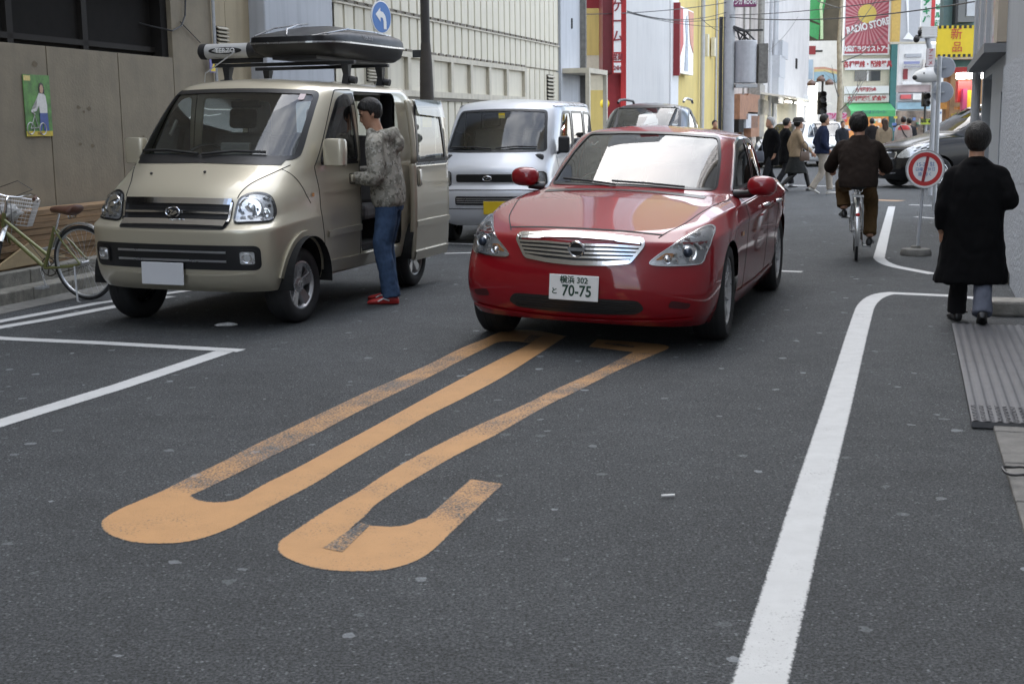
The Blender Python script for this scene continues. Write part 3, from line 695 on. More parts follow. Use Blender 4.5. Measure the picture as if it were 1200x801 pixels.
mesh_m = mk('scaffold_sheet', (.56,.545,.535), .7, var=.12, scale=.6, bump=.2, streak=.2)
b = bldg(W3, 'sheeted_building', 'grey building wrapped in scaffold sheeting above a lit shop awning')
far_box(W3, 893, 946, 0, 6, 3.2, 40).build('sheeting', mesh_m, b)
far_box(W3, 893, 946, .8, 6, 0, 3.2).build('shop_wall', M['cream_wall'], b)
m = MB()
for px in (896, 903, 901): m.cyl((W3.s(px), -.25, 0), (W3.s(px), -.25, 22), .10)
m.build('scaffold_pole', M['grey_paint'], b)
for px0, px1, y0_, y1_ in ((900,907,67,92),(903,910,50,70),(899,906,92,122)):
    MB().box(W3.s(px0), W3.s(px1), -.6, -.1, W3.z(px1,y1_), W3.z(px1,y0_)).build('meter_box', M['grey_paint'], b)
MB().box(W3.s(930.5), W3.s(932), -.06, .0, W3.z(931,80), W3.z(931,68)).build('slot_window', M['dark_gap'], b)
MB().box(W3.s(941), W3.s(943), -.3, .0, W3.z(942,125), W3.z(942,112)).build('small_sign', M['white_gloss'], b)
aw = MB(); a0, a1 = W3.s(905,-1), W3.s(946,-.5)
aw.add([(a0,-2.2,2.75),(a1,-2.2,2.75),(a1,.8,3.2),(a0,.8,3.2),(a0,-2.2,2.85),(a1,-2.2,2.85),(a1,.8,3.3),(a0,.8,3.3)], [(0,1,2,3),(4,5,6,7),(0,1,5,4),(1,2,6,5),(3,2,6,7),(0,3,7,4)])
aw.build('awning', mk('awning_cloth', (.72,.68,.58), .6), b)
lt = MB()
for k in range(5): t = a0+(a1-a0)*(k+.5)/5; lt.box(t-1.2, t+1.2, -1.6, -1.5, 2.6, 2.68)
lt.build('strip_lamp', M['lamp_tube'], b)

# --- concrete pole with transformer and cables
TY = 44.0; tx = atY(853, 150, TY).x
tp = thing('transformer_pole', 'grey concrete pole with a transformer drum and a purple shop sign', 'pole', (tx, TY, 0))
MB().tube([(0,0,0),(0,0,13)], [.20,.16], 14).build('shaft', mk('pole_concrete', (.42,.43,.44), .7, var=.08), tp, smooth=True)
def TZ(py): return atY(853, py, TY).z
MB().cyl((.55,0,TZ(98)), (.55,0,TZ(48)), .36, n=20).build('transformer', M['grey_paint'], tp, smooth=True, bevel=.03)
MB().box(.2, .9, -.3, .3, TZ(103), TZ(99)).build('cradle', M['steel'], tp)
MB().box(.95, 1.25, -.2, .25, TZ(98), TZ(52)).build('switch_box', M['concrete_dark'], tp)
mm = MB()
for k in range(6): mm.tube([(rnd.uniform(-.1,.2), -.1, TZ(30)), (rnd.uniform(.2,.7), -.2, TZ(38)), (rnd.uniform(.3,.9), -.05, TZ(49))], .03, 6)
mm.box(-.1, 1.1, -.06, .06, TZ(37), TZ(35)); mm.build('fitting', M['black'], tp)
MB().box(-.32, -.22, -.1, .1, 0, TZ(20)).build('cable_duct', M['black'], tp)
s_ = MB().box(.0, .85, -.15, .15, TZ(8.5), TZ(-3)).build('shop_sign', mk('purple_panel', (.20,.045,.12), .5), tp)
letters(s_, [('マンガ ROOM', .42, TZ(3.5), .19, 'CENTER', .006, .7)], M['white_gloss'], y=-.16)

# ================================================================ the end of the street
def front(name, label, Y, cat='building'): return thing(name, label, cat, (0, Y, 0))
def fbox(b, name, mat, Y, px0, px1, py1, py0, d0=0, d1=4, bevel=0):
    d1 = min(d1, d0+.4) if d0 < 2 else d1
    """a block on a front facing the camera, given by its edges in the photograph"""
    pyx = 60 if py0 is None or py0 < 0 else py0; x0, x1 = atY(px0, pyx, Y+d0).x, atY(px1, pyx, Y+d0).x; m_ = (px0+px1)/2
    z0 = 0 if py1 is None else atY(m_, py1, Y+d0).z; z1 = 34 if py0 is None else atY(m_, py0, Y+d0).z
    return MB().box(x0, x1, d0, d1, max(0, z0), z1).build(name, mat, b)
# green-roofed building and the white rainbow wall
Y1 = 112
b = front('green_roof_building', 'dark building with green sloping roof panels high above the white wall', Y1)
fbox(b, 'wall', mk('dark_brown_wall', (.09,.075,.05), .7, var=.3, scale=.7), Y1, 944, 994, None, -420, 0, 6)
m = MB(); 
for P_ in ([(945,-20),(972,-20),(962,28),(947,22)], [(945,24),(961,30),(959,47),(945,40)]):
    m.poly([tuple(Vector((atY(a,c,Y1-.4).x, -.4, atY(a,c,Y1-.4).z))) for a, c in P_])
m.build('green_panel', M['green_roof'], b)
m = MB(); pts = [atY(a,c,Y1-.6) for a, c in ((966,-10),(962,8),(963,26),(963,46))]; m.tube([(p.x,-.6,p.z) for p in pts], .12); m.build('gutter', mk('pale_green', (.45,.6,.35), .5), b)
Y2 = 108
b = front('rainbow_building', 'low white building with a faded rainbow stripe, past the traffic signal', Y2)
fbox(b, 'wall', M['white'], Y2, 944, 985, None, 48, 0, 5)
for i, (py, mt) in enumerate(((79,'r1'),(81.5,'r2'),(84.5,'r3'))):
    c_ = [(.55,.30,.22),(.60,.50,.25),(.30,.45,.55)][i]
    pts = [atY(a, py+q, Y2).z for a, q in ((954,0),(966,-.5),(984,3.5))]; xs_ = [atY(a, py, Y2).x for a in (954,966,984)]
    mm = MB()
    h_ = .2 if i < 2 else .7
    mm.add([(x, -.03-.01*i, z+e) for e in (-h_, 0) for x, z in zip(xs_, pts)], [(0,1,4,3),(1,2,5,4)])
    mm.build('rainbow_stripe', mk('rainbow_'+mt, c_, .6, var=.1), b, fix=False)
fbox(b, 'blue_patch', mk('faded_blue', (.36,.45,.55), .6, var=.2, scale=.5), Y2, 945, 953, 93, 70, -.05, 0)
fbox(b, 'red_flag', M['dark_red'], Y2, 946, 956, 64, 54, -.05, 0); fbox(b, 'dark_fascia', M['dark_gap'], Y2, 956, 964, 61, 59, -.05, 0)
fbox(b, 'shop_glow', mk('lit_shopfront', (1,.95,.85), .5, var=.2, scale=.5, emit=.6), Y2, 946, 958, 145, 98, -.05, 0)
# radio parts store
Y3 = 104
b = front('store_building', 'pale narrow store building with stacked signboards and a green awning', Y3)
fbox(b, 'wall', M['cream_wall'], Y3, 988, 1046, None, -420, 0, 8)
m = fbox(b, 'window', M['window'], Y3, 1002, 1032, 95, 83, -.08, 0)
fbox(m, 'mullion', M['white'], Y3, 1016, 1018, 95, 83, -.12, -.08)
fbox(b, 'shopfront', mk('lit_goods', (.55,.24,.08), .5, var=.9, scale=2.6, emit=.25), Y3, 990, 1046, None, 137, -.1, 0)
g = MB(); zz0, zz1, zz2 = atY(1016,137,Y3).z, atY(1016,130,Y3).z, atY(1016,121,Y3).z; xx0, xx1 = atY(990,130,Y3).x, atY(1042,130,Y3).x
g.add([(xx0,-.1,zz2),(xx1,-.1,zz2),(xx1,-1.8,zz1),(xx0,-1.8,zz1),(xx0,-1.85,zz0),(xx1,-1.85,zz0)], [(0,1,2,3),(3,2,5,4)])
aw_ = g.build('awning', M['green'], b, fix=False)
letters(aw_, [('ラジオデパート', (xx0+xx1)/2, (zz0+zz1)/2+.1, .30, 'CENTER', .01, .9)], M['teal'], y=-1.9)
fbox(b, 'teal_column', M['teal'], Y3, 1045, 1057, None, 50, -.3, 6)
def signboard(px0, px1, py1, py0, items, bgm, ink, label, Y=Y3-.3, name='signboard', rim=None):
    x0, x1 = atY(px0, py0, Y).x, atY(px1, py0, Y).x; z0, z1 = atY((px0+px1)/2, py1, Y).z, atY((px0+px1)/2, py0, Y).z
    s = thing(name, label, 'sign', ((x0+x1)/2, Y, (z0+z1)/2)); w, h = (x1-x0)/2, (z1-z0)/2
    MB().box(-w, w, 0, .2, -h, h).build('frame', rim or M['white_gloss'], s)
    e = .06*min(w, h)
    MB().box(-w+e, w-e, -.02, 0, -h+e, h-e).build('panel', bgm, s)
    letters(s, [(t, u*w, v*h, sz*h*2, 'CENTER', bo, sx) for t, u, v, sz, bo, sx in items], ink, y=-.04)
    return s, w, h
ink_red = mk('red_ink', (.42,.05,.06), .5, var=0); ink_white = M['white_gloss']; ink_blue = mk('blue_ink', (.06,.10,.35), .5, var=0); ink_black = M['black']
s, w, h = signboard(990, 1044, 64.5, -12, [('RADIO STORE', 0, -.12, .15, .03, .72)], mk('sunburst_dark', (.40,.075,.10), .5, var=.05), ink_white, 'large pink and red sunburst sign with white words over the street')
for o in list(s.children):
    if o.name.startswith('lettering'): o.rotation_euler = (0, -R(13), 0); o.location.y = -.10
rays = MB()
for k in range(36):
    a = 2*pi*k/36; c_ = Vector((0, -.03, .1*h))
    def edge(t):
        dx, dz = cos(t), sin(t); f = min((w*.93)/max(abs(dx),1e-6), ((h*.94-.1*h*(1 if dz > 0 else -1)))/max(abs(dz),1e-6)); return c_+Vector((dx*f, 0, dz*f))
    p0_, p1_ = edge(a), edge(a+.085)
    if p0_.z < -h*.68 or p1_.z < -h*.68: 
        k2 = (-h*.68-c_.z)
        p0_ = c_+(p0_-c_)*(k2/(p0_.z-c_.z)); p1_ = c_+(p1_-c_)*(k2/(p1_.z-c_.z))
    rays.poly([c_, p0_, p1_])
rays.build('rays', mk('sunburst_pink', (.55,.24,.26), .5, var=.05), s, fix=False)
MB().cyl((0,-.032,.26*h), (0,-.06,.26*h), w*.40, n=40).build('yellow_disc', mk('sun_yellow', (.66,.50,.12), .5, var=.05), s)
MB().box(-w*.94, w*.94, -.035, -.02, -h*.95, -h*.70).build('caption_bar', mk('caption_red', (.40,.06,.08), .5), s)
letters(s, [('秋葉原ラジオストアー', 0, -h*.82, h*.19, 'CENTER', .02, .80)], ink_white, y=-.05)
signboard(991, 1043, 82, 69, [('各種電線・配線器具', 0, -.05, .62, .02, .80)], M['white_gloss'], ink_red, 'white signboard with a long row of red characters above the window')
signboard(990, 1042, 110, 101, [('九州電気商会', -.05, 0, .62, .02, .75)], M['white_gloss'], ink_red, 'thin white signboard with small red and blue characters under the window')
signboard(990, 1042, 120, 111.5, [('九州電機株式会社', 0, 0, .72, .02, .95)], mk('cream_panel', (.62,.60,.56), .5), ink_red, 'white signboard with large dark red characters above the green awning')
# buildings right of the store
Y4 = 100
b = front('grey_screen_building', 'tall grey building with a pale tower silhouette mural', Y4)
fbox(b, 'wall', mk('grey_screen', (.42,.43,.45), .6, var=.06), Y4, 1053, 1135, 49, -420, 0, 6)
fbox(b, 'gold_strip', mk('gold_panel', (.50,.33,.08), .5), Y4, 1044.5, 1054, 49.5, -420, -.1, 4)
m = MB(); q = [atY(a,c,Y4-.15) for a, c in ((1058,46),(1064,38),(1062,0),(1065,0),(1065,38),(1073,47))]; m.poly([(p.x,-.15,p.z) for p in q]); m.build('tower_mural', M['white_gloss'], b)
fbox(b, 'ledge', M['siding_trim'], Y4, 1045, 1090, 51.5, 49, -1.5, 0)
fbox(b, 'lower_wall', M['white'], Y4, 1054, 1135, None, 51.5, .1, 5)
fbox(b, 'grey_panel', M['grey_paint'], Y4, 1061, 1080, 67, 63, -.05, .1); fbox(b, 'red_mark', M['dark_red'], Y4, 1059, 1064, 93, 81, -.05, .1)
fbox(b, 'louvre_band', mk('pale_pink_band', (.42,.33,.32), .6, var=.3, scale=.6), Y4, 1052, 1092, 108, 100, -.3, .1)
fbox(b, 'window_band', mk('pale_blue_panel', (.26,.40,.47), .5, var=.3, scale=.8), Y4, 1052, 1090, 128, 120, -.3, .1)
fbox(b, 'lower_band', M['grey_paint'], Y4, 1052, 1092, 119, 109, -.25, .1)
fbox(b, 'shopfront', mk('dim_goods', (.22,.17,.13), .6, var=.9, scale=1.5), Y4, 1052, 1100, None, 130, -.3, .1)
s, w, h = signboard(1081, 1092, 32, -20, [], M['white_gloss'], ink_red, 'tall white vertical sign with green and blue characters', Y=90, name='vertical_sign')
letters(s, [('アキバ', 0, h*.1, w*1.5, 'CENTER', .03, 1, w*1.75)], mk('green_ink', (.03,.30,.12), .5, var=0), y=-.05)
s, w, h = signboard(1092.5, 1105, 32, -20, [], M['white_gloss'], ink_red, 'tall white vertical sign with a red stripe beside the green lettered one', Y=89, name='vertical_sign')
MB().box(-w, -w*.3, -.04, -.02, -h, h).build('red_stripe', M['red'], s)
letters(s, [('ビル館', .25*w, -.1*h, w*1.1, 'CENTER', .03, 1, w*1.5)], mk('green_ink_dark', (.02,.25,.10), .5, var=0), y=-.05)
gq = random.Random(15)
for k in range(34):
    px = gq.uniform(992, 1096); w_ = gq.uniform(1.5, 5); py = gq.uniform(136, 152); hgt = gq.uniform(1.5, 5)
    fbox(b, 'goods', mk('display_%d' % k, gq.choice([(.6,.08,.06),(.65,.5,.05),(.7,.68,.6),(.12,.2,.45),(.1,.35,.15),(.6,.25,.08),(.05,.05,.05)]), .5, var=.2), Y4-1, px, px+w_, py+hgt, py, -.4-.02*k, -.2-.02*k)
for px0, px1, py1, py0, c_ in ((1056,1068,116,111,(.6,.1,.1)),(1070,1080,117,110,(.75,.74,.7)),(1058,1080,99,95,(.75,.74,.72)),(1082,1090,98,70,(.7,.66,.6)),(1084,1089,96,74,(.55,.12,.14)),(1093,1099,120,60,(.66,.64,.6)),(1094,1098,100,70,(.5,.1,.12)),(1060,1078,75,72,(.25,.27,.45)),(1060,1078,79,77.5,(.3,.3,.34))):
    fbox(b, 'shop_panel', mk('shop_panel_colour_%d' % px0, c_, .5, var=.15, scale=2), Y4, px0, px1, py1, py0, -.5, -.31)
# corner shop across the side street
Y5 = 34.0
b = front('corner_shop_building', 'corner shop with red canopy and lit tubes behind the black car', Y5)
xL = atY(1096, 100, Y5).x
fbox(b, 'upper_wall', mk('teal_grey_wall', (.10,.17,.17), .5, var=.15), Y5, 1104, 1260, 34, -700, .3, .6)
w_ = fbox(b, 'window', M['window'], Y5, 1120, 1142, 26, -10, .1, .3); fbox(w_, 'window_frame', M['black'], Y5, 1118, 1121, 28, -10, .05, .3); fbox(w_, 'pane', mk('pale_pane', (.45,.48,.52), .2), Y5, 1131, 1144, 19, -10, .05, .1)
fbox(b, 'fascia', M['teal'], Y5, 1102, 1260, 78, 66, .2, .7); fbox(b, 'fascia_trim', M['cream_wall'], Y5, 1099, 1260, 69, 66, .05, .2)
fbox(b, 'interior_wall', mk('shop_interior', (.30,.17,.08), .6, var=.6, scale=1.2), Y5, 1116, 1300, None, 60, 4, 4.4)
fbox(b, 'side_wall', mk('dark_orange', (.28,.13,.04), .6, var=.5, scale=2), Y5, 1110, 1114, None, 90, .5, .8)
m = MB()
for px0, py0_, l_ in ((1121,81.5,1.1),(1121,87.5,1.2),(1121,91,.7)):
    p = atY(px0, py0_, Y5+.6); m.cyl((p.x,.6,p.z), (p.x+l_,.6,p.z), .035, n=8)
m.build('strip_lamp', M['lamp_tube'], b)
fbox(b, 'red_canopy', M['red'], Y5, 1118, 1260, 84, 78, -.1, .5); fbox(b, 'red_panel', M['red'], Y5, 1123, 1140, 120, 95, 1, 1.2); fbox(b, 'yellow_panel', M['yellow'], Y5, 1133, 1141, 130, 106, .9, 1)
fbox(b, 'pink_panel', mk('pink_panel', (.5,.06,.16), .5), Y5, 1129, 1134, 130, 104, .8, 1)
fbox(b, 'orange_panel', mk('orange_panel', (.55,.24,.04), .5, var=.3), Y5, 1097, 1110, 128, 118, .4, .6)
# shelves of goods and small signs at the shop mouth
g_ = random.Random(5)
for k in range(26):
    px = g_.uniform(1062, 1140); py = g_.uniform(122, 150); c_ = g_.choice([(.5,.06,.05),(.6,.45,.03),(.55,.55,.5),(.1,.2,.45),(.35,.5,.05),(.5,.2,.05)])
    fbox(b, 'goods', mk('goods_%d' % k, c_, .5, var=.2), Y5, px, px+g_.uniform(2,6), py+g_.uniform(2,6), py, 1+.02*k, 1.3+.02*k) if px > 1097 else None
# yellow banner with dashed border
x0, x1 = atY(1099,34,Y5-.8).x, atY(1141,34,Y5-.8).x; z0, z1 = atY(1120,67,Y5-.8).z, atY(1120,30,Y5-.8).z
s = thing('yellow_banner', 'yellow banner with red characters and a black dashed border above the shop', 'banner', ((x0+x1)/2, Y5-.8, (z0+z1)/2)); w, h = (x1-x0)/2+.4, (z1-z0)/2
MB().box(-w+.4, w+.4, 0, .1, -h, h).build('panel', M['yellow'], s)
m = MB()
for k in range(18):
    a = -w+.42+k*.125
    m.box(a, a+.065, -.012, 0, h-.07, h); m.box(a, a+.065, -.012, 0, -h, -h+.07)
m.build('dashes', M['black'], s)
letters(s, [('新', .02, h*.42, h*.78, 'CENTER', .0), ('品', .05, -h*.40, h*.72, 'CENTER', .0)], M['red'], y=-.02)
st = MB(); c_ = (w*.82, .02*h)
pts = []
for k in range(28):
    a = 2*pi*k/28; r_ = (.40 if k % 2 else .27)*h*1.5; pts.append((c_[0]+r_*cos(a), c_[1]+r_*sin(a)*1.1))
st.prism(pts, -.02, -.003); st.build('starburst', M['red'], s)

# ================================================================ right-hand building
b = thing('right_building', 'grey building with rough render and glass upper front beside the walking woman', 'building', PR.o, PR.rz)
# local x runs toward the camera from the far corner
sF = PR.s(1146); zl = PR.z(1165, 66)                              # bottom of the upper glass front
def RS(px, py=200): return PR.s(px, py=py)
def pr_s(px): return PR.uv(px, 150)[0]
sO0, sO1 = pr_s(1149), pr_s(1160); sO2, sO3 = pr_s(1171), pr_s(1177); sEnd = pr_s(1177)
M['render'] = mk('rough_render', (.44,.47,.51), .85, var=.08, scale=3, bump=1.0, bscale=26)
M['grey_front'] = mk('grey_front', (.37,.395,.425), .6, var=.06, streak=.2)
zo = PR.z(1155, 92)
m = MB(); m.box(0, sO0, 0, .5, 0, zl-.1); m.box(sO1, sO2, 0, .5, 0, zl-.1); m.box(sO0, sO1, 0, .5, zo, zl-.1); m.box(sO2, sEnd, 0, .5, PR.z(1173,108), zl-.1)
m.build('wall', M['grey_front'], b)
m = MB(); m.box(sO0, sO1, .55, .6, 0, zo); m.build('doorway', mk('door_grey', (.22,.23,.25), .5), b)
m = MB()
n_ = 26; z9 = PR.z(1173,108)
for k in range(n_): m.box(sO2, sEnd, .12+.02*(k % 2), .16, z9*k/n_, z9*(k+.9)/n_)
m.build('shutter', mk('shutter_grey', (.20,.20,.20), .5), b)
m = MB(); m.box(sEnd+.003, sEnd+60, -.04, .6, 0, PR.z(1190,72)); m.build('rendered_wall', M['render'], b)
m = MB(); m.box(sEnd, sEnd+60, -.02, .6, PR.z(1190,72)+.003, 16); m.build('upper_wall', M['grey_front'], b)
m = MB(); m.box(0, sEnd, -.25, .5, zl-.1, zl); m.build('ledge', mk('ledge_metal', (.16,.165,.17), .5, var=.1), b)
gl = mk('poster_glass', (.34,.345,.35), .12, var=.25, scale=1.2)
zt9 = 16
m = MB(); m.box(.05, sEnd-.8, -.12, .3, zl+.01, zt9); m.build('display_glass', gl, b)
m = MB(); m.box(sEnd-.8, sEnd, -.12, .3, zl+.01, zt9); m.build('display_board', mk('faded_board', (.42,.36,.28), .6, var=.15, scale=1), b)
m = MB()
for s_ in (.0, 2.2, 4.3): m.box(s_-.05, s_+.05, -.16, -.12, zl, zt9)
m.build('mullion', M['grey_paint'], b)
cp = MB(); cp.cyl((-.12,-.1,0), (-.12,-.1,12), .07, n=12); cp.build('corner_post', M['grey_paint'], b)
MB().box(0, sEnd+60, .6, 8, 0, 15.9).build('core', M['grey_front'], b)
# faded lettering on the glass front
letters(b, [('電子部品', 3.2, zl+1.25, .42, 'CENTER', .0), ('パーツ', 3.2, zl+.7, .36, 'CENTER', .0)], mk('faded_pink', (.45,.27,.26), .5, var=.3, scale=3), y=-.125)
# raised doorstep at the foot of the rendered wall
kb = MB()
for k in range(3): kb.box(7.35+k*.62, 7.944+k*.62, -.26, -.045, -.1, .12)
structure(place(kb, 'kerb', M['kerb'], PR, bevel=.01))
# ================================================================ vehicle tools
def resample(pts, step, closed=True):
    P = [Vector(p) for p in pts]; out = []
    n = len(P)
    for i in range(n if closed else n-1):
        a, b = P[i], P[(i+1) % n]; k = max(1, int(math.ceil((b-a).length/step)))
        for j in range(k): out.append(a.lerp(b, j/k))
    if not closed: out.append(P[-1])
    return out
def smooth_poly(pts, n=6, closed=True):
    """Catmull-Rom through 2D points"""
    P = [Vector(p) for p in pts]; m = len(P); out = []
    for i in range(m if closed else m-1):
        if closed: p0, p1, p2, p3 = P[i-1], P[i], P[(i+1) % m], P[(i+2) % m]
        else: p0, p1, p2, p3 = P[max(i-1,0)], P[i], P[i+1], P[min(i+2,m-1)]
        for k in range(n):
            t = k/n; out.append(.5*((2*p1)+(p2-p0)*t+(2*p0-5*p1+4*p2-p3)*t*t+(3*p1-p0-3*p2+p3)*t**3))
    if not closed: out.append(P[-1])
    return out
def rounded(pts, r=.03, n=4):
    P = [Vector(p) for p in pts]; out = []; m = len(P)
    for i in range(m):
        a, b, c = P[i-1], P[i], P[(i+1) % m]
        d1 = min(r, (a-b).length*.45); d2 = min(r, (c-b).length*.45)
        p = b+(a-b).normalized()*d1; q = b+(c-b).normalized()*d2
        for k in range(n+1):
            t = k/n; out.append(p*(1-t)**2+b*2*t*(1-t)+q*t*t)
    return out
def inside(p, poly):
    x, y = p; r = False; j = len(poly)-1
    for i in range(len(poly)):
        xi, yi = poly[i]; xj, yj = poly[j]
        if (yi > y) != (yj > y) and x < (xj-xi)*(y-yi)/(yj-yi)+xi: r = not r
        j = i
    return r
def near_on(p, poly):
    best = None; bd = 1e9; p = Vector(p)
    for i in range(len(poly)):
        a, b = Vector(poly[i-1]), Vector(poly[i]); ab = b-a
        t = max(0, min(1, (p-a).dot(ab)/max(ab.length_squared, 1e-12))); q = a+ab*t; d = (q-p).length
        if d < bd: bd = d; best = q
    return best, bd
AX = {'x+': (0, 1, 1, 2), 'x-': (0, -1, 1, 2), 'y+': (1, 1, 0, 2), 'y-': (1, -1, 0, 2), 'z+': (2, 1, 0, 1)}
class Shell:
    def __init__(s, levels, sub=3, warp=None, crease=None):
        n = len(levels[0]); V = []; F = []; idx = {}
        def vid(i, j, sgn):
            p = levels[i][j]; p = warp(*p) if warp else p; k = (round(p[0],5), round(p[1]*sgn,5)+0.0, round(p[2],5))
            if k not in idx: idx[k] = len(V); V.append(k)
            return idx[k]
        for i in range(len(levels)-1):
            for j in range(n-1):
                for sg in (1, -1):
                    q = [vid(i,j,sg), vid(i,j+1,sg), vid(i+1,j+1,sg), vid(i+1,j,sg)]
                    if sg < 0: q.reverse()
                    r = []
                    for a in q:
                        if a not in r: r.append(a)
                    if len(r) >= 3: F.append(r)
        me = bpy.data.meshes.new('shell'); me.from_pydata(V, [], F); o = bpy.data.objects.new('shell', me); COL.objects.link(o)
        bm = bmesh.new(); bm.from_mesh(me); bmesh.ops.recalc_face_normals(bm, faces=bm.faces); bm.to_mesh(me); bm.free()
        if crease:
            at = me.attributes.new('crease_edge', 'FLOAT', 'EDGE'); lut = {}
            for i, c in crease.items():
                ids = [vid(i, j, 1) for j in range(n)]; ids2 = [vid(i, j, -1) for j in range(n)]
                for a, b in list(zip(ids, ids[1:]))+list(zip(ids2, ids2[1:])): lut[frozenset((a, b))] = c
            for e in me.edges:
                k = frozenset(e.vertices)
                if k in lut: at.data[e.index].value = lut[k]
        md = o.modifiers.new('s', 'SUBSURF'); md.levels = sub; md.render_levels = sub
        ev = o.evaluated_get(bpy.context.evaluated_depsgraph_get()); m2 = bpy.data.meshes.new_from_object(ev)
        s.bm = bmesh.new(); s.bm.from_mesh(m2)
        # outward normals
        bmesh.ops.recalc_face_normals(s.bm, faces=s.bm.faces)
        t = max(s.bm.faces, key=lambda f: f.calc_center_median().z)
        if t.normal.z < 0: bmesh.ops.reverse_faces(s.bm, faces=s.bm.faces)
        s.bvh = BVHTree.FromBMesh(s.bm); bpy.data.objects.remove(o); bpy.data.meshes.remove(me); bpy.data.meshes.remove(m2)
    def hit(s, axis, a, b):
        k, sg, i, j = AX[axis]; o = [0,0,0]; o[i] = a; o[j] = b; o[k] = 9*sg; d = [0,0,0]; d[k] = -sg
        p, n, f, _ = s.bvh.ray_cast(Vector(o), Vector(d))
        if p is None or (p[k]*sg < -.3 and axis[0] == 'y'):
            o[k] = .7*sg; p, n, f, _ = s.bvh.find_nearest(Vector(o))
        if n[k]*sg < 0: n = -n
        return p, n
    def pt(s, axis, a, b, off=0.0): p, n = s.hit(axis, a, b); return p+n*off
    def cut(s, poly, axis, test=None, snap=.06):
        k, sg, i, j = AX[axis]; poly = [tuple(p) for p in poly]
        rm = []
        for f in s.bm.faces:
            c = f.calc_center_median()
            if f.normal[k]*sg > .03 and (test is None or test(c)) and (axis[0] != 'y' or c.y*sg > 0) and inside((c[i], c[j]), poly): rm.append(f)
        es = set(e for f in rm for e in f.edges); bv = set()
        rs = set(rm)
        for e in es:
            if any(f not in rs for f in e.link_faces): bv.update(e.verts)
        bmesh.ops.delete(s.bm, geom=rm, context='FACES_ONLY')
        loose = [e for e in s.bm.edges if not e.link_faces]; bmesh.ops.delete(s.bm, geom=loose, context='EDGES')
        for v in bv:
            if not v.is_valid: continue
            q, d = near_on((v.co[i], v.co[j]), poly)
            if d < snap:
                p, n = s.hit(axis, q[0], q[1])
                if (p-v.co).length < snap*3: v.co = p
        lv = [v for v in s.bm.verts if not v.link_faces]; bmesh.ops.delete(s.bm, geom=lv, context='VERTS')
    def build(s, name, mat, parent):
        me = bpy.data.meshes.new(name); s.bm.to_mesh(me); me.materials.append(mat)
        for p in me.polygons: p.use_smooth = True
        o = bpy.data.objects.new(name, me); COL.objects.link(o); o.parent = parent; return o
    def patch(s, name, poly, axis, mat, parent, off=.004, res=.03, shift=(0,0,0), thick=0.0, conv=None):
        k, sg, i, j = AX[axis]; bm = bmesh.new()
        vs_ = [bm.verts.new((p[0], p[1], 0)) for p in poly]; bm.faces.new(vs_)
        xs = [p[0] for p in poly]; ys = [p[1] for p in poly]
        for ax, (lo, hi) in ((0, (min(xs), max(xs))), (1, (min(ys), max(ys)))):
            t = lo+res
            while t < hi-1e-4:
                co = [0,0,0]; co[ax] = t; no_ = [0,0,0]; no_[ax] = 1
                bmesh.ops.bisect_plane(bm, geom=bm.verts[:]+bm.edges[:]+bm.faces[:], plane_co=co, plane_no=no_); t += res
        bmesh.ops.triangulate(bm, faces=[f for f in bm.faces if len(f.verts) > 4])
        for v in bm.verts:
            p, n = s.hit(axis, v.co.x, v.co.y)
            if conv: p = conv(p)
            v.co = p+n*off+Vector(shift)
        bmesh.ops.recalc_face_normals(bm, faces=bm.faces)
        avg = sum((f.normal[k]*f.calc_area() for f in bm.faces))
        if avg*sg < 0: bmesh.ops.reverse_faces(bm, faces=bm.faces)
        me = bpy.data.meshes.new(name); bm.to_mesh(me); bm.free(); me.materials.append(mat)
        for p in me.polygons: p.use_smooth = True
        o = bpy.data.objects.new(name, me); COL.objects.link(o); o.parent = parent
        if thick:
            md = o.modifiers.new('solid', 'SOLIDIFY'); md.thickness = thick; md.offset = -1
        return o
    def ribbon(s, name, pts, axis, w, mat, parent, off=.003, closed=False, step=.03, shift=(0,0,0), h=0.0, mb=None):
        P = resample(pts, step, closed); n = len(P); A = []; B = []
        for i in range(n):
            a = P[i-1] if (i or closed) else P[i]; b = P[(i+1) % n] if (i < n-1 or closed) else P[i]
            d = (b-a).normalized(); q = Vector((-d.y, d.x))*w/2
            pa, na = s.hit(axis, *(P[i]+q)); pb, nb = s.hit(axis, *(P[i]-q))
            A.append((pa+na*off+Vector(shift), pa+na*(off-h-.004)+Vector(shift))); B.append((pb+nb*off+Vector(shift), pb+nb*(off-h-.004)+Vector(shift)))
        m = mb or MB()
        for i in range(n if closed else n-1):
            j = (i+1) % n
            m.quad(A[i][0], A[j][0], B[j][0], B[i][0]); m.quad(A[i][1], A[j][1], A[j][0], A[i][0]); m.quad(B[i][0], B[j][0], B[j][1], B[i][1])
        if mb is not None: return m
        return m.build(name, mat, parent, smooth=True, auto=50)
    def bar(s, pts, axis, r, off=0.0, step=.05, n=8, mb=None):
        return (mb or MB()).tube([s.pt(axis, p.x, p.y, off) for p in resample(pts, step, False)], r, n)
def mir(poly): return [(-p[0], p[1]) for p in reversed([tuple(q) for q in poly])]
def circ(cx, cz, r, n=40, a0=0, a1=2*pi, ry=None):
    k = n if abs(a1-a0-2*pi) < 1e-6 else n+1
    return [(cx+r*cos(a0+(a1-a0)*i/n), cz+(ry or r)*sin(a0+(a1-a0)*i/n)) for i in range(k)]
M['well'] = mk('wheel_well', (.008,.008,.008), .95, var=0)
M['interior'] = mk('dark_interior', (.055,.055,.056), .8, var=.2)
M['seat_grey'] = mk('grey_seat', (.15,.15,.15), .9, var=.15, scale=12)
M['lens'] = glass('lamp_lens', (.95,.96,.97), .03)
M['reflector'] = mk('lamp_reflector', (.80,.81,.82), .16, 1.0, var=0)
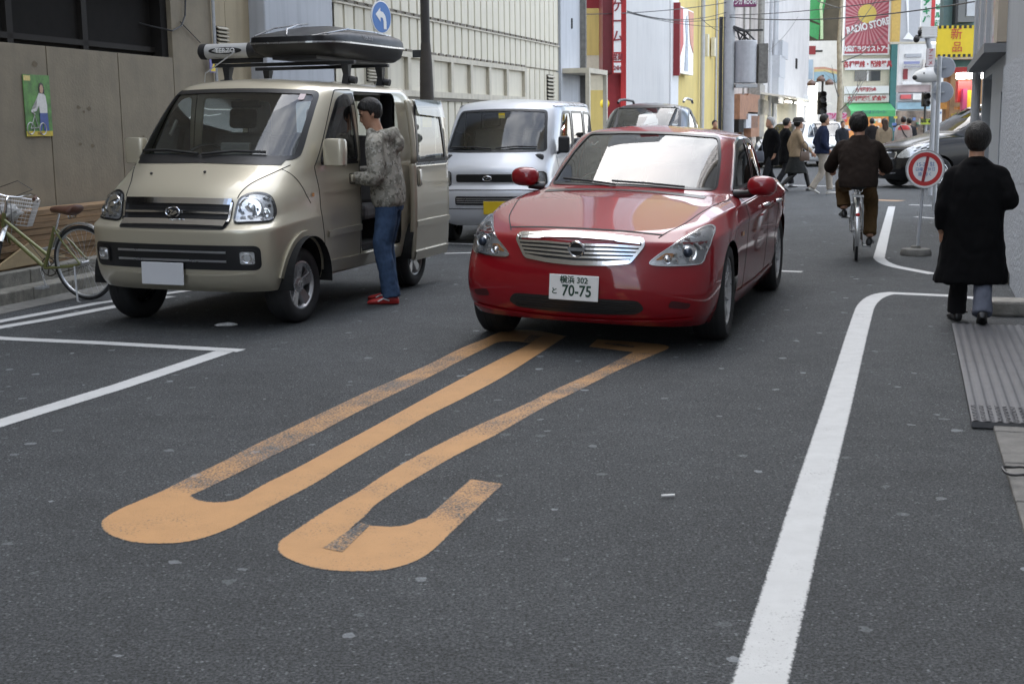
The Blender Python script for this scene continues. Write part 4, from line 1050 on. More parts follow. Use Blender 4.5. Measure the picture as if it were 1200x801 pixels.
M['reflector_grey'] = mk('lamp_inner_grey', (.66,.67,.68), .3, .75, var=.2, scale=30)
M['amber'] = mk('amber_lens', (.55,.24,.07), .2, var=.1)
M['red_lens'] = mk('red_lens', (.40,.01,.012), .15, var=.1)
M['gap'] = mk('panel_gap', (.012,.012,.012), .8, var=0)
M['trim_black'] = mk('black_trim', (.014,.014,.015), .35, var=0)
M['wiper'] = mk('wiper_rubber', (.012,.012,.012), .6, var=0)
M['plate'] = mk('number_plate', (.78,.78,.76), .45, var=.03)
M['plate_ink'] = mk('plate_ink', (.012,.05,.03), .5, var=0)
M['plate_yellow'] = mk('yellow_plate', (.75,.52,.02), .45, var=.03)
def wheel(parent, x, y, R0, w, rim_r, spokes=5, steer=0.0, mat=None, double=False, fat=1.0, label=None):
    """wheel: tyre with a rim and hub beneath it; y sign gives the outer side"""
    sg = 1 if y > 0 else -1; mat = mat or M['alloy']
    hw = w/2
    prof = [(rim_r, -hw*.9), (rim_r+.015, -hw), (R0-.035, -hw*1.02), (R0-.008, -hw*.82), (R0, -hw*.6), (R0, hw*.6), (R0-.008, hw*.82), (R0-.035, hw*1.02), (rim_r+.015, hw), (rim_r, hw*.9), (rim_r-.012, hw*.6), (rim_r-.02, -hw*.6), (rim_r, -hw*.9)]
    m = MB(); m.lathe(prof, (0,0,0), (0,sg,0), 48)
    for g in (-.35, 0, .35): m.ringx((0, g*hw, 0), (0,1,0), R0-.001, .004, 48, 6)
    t = m.build('wheel', M['rubber'], parent, smooth=True, auto=35); t.location = (x, y, R0); t.rotation_euler = (0,0,steer)
    r = MB(); o = hw*.78
    r.lathe([(rim_r, o*.2), (rim_r+.004, o*1.12), (rim_r-.012, o*1.16), (rim_r-.03, o*.85), (rim_r-.035, -hw*.5)], (0,0,0), (0,sg,0), 48)
    nspoke = spokes*(2 if double else 1)
    for k in range(spokes):
        for dv in ((-.13, .13) if double else (0,)):
            a = 2*pi*k/spokes+pi/2; a1 = a+dv; a0 = a+dv*.9
            ca, sa = cos(a1), sin(a1); w0, w1 = (.020, .016) if double else (.026*fat, .036*fat)
            i0 = Vector((cos(a0)*.045, sg*o*.80, sin(a0)*.045)); i1 = Vector((ca*(rim_r-.015), sg*o*1.04, sa*(rim_r-.015)))
            tn = Vector((-sa, 0, ca)); dp = Vector((0, -sg*.035, 0))
            r.add([i0-tn*w0, i0+tn*w0, i1+tn*w1, i1-tn*w1, i0-tn*w0*1.2+dp, i0+tn*w0*1.2+dp, i1+tn*w1*1.3+dp, i1-tn*w1*1.3+dp], [(0,1,2,3),(4,7,6,5),(0,4,5,1),(1,5,6,2),(2,6,7,3),(3,7,4,0)])
    r.lathe([(.0, o*.98), (.028, o*.97), (.032, o*.9), (.062, o*.84), (.068, o*.6), (.068, 0)], (0,0,0), (0,sg,0), 24)
    for k in range(5):
        a = 2*pi*k/5+.3; r.cyl((cos(a)*.047, sg*o*.80, sin(a)*.047), (cos(a)*.047, sg*o*.9, sin(a)*.047), .009, n=8)
    rim = r.build('rim', mat, t, smooth=True, auto=30, bevel=.002)
    d = MB(); d.lathe([(0, 0), (rim_r-.05, .0), (rim_r-.05, -.02), (rim_r-.02, -.02), (rim_r-.02, -.05)], (0,0,0), (0,sg,0), 32); d.build('brake_disc', mk('brake_dark', (.03,.03,.032), .5, .4, var=.1) if 'brake' not in M else M['brake'], t)
    return t
M['brake'] = mk('brake_dark', (.03,.03,.032), .5, .4, var=.1)
def arches(sh, xs, zc, r, bodymat, root, yin=.50, lip=.022, off=.006):
    for x in xs:
        for ax in ('y+', 'y-'):
            sh.cut(circ(x, zc, r, 48), ax, snap=.07)
            c = [p for p in circ(x, zc, r+.004, 40, -.35, pi+.35) if p[1] > .2]
    for x in xs:
        for sg in (1, -1):
            rings = []; wl = MB()
            for y in (yin, .70, .80): rings.append([(x+(r+.012)*cos(a), sg*y, zc+(r+.012)*sin(a)) for a in [-.12+(pi+.24)*i/20 for i in range(21)]])
            wl.loft(rings, cap=False, closed=False); wl.poly(rings[0])
            wl.build('wheel_well', M['well'], root, fix=False)
def seat(parent, x, y, z, mat, h=.62, w=.46):
    m = MB(); m.box(x-.25, x+.25, y-w/2, y+w/2, z-.10, z+.05)
    m.obox((x-.30, y, z+h/2), (.055,0,-.0), (0,w/2,0), (-.08,0,h/2)); m.obox((x-.40, y, z+h+.12), (.04,0,0), (0,.12,0), (-.012,0,.085))
    return m.build('seat', mat, parent, bevel=.035)
def mirror_pod(parent, p, sg, size, mat):
    m = MB(); sx, sy, sz = size
    rings = []
    for t, k in ((-1,.55),(-.8,.85),(-.3,1),(.35,.93),(.75,.72),(1,.35)):
        rings.append([(p[0]+t*sx, p[1]+sy*k*cos(a)*(1 if abs(cos(a))<2 else 1), p[2]+sz*k*sin(a)) for a in [2*pi*i/20 for i in range(20)]])
    rings = [[(q[0], p[1]+math.copysign(abs((q[1]-p[1])/sy)**.75, q[1]-p[1])*sy, p[2]+math.copysign(abs((q[2]-p[2])/sz)**.8, q[2]-p[2])*sz) for q in r] for r in rings]
    return m.loft(rings).build('mirror', mat, parent, smooth=True)
# ================================================================ red sedan
RS_, RX, RY, RYAW = 1.02, .67, 9.44, R(18.2)
M['car_red'] = mk('red_metallic_paint', (.22,.003,.008), .45, .0, var=0, coat=1.0, spec=.15)
red = thing('red_sedan', 'glossy red sedan facing the camera in the middle of the street', 'car', (RX, RY, 0), -pi/2-RYAW)
red.scale = (RS_,)*3
LV = [
 [(.755,0,.19),(.745,.30,.19),(.69,.56,.19),(.55,.73,.19),(.42,.80,.19),(.02,.825,.19),(-.45,.825,.19),(-.95,.825,.19),(-1.5,.825,.19),(-2.1,.825,.19),(-2.55,.825,.19),(-2.95,.825,.21),(-3.35,.80,.24),(-3.68,.68,.27),(-3.80,.50,.28),(-3.84,.27,.28),(-3.85,0,.28)],
 [(.835,0,.25),(.82,.31,.25),(.765,.59,.255),(.62,.775,.265),(.44,.852,.27),(.02,.868,.27),(-.45,.862,.26),(-.95,.862,.26),(-1.5,.862,.26),(-2.1,.862,.26),(-2.55,.862,.27),(-2.95,.868,.29),(-3.35,.84,.31),(-3.72,.72,.33),(-3.86,.52,.34),(-3.91,.28,.34),(-3.92,0,.34)],
 [(.850,0,.40),(.838,.31,.40),(.785,.60,.40),(.64,.795,.41),(.43,.872,.43),(.02,.885,.45),(-.45,.872,.42),(-.95,.872,.42),(-1.5,.872,.42),(-2.1,.872,.42),(-2.55,.878,.44),(-2.95,.89,.46),(-3.35,.865,.48),(-3.74,.745,.50),(-3.89,.54,.51),(-3.94,.28,.51),(-3.95,0,.51)],
 [(.838,0,.545),(.825,.31,.545),(.765,.60,.55),(.61,.79,.565),(.39,.872,.59),(0,.888,.62),(-.48,.884,.62),(-.97,.884,.62),(-1.5,.884,.63),(-2.1,.884,.64),(-2.55,.888,.66),(-2.95,.893,.68),(-3.36,.868,.70),(-3.74,.75,.72),(-3.88,.54,.73),(-3.93,.28,.73),(-3.94,0,.73)],
 [(.790,0,.735),(.775,.30,.733),(.690,.575,.725),(.50,.765,.735),(.26,.850,.765),(-.05,.875,.785),(-.5,.876,.80),(-.98,.876,.81),(-1.5,.876,.825),(-2.1,.876,.84),(-2.56,.88,.86),(-2.96,.882,.88),(-3.35,.853,.90),(-3.70,.73,.915),(-3.82,.52,.92),(-3.86,.27,.925),(-3.865,0,.93)],
 [(.715,0,.785),(.70,.29,.785),(.585,.535,.79),(.36,.705,.83),(.12,.785,.868),(-.16,.815,.892),(-.55,.826,.905),(-1.0,.826,.915),(-1.5,.826,.925),(-2.1,.826,.94),(-2.56,.825,.955),(-2.95,.812,.972),(-3.3,.78,.985),(-3.60,.66,.995),(-3.74,.46,1.0),(-3.78,.24,1.005),(-3.79,0,1.005)],
 [(.36,0,.880),(.345,.25,.872),(.26,.44,.862),(.10,.60,.895),(-.08,.685,.922),(-.30,.74,.935),(-.62,.768,.938),(-1.03,.776,.945),(-1.5,.778,.953),(-2.1,.778,.965),(-2.56,.775,.978),(-2.93,.752,.992),(-3.24,.70,1.005),(-3.48,.58,1.015),(-3.6,.40,1.02),(-3.64,.2,1.025),(-3.65,0,1.025)],
 [(-.12,0,.962),(-.13,.25,.953),(-.18,.44,.942),(-.27,.57,.946),(-.40,.645,.952),(-.54,.69,.953),(-.78,.722,.955),(-1.1,.738,.96),(-1.52,.744,.967),(-2.08,.744,.98),(-2.53,.738,.992),(-2.85,.71,1.005),(-3.07,.65,1.02),(-3.25,.53,1.035),(-3.34,.36,1.04),(-3.36,.18,1.045),(-3.37,0,1.045)],
 [(-.50,0,1.000),(-.51,.26,.995),(-.55,.45,.985),(-.62,.565,.98),(-.71,.63,.975),(-.83,.672,.973),(-1.0,.704,.972),(-1.22,.718,.975),(-1.56,.724,.983),(-2.06,.724,.995),(-2.48,.712,1.006),(-2.74,.678,1.016),(-2.90,.612,1.034),(-3.03,.50,1.05),(-3.09,.34,1.057),(-3.11,.17,1.06),(-3.12,0,1.06)],
 [(-.92,0,1.215),(-.93,.25,1.21),(-.965,.43,1.197),(-1.02,.53,1.185),(-1.09,.585,1.175),(-1.18,.618,1.17),(-1.29,.640,1.168),(-1.43,.650,1.172),(-1.68,.656,1.178),(-2.04,.656,1.184),(-2.38,.645,1.186),(-2.59,.61,1.19),(-2.72,.552,1.2),(-2.80,.45,1.21),(-2.85,.31,1.216),(-2.865,.15,1.22),(-2.87,0,1.22)],
 [(-1.36,0,1.405),(-1.365,.24,1.40),(-1.385,.40,1.388),(-1.42,.478,1.377),(-1.47,.520,1.368),(-1.54,.546,1.363),(-1.63,.56,1.362),(-1.72,.567,1.366),(-1.88,.572,1.37),(-2.07,.572,1.372),(-2.24,.565,1.37),(-2.36,.54,1.365),(-2.44,.488,1.364),(-2.50,.40,1.364),(-2.53,.28,1.364),(-2.54,.14,1.366),(-2.545,0,1.368)],
 [(-1.52,0,1.445),(-1.52,.20,1.44),(-1.53,.31,1.432),(-1.55,.37,1.424),(-1.58,.40,1.42),(-1.63,.42,1.418),(-1.69,.43,1.418),(-1.76,.435,1.42),(-1.88,.44,1.422),(-2.02,.44,1.42),(-2.14,.435,1.418),(-2.22,.415,1.415),(-2.28,.37,1.414),(-2.33,.30,1.413),(-2.35,.2,1.412),(-2.36,.1,1.413),(-2.36,0,1.414)],
 [(-1.7,0,1.462)]*8+[(-1.9,0,1.465)]+[(-2.15,0,1.455)]*8,
]
for i_ in range(5):
    LV[i_] = [(x+(.014 if j == 2 else .034 if j == 3 else .01 if j == 4 else 0), y*(1.04 if j == 2 else 1.03 if j == 3 else 1.0), z) for j, (x, y, z) in enumerate(LV[i_])]
for i_, (k_, dz_) in {8: (1.03, 0), 9: (1.09, .0), 10: (1.145, -.002), 11: (1.2, .0), 12: (1, .0)}.items():
    LV[i_] = [(x, y*k_, z+dz_) for x, y, z in LV[i_]]
sh = Shell(LV, crease={2: .25, 4: .55, 5: .75, 8: .5, 10: .3})
WS = [(.625,1.005),(.61,1.10),(.575,1.245),(.525,1.362),(.50,1.379),(.2,1.394),(0,1.397)]; WS = rounded([(-y, z) for y, z in WS[:-1]]+[(0,1.397)]+WS[:-1][::-1]+[(.30,1.018),(0,1.022),(-.30,1.018)], .03)
fwin = rounded([(-1.02,1.0),(-1.25,1.16),(-1.50,1.305),(-1.66,1.34),(-1.80,1.345),(-1.82,1.012)], .03)
rwin = rounded([(-1.90,1.014),(-1.88,1.345),(-2.10,1.34),(-2.30,1.285),(-2.50,1.14),(-2.58,1.035)], .03)
side_all = rounded([(-.95,.985),(-1.22,1.17),(-1.50,1.332),(-1.66,1.364),(-1.88,1.37),(-2.12,1.364),(-2.33,1.31),(-2.55,1.15),(-2.67,1.012)], .05)
RW = rounded([(-.50,1.06),(.50,1.06),(.42,1.34),(-.42,1.34)], .05)
sh.cut(WS, 'x+', lambda c: c.x < -.35)
sh.cut(RW, 'x-', lambda c: c.x > -3.3 and c.z > 1.0)
for ax in ('y+', 'y-'):
    for w in (fwin, rwin): sh.cut(w, ax)
arches(sh, (0, -2.85), .335, .372, M['car_red'], red)
body = sh.build('body', M['car_red'], red)
M['car_glass'] = glass('car_glass', (.62,.70,.66), .30)
M['car_glass_side'] = glass('car_side_glass', (.42,.46,.45), .55)
ws = sh.patch('windscreen', WS, 'x+', M['car_glass'], red, off=-.002, res=.06)
sh.ribbon('windscreen_seal', WS, 'x+', .016, M['trim_black'], ws, off=.004, closed=True)
sh.patch('rear_window', RW, 'x-', M['car_glass_side'], red, off=-.002, res=.08)
for ax in ('y+', 'y-'):
    a = sh.patch('side_window', fwin, ax, M['car_glass_side'], red, off=-.003, res=.08); b2 = sh.patch('side_window', rwin, ax, M['car_glass_side'], red, off=-.003, res=.08)
    sh.ribbon('window_seal', fwin, ax, .03, M['trim_black'], a, off=.003, closed=True); sh.ribbon('window_seal', rwin, ax, .03, M['trim_black'], b2, off=.003, closed=True)
    sh.ribbon('chrome_trim', side_all, ax, .014, M['chrome'], red, off=.006, closed=True)
    # door gaps, sill line, handles
    for pl in ([(-.70,.30),(-.72,.62),(-.80,.80),(-.92,.93),(-.96,.985)], [(-1.86,.27),(-1.88,.6),(-1.87,1.0)], [(-2.52,.40),(-2.42,.52),(-2.40,.6),(-2.52,.78),(-2.66,.93),(-2.68,1.0)], [(-.70,.30),(-1.86,.27),(-2.35,.30),(-2.52,.40)]):
        g = MB(); sh.ribbon('x', smooth_poly(pl, 5, False), ax, .007, None, None, off=.0015, mb=g); g.build('door_gap', M['gap'], red, fix=False)
    for hx in (-1.70, -2.42):
        h_ = MB(); sg = 1 if ax == 'y+' else -1
        pts = [sh.pt(ax, hx+t, .845+.02*t, o_) for t, o_ in ((.10,.004),(.08,.03),(0,.036),(-.08,.03),(-.10,.004))]
        h_.tube(pts, .013, 8); h_.build('door_handle', M['chrome'], red, smooth=True)
    sh.ribbon('skirt_line', [(-.50,.30),(-1.5,.285),(-2.38,.305)], ax, .016, M['car_red'], red, off=.012)
    sh.patch('side_marker', rounded([(-.42,.70),(-.52,.70),(-.53,.73),(-.43,.73)], .01), ax, M['amber'], red, off=.006, res=.05)
# hood shut lines
hl = [(.66,.50),(.40,.60),(.12,.655),(-.15,.70),(-.45,.735),(-.72,.745)]
for sg in (1, -1): g = MB(); sh.ribbon('x', smooth_poly([(x, sg*y) for x, y in hl], 5, False), 'z+', .007, None, None, off=.0015, mb=g); g.build('hood_gap', M['gap'], red, fix=False)
g = MB()
sh.ribbon('x', smooth_poly([(-.52,.775),(-.30,.79),(0,.795),(.30,.79),(.52,.775)], 5, False), 'x+', .007, None, None, off=.0015, mb=g)
g.build('hood_gap', M['gap'], red, fix=False)
cw = sh.patch('cowl', [(-.40,.60),(-.40,-.60),(-.52,-.60),(-.47,-.3),(-.45,0),(-.47,.3),(-.52,.60)][::-1], 'z+', M['trim_black'], red, off=.003, res=.06)
# grille with slats and badge
GK = .93
gr = rounded([(y*GK, .76-(.76-z)*.86) for y, z in [(-.455,.705),(-.44,.738),(-.2,.757),(0,.762),(.2,.757),(.44,.738),(.455,.705),(.375,.578),(.2,.556),(0,.548),(-.2,.556),(-.375,.578)]], .02)
go = sh.patch('grille', gr, 'x+', M['trim_black'], red, off=.002, res=.04)
sh.ribbon('grille_surround', gr, 'x+', .018, M['chrome'], go, off=.014, closed=True, h=.01)
tp_ = MB(); sh.ribbon('x', [(-.40,.731),(-.2,.746),(0,.751),(.2,.746),(.40,.731)], 'x+', .026, None, None, off=.016, mb=tp_, h=.01)
tp_.build('grille_bar', M['chrome'], go, smooth=True); tp_ = MB()
sh.ribbon('x', [(-.345,.610),(-.2,.594),(0,.587),(.2,.594),(.345,.610)], 'x+', .022, None, None, off=.016, mb=tp_, h=.01)
tp_.build('grille_bar', M['chrome'], go, smooth=True)
for k in range(4):
    z = .626+k*.026; w_ = .375+.04*(k/3); dz = .012-.006*k
    sl_ = MB(); sh.ribbon('x', [(-w_,z+dz*0.6),(-w_*.5,z+.001),(0,z-.004),(w_*.5,z+.001),(w_,z+dz*.6)], 'x+', .013, None, None, off=.015, mb=sl_, h=.012)
    sl_.build('slat', M['chrome'], go, smooth=True)
bx = sh.pt('x+', 0, .668, .026)
bd_ = MB(); bd_.ringx(bx, (1,0,-.12), .048, .008, 32, 8); bd_.obox(bx+Vector((.006,0,0)), (.004,0,0), (0,.056,0), (0,0,.011)); bd_.build('badge', M['chrome'], go, smooth=True)
bk = MB(); bk.cyl(bx-Vector((.01,0,0)), bx-Vector((.004,0,0)), .046); bk.build('badge_backing', M['trim_black'], go)
# lower intakes
it = sh.patch('lower_intake', rounded([(-.42,.365),(.42,.365),(.46,.31),(.40,.272),(.2,.262),(0,.26),(-.2,.262),(-.40,.272),(-.46,.31)], .03), 'x+', M['trim_black'], red, off=.003, res=.05)
m = MB()
for z in (.285,.300,.318,.336,.352): sh.ribbon('x', [(-.40,z),(0,z-.002),(.40,z)], 'x+', .005, None, None, off=.008, mb=m)
m.build('intake_mesh', M['black'], it, fix=False)
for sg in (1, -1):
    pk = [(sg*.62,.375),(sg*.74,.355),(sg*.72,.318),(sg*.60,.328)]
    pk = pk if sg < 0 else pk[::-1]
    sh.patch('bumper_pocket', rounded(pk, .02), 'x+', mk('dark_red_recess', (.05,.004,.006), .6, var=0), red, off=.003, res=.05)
sh.ribbon('splitter', [(-.74,.255),(-.55,.238),(-.2,.222),(0,.22),(.2,.222),(.55,.238),(.74,.255)], 'x+', .018, M['car_red'], red, off=.016)
# headlamps
hlp = smooth_poly([(.475,.600),(.50,.640),(.575,.700),(.655,.760),(.715,.805),(.760,.822),(.795,.800),(.800,.735),(.785,.655),(.772,.607),(.70,.596),(.58,.592)], 4)
for sg in (1, -1):
    pol = hlp if sg > 0 else mir(hlp)
    # reflector bowl sits behind, clear lens over it
    hb = sh.patch('headlight', pol, 'x+', M['reflector_grey'], red, off=.002, res=.03)
    for y, z, r_ in ((.690,.672,.058),(.575,.632,.030)):
        dt = MB()
        c_ = sh.pt('x+', sg*y, z, .004); n_ = Vector((.97, sg*.22, .08)).normalized()
        dt.lathe([(r_, .004), (r_*1.0, .012), (r_*.82, .010), (r_*.75, .004)], c_, n_, 28)
        dt.lathe([(r_*.70, .002),(r_*.55, .014),(r_*.3, .020),(0.001, .022)], c_, n_, 24)
        dt.build('lamp_ring', M['reflector'], hb, smooth=True)
    pr_ = MB(); c_ = sh.pt('x+', sg*.690, .672, .006); pr_.ell(c_+Vector((.006, sg*.002, 0)), .032, 16, 10); pr_.build('projector', mk('projector_glass', (.03,.04,.06), .05, .3, var=0), hb, smooth=True)
    rf = random.Random(3)
    for k in range(16):
        y = rf.uniform(.56,.78); z = rf.uniform(.61,.79)
        if inside((y, z), [tuple(p) for p in hlp]):
            p, n_ = sh.hit('x+', sg*y, z); fc = MB(); fc.obox(p+n_*.006, (.004,0,.002), (0,.018,.006), (0,-.003,.012)); fc.build('facet', M['reflector'], hb)
    am = rounded([(sg*.505,.625),(sg*.56,.668),(sg*.61,.668),(sg*.60,.628)], .01)
    sh.patch('indicator', am if sg < 0 else am[::-1], 'x+', M['amber'], hb, off=.008, res=.03)
    sh.patch('lens', pol, 'x+', M['lens'], hb, off=.016, res=.03)
    sh.ribbon('lamp_edge', pol, 'x+', .007, M['reflector'], hb, off=.010, closed=True)
    # tail lamps
    tl = rounded([(sg*.50,.80),(sg*.74,.80),(sg*.70,.93),(sg*.50,.93)], .03)
    sh.patch('tail_lamp', tl, 'x-', M['red_lens'], red, off=.004, res=.05)
    # mirrors
    my_ = .945 if sg > 0 else .89
    mp_ = mirror_pod(red, (-.86, sg*my_, 1.04), sg, (.07,.11,.075), M['car_red'])
    MB().tube([(-.90, sg*.74, .97), (-.88, sg*.86, .975), (-.86, sg*(my_-.05), 1.0)], [.035,.028,.03], 10).build('mirror_arm', M['trim_black'], mp_, smooth=True)
    MB().ell((-.925, sg*my_, 1.04), (.012,.095,.062), 16, 8).build('mirror_glass', M['reflector'], mp_, smooth=True)
# number plate
plx = sh.pt('x+', 0, .45).x+.022
pt_ = MB().box(-.165, .165, -.004, .004, -.0825, .0825).build('number_plate', M['plate'], red, bevel=.006)
pt_.location = (plx, 0, .428); pt_.rotation_euler = (-R(2), 0, pi/2)
letters(pt_, [('横浜 302', 0, .048, .052, 'CENTER', .0012, .95), ('70-75', .022, -.022, .100, 'CENTER', .0022, .86), ('と', -.128, -.028, .046, 'CENTER', .0012)], M['plate_ink'], y=-.006)
letters(pt_, [('•', -.09, .05, .03), ('•', .092, .05, .03)], M['plate_ink'], y=-.006, name='bolt')
# wipers
for y0, y1 in ((.42, -.12), (-.08, -.52)):
    m = MB(); pts = [(y0, 1.012), ((y0+y1)/2, 1.028), (y1, 1.035)]
    sh.bar([Vector(p) for p in pts], 'x+', .008, off=.016, mb=m); m.build('wiper', M['wiper'], red)
# cabin
m = MB(); m.box(-3.0, -.4, -.66, .66, .25, .35); m.box(-3.7, .55, -.58, .58, .20, .26); m.build('underbody', M['well'], red)
m = MB(); m.loft([[(-.55,-.62,.80),(-.55,.62,.80),(-.55,.60,.97),(-.55,-.60,.97)],[(-.95,-.64,.70),(-.95,.64,.70),(-.95,.62,.98),(-.95,-.62,.98)],[(-1.05,-.64,.70),(-1.05,.64,.70),(-1.05,.62,.90),(-1.05,-.62,.90)]]); m.build('dashboard', M['interior'], red)
m = MB(); m.ringx((-1.12, -.36, .92), (1,0,.35), .17, .014, 28, 8); m.box(-1.12, -1.0, -.39, -.33, .86, .92); m.build('steering_wheel', M['black'], red, smooth=True)
for y in (.36, -.36): seat(red, -1.45, y, .60, M['seat_grey'], .55)
m = MB(); m.box(-2.75, -2.3, -.62, .62, .45, .62); m.obox((-2.72, 0, .85), (.07,0,0), (0,.6,0), (-.10,0,.26)); m.build('rear_seat', M['seat_grey'], red, bevel=.03)
m = MB(); m.box(-1.40, -1.36, -.11, .11, 1.28, 1.33); m.build('rear_view_mirror', M['black'], red)
for x in (0, -2.85):
    for y in (.775, -.775): wheel(red, x, y, .335, .222, .235, 7, steer=R(2) if x == 0 else 0, double=True)

# the body leans a little on its springs
for o in list(red.children):
    if not o.name.startswith(('wheel.','wheel')) or o.name.startswith('wheel_well'):
        o.matrix_basis = Matrix.Translation((0,0,.012)) @ Matrix.Rotation(R(-2.2), 4, 'X') @ o.matrix_basis
# ================================================================ gold minivan
GS, GX, GY, GYAW = 1.03, -2.385, 10.50, R(17.3)
M['car_gold'] = mk('gold_metallic_paint', (.53,.485,.375), .33, .45, var=0, coat=.8)
van = thing('gold_minivan', 'boxy gold minivan with open sliding door and a black roof box', 'minivan', (GX, GY, 0), -pi/2-GYAW)
van.scale = (GS, GS*1.06, GS)
def side_row(front, xs, y, z, rear):
    """front/rear explicit points, middle columns given by x list with one y and z"""
    return front+[(x, y, z) for x in xs]+rear
XS = (-.80, -1.30, -1.80, -2.20)
LG = [
 side_row([(.53,0,.24),(.52,.25,.24),(.47,.48,.24),(.36,.63,.245),(.28,.67,.25),(0,.70,.26),(-.38,.70,.27)], XS, .70, .27, [(-2.5,.69,.30),(-2.66,.62,.32),(-2.70,.35,.33),(-2.71,0,.33)]),
 side_row([(.60,0,.30),(.59,.25,.30),(.545,.49,.30),(.43,.655,.31),(.30,.705,.32),(0,.728,.33),(-.38,.722,.33)], XS, .722, .33, [(-2.5,.715,.36),(-2.71,.64,.38),(-2.76,.36,.39),(-2.77,0,.39)]),
 side_row([(.632,0,.50),(.622,.25,.50),(.578,.49,.50),(.465,.665,.51),(.32,.722,.53),(0,.742,.56),(-.38,.733,.55)], XS, .733, .55, [(-2.5,.728,.56),(-2.72,.65,.57),(-2.77,.36,.58),(-2.78,0,.58)]),
 side_row([(.628,0,.70),(.618,.25,.70),(.570,.49,.70),(.455,.665,.705),(.31,.722,.72),(0,.742,.745),(-.38,.737,.75)], XS, .737, .75, [(-2.5,.732,.75),(-2.72,.655,.75),(-2.77,.36,.75),(-2.78,0,.75)]),
 side_row([(.585,0,.775),(.575,.25,.775),(.527,.485,.775),(.412,.655,.78),(.27,.712,.79),(-.02,.733,.80),(-.40,.735,.80)], XS, .737, .80, [(-2.5,.732,.80),(-2.71,.655,.80),(-2.76,.36,.80),(-2.77,0,.80)]),
 side_row([(.560,0,.835),(.548,.25,.835),(.495,.48,.835),(.38,.640,.835),(.24,.70,.85),(-.05,.727,.86),(-.42,.731,.87)], XS, .735, .87, [(-2.5,.730,.87),(-2.70,.655,.87),(-2.75,.36,.87),(-2.76,0,.87)]),
 side_row([(.515,0,1.00),(.503,.25,.998),(.445,.47,.992),(.325,.625,.985),(.175,.687,.99),(-.10,.717,1.0),(-.45,.724,1.02)], XS, .729, 1.03, [(-2.49,.725,1.03),(-2.69,.65,1.03),(-2.74,.36,1.03),(-2.75,0,1.03)]),
 side_row([(.40,0,1.075),(.39,.25,1.073),(.34,.455,1.065),(.235,.605,1.055),(.10,.668,1.06),(-.15,.705,1.075),(-.48,.716,1.09)], XS, .722, 1.11, [(-2.48,.718,1.11),(-2.68,.645,1.11),(-2.73,.36,1.11),(-2.74,0,1.11)]),
 side_row([(.10,0,1.19),(.09,.27,1.187),(.05,.465,1.178),(-.02,.585,1.17),(-.10,.64,1.168),(-.24,.68,1.168),(-.50,.698,1.17)], XS, .706, 1.175, [(-2.46,.70,1.18),(-2.66,.63,1.18),(-2.71,.36,1.18),(-2.72,0,1.18)]),
 side_row([(-.20,0,1.47),(-.21,.26,1.467),(-.245,.45,1.46),(-.305,.56,1.455),(-.37,.61,1.45),(-.48,.643,1.45),(-.66,.66,1.45)], (-.95,-1.35,-1.80,-2.15), .665, 1.455, [(-2.42,.655,1.46),(-2.60,.59,1.46),(-2.65,.34,1.465),(-2.66,0,1.47)]),
 side_row([(-.50,0,1.735),(-.51,.25,1.732),(-.545,.43,1.725),(-.60,.525,1.715),(-.66,.568,1.71),(-.76,.595,1.71),(-.90,.608,1.712)], (-1.13,-1.45,-1.80,-2.12), .615, 1.72, [(-2.36,.605,1.725),(-2.50,.545,1.73),(-2.545,.32,1.735),(-2.555,0,1.74)]),
 side_row([(-.62,0,1.80),(-.63,.22,1.798),(-.66,.37,1.79),(-.71,.45,1.78),(-.76,.49,1.776),(-.84,.515,1.776),(-.97,.525,1.778)], (-1.17,-1.46,-1.80,-2.08), .53, 1.785, [(-2.28,.52,1.79),(-2.38,.465,1.793),(-2.42,.27,1.797),(-2.43,0,1.80)]),
 [(-1.0,0,1.835)]*8+[(-1.46,0,1.85)]+[(-1.9,0,1.845)]+[(-2.05,0,1.835)]*5,
]
def goldfix(i, j, x, y, z):
    # squarer nose, fuller shoulders, lower hood front
    if j in (1, 2, 3, 4) and i <= 6: y *= (1.06, 1.08, 1.065, 1.02)[j-1]; x += (.0, .01, .035, .03)[j-1]
    if i == 3 and j <= 4: x += .012
    if i in (4, 5) and j <= 4: x -= .018
    if i in (4, 5, 6, 7) and j <= 5: z -= (.03, .055, .075, .04)[i-4]*(1 if j < 4 else .7 if j == 4 else .35)
    if i >= 8: y *= (1.04, 1.075, 1.11, 1.2, 1)[i-8]
    return (x, y, z)
LG = [[goldfix(i, j, *p) for j, p in enumerate(r)] for i, r in enumerate(LG)]
sh = Shell(LG, crease={3: .55, 4: .55, 5: .3, 8: .3})
WSg = [(.640,1.20),(.635,1.30),(.615,1.50),(.593,1.665),(.572,1.70),(.25,1.712),(0,1.715)]
WSg = rounded([(-y, z) for y, z in WSg[:-1]]+[(0,1.715)]+WSg[:-1][::-1]+[(.30,1.205),(0,1.208),(-.30,1.205)], .035)
dwin = rounded([(-.36,1.165),(-.42,1.25),(-.60,1.47),(-.76,1.63),(-.84,1.665),(-.975,1.675),(-1.01,1.16)], .05)
open_ = rounded([(-1.08,.40),(-1.08,1.72),(-1.95,1.72),(-1.97,.40)], .05)
rwin = rounded([(-2.03,1.17),(-2.0,1.66),(-2.36,1.655),(-2.50,1.17)], .05)
mwin = rounded([(-1.20,1.17),(-1.20,1.67),(-1.90,1.67),(-1.92,1.17)], .05)
RWg = rounded([(-.56,1.17),(.56,1.17),(.50,1.66),(-.50,1.66)], .05)
sh.cut(WSg, 'x+', lambda c: c.x < .2 and c.z > 1.15)
sh.cut(dwin, 'y+'); sh.cut(dwin, 'y-'); sh.cut(open_, 'y+'); sh.cut(rwin, 'y-'); sh.cut(mwin, 'y-')
sh.cut(RWg, 'x-', lambda c: c.x < -2.3)
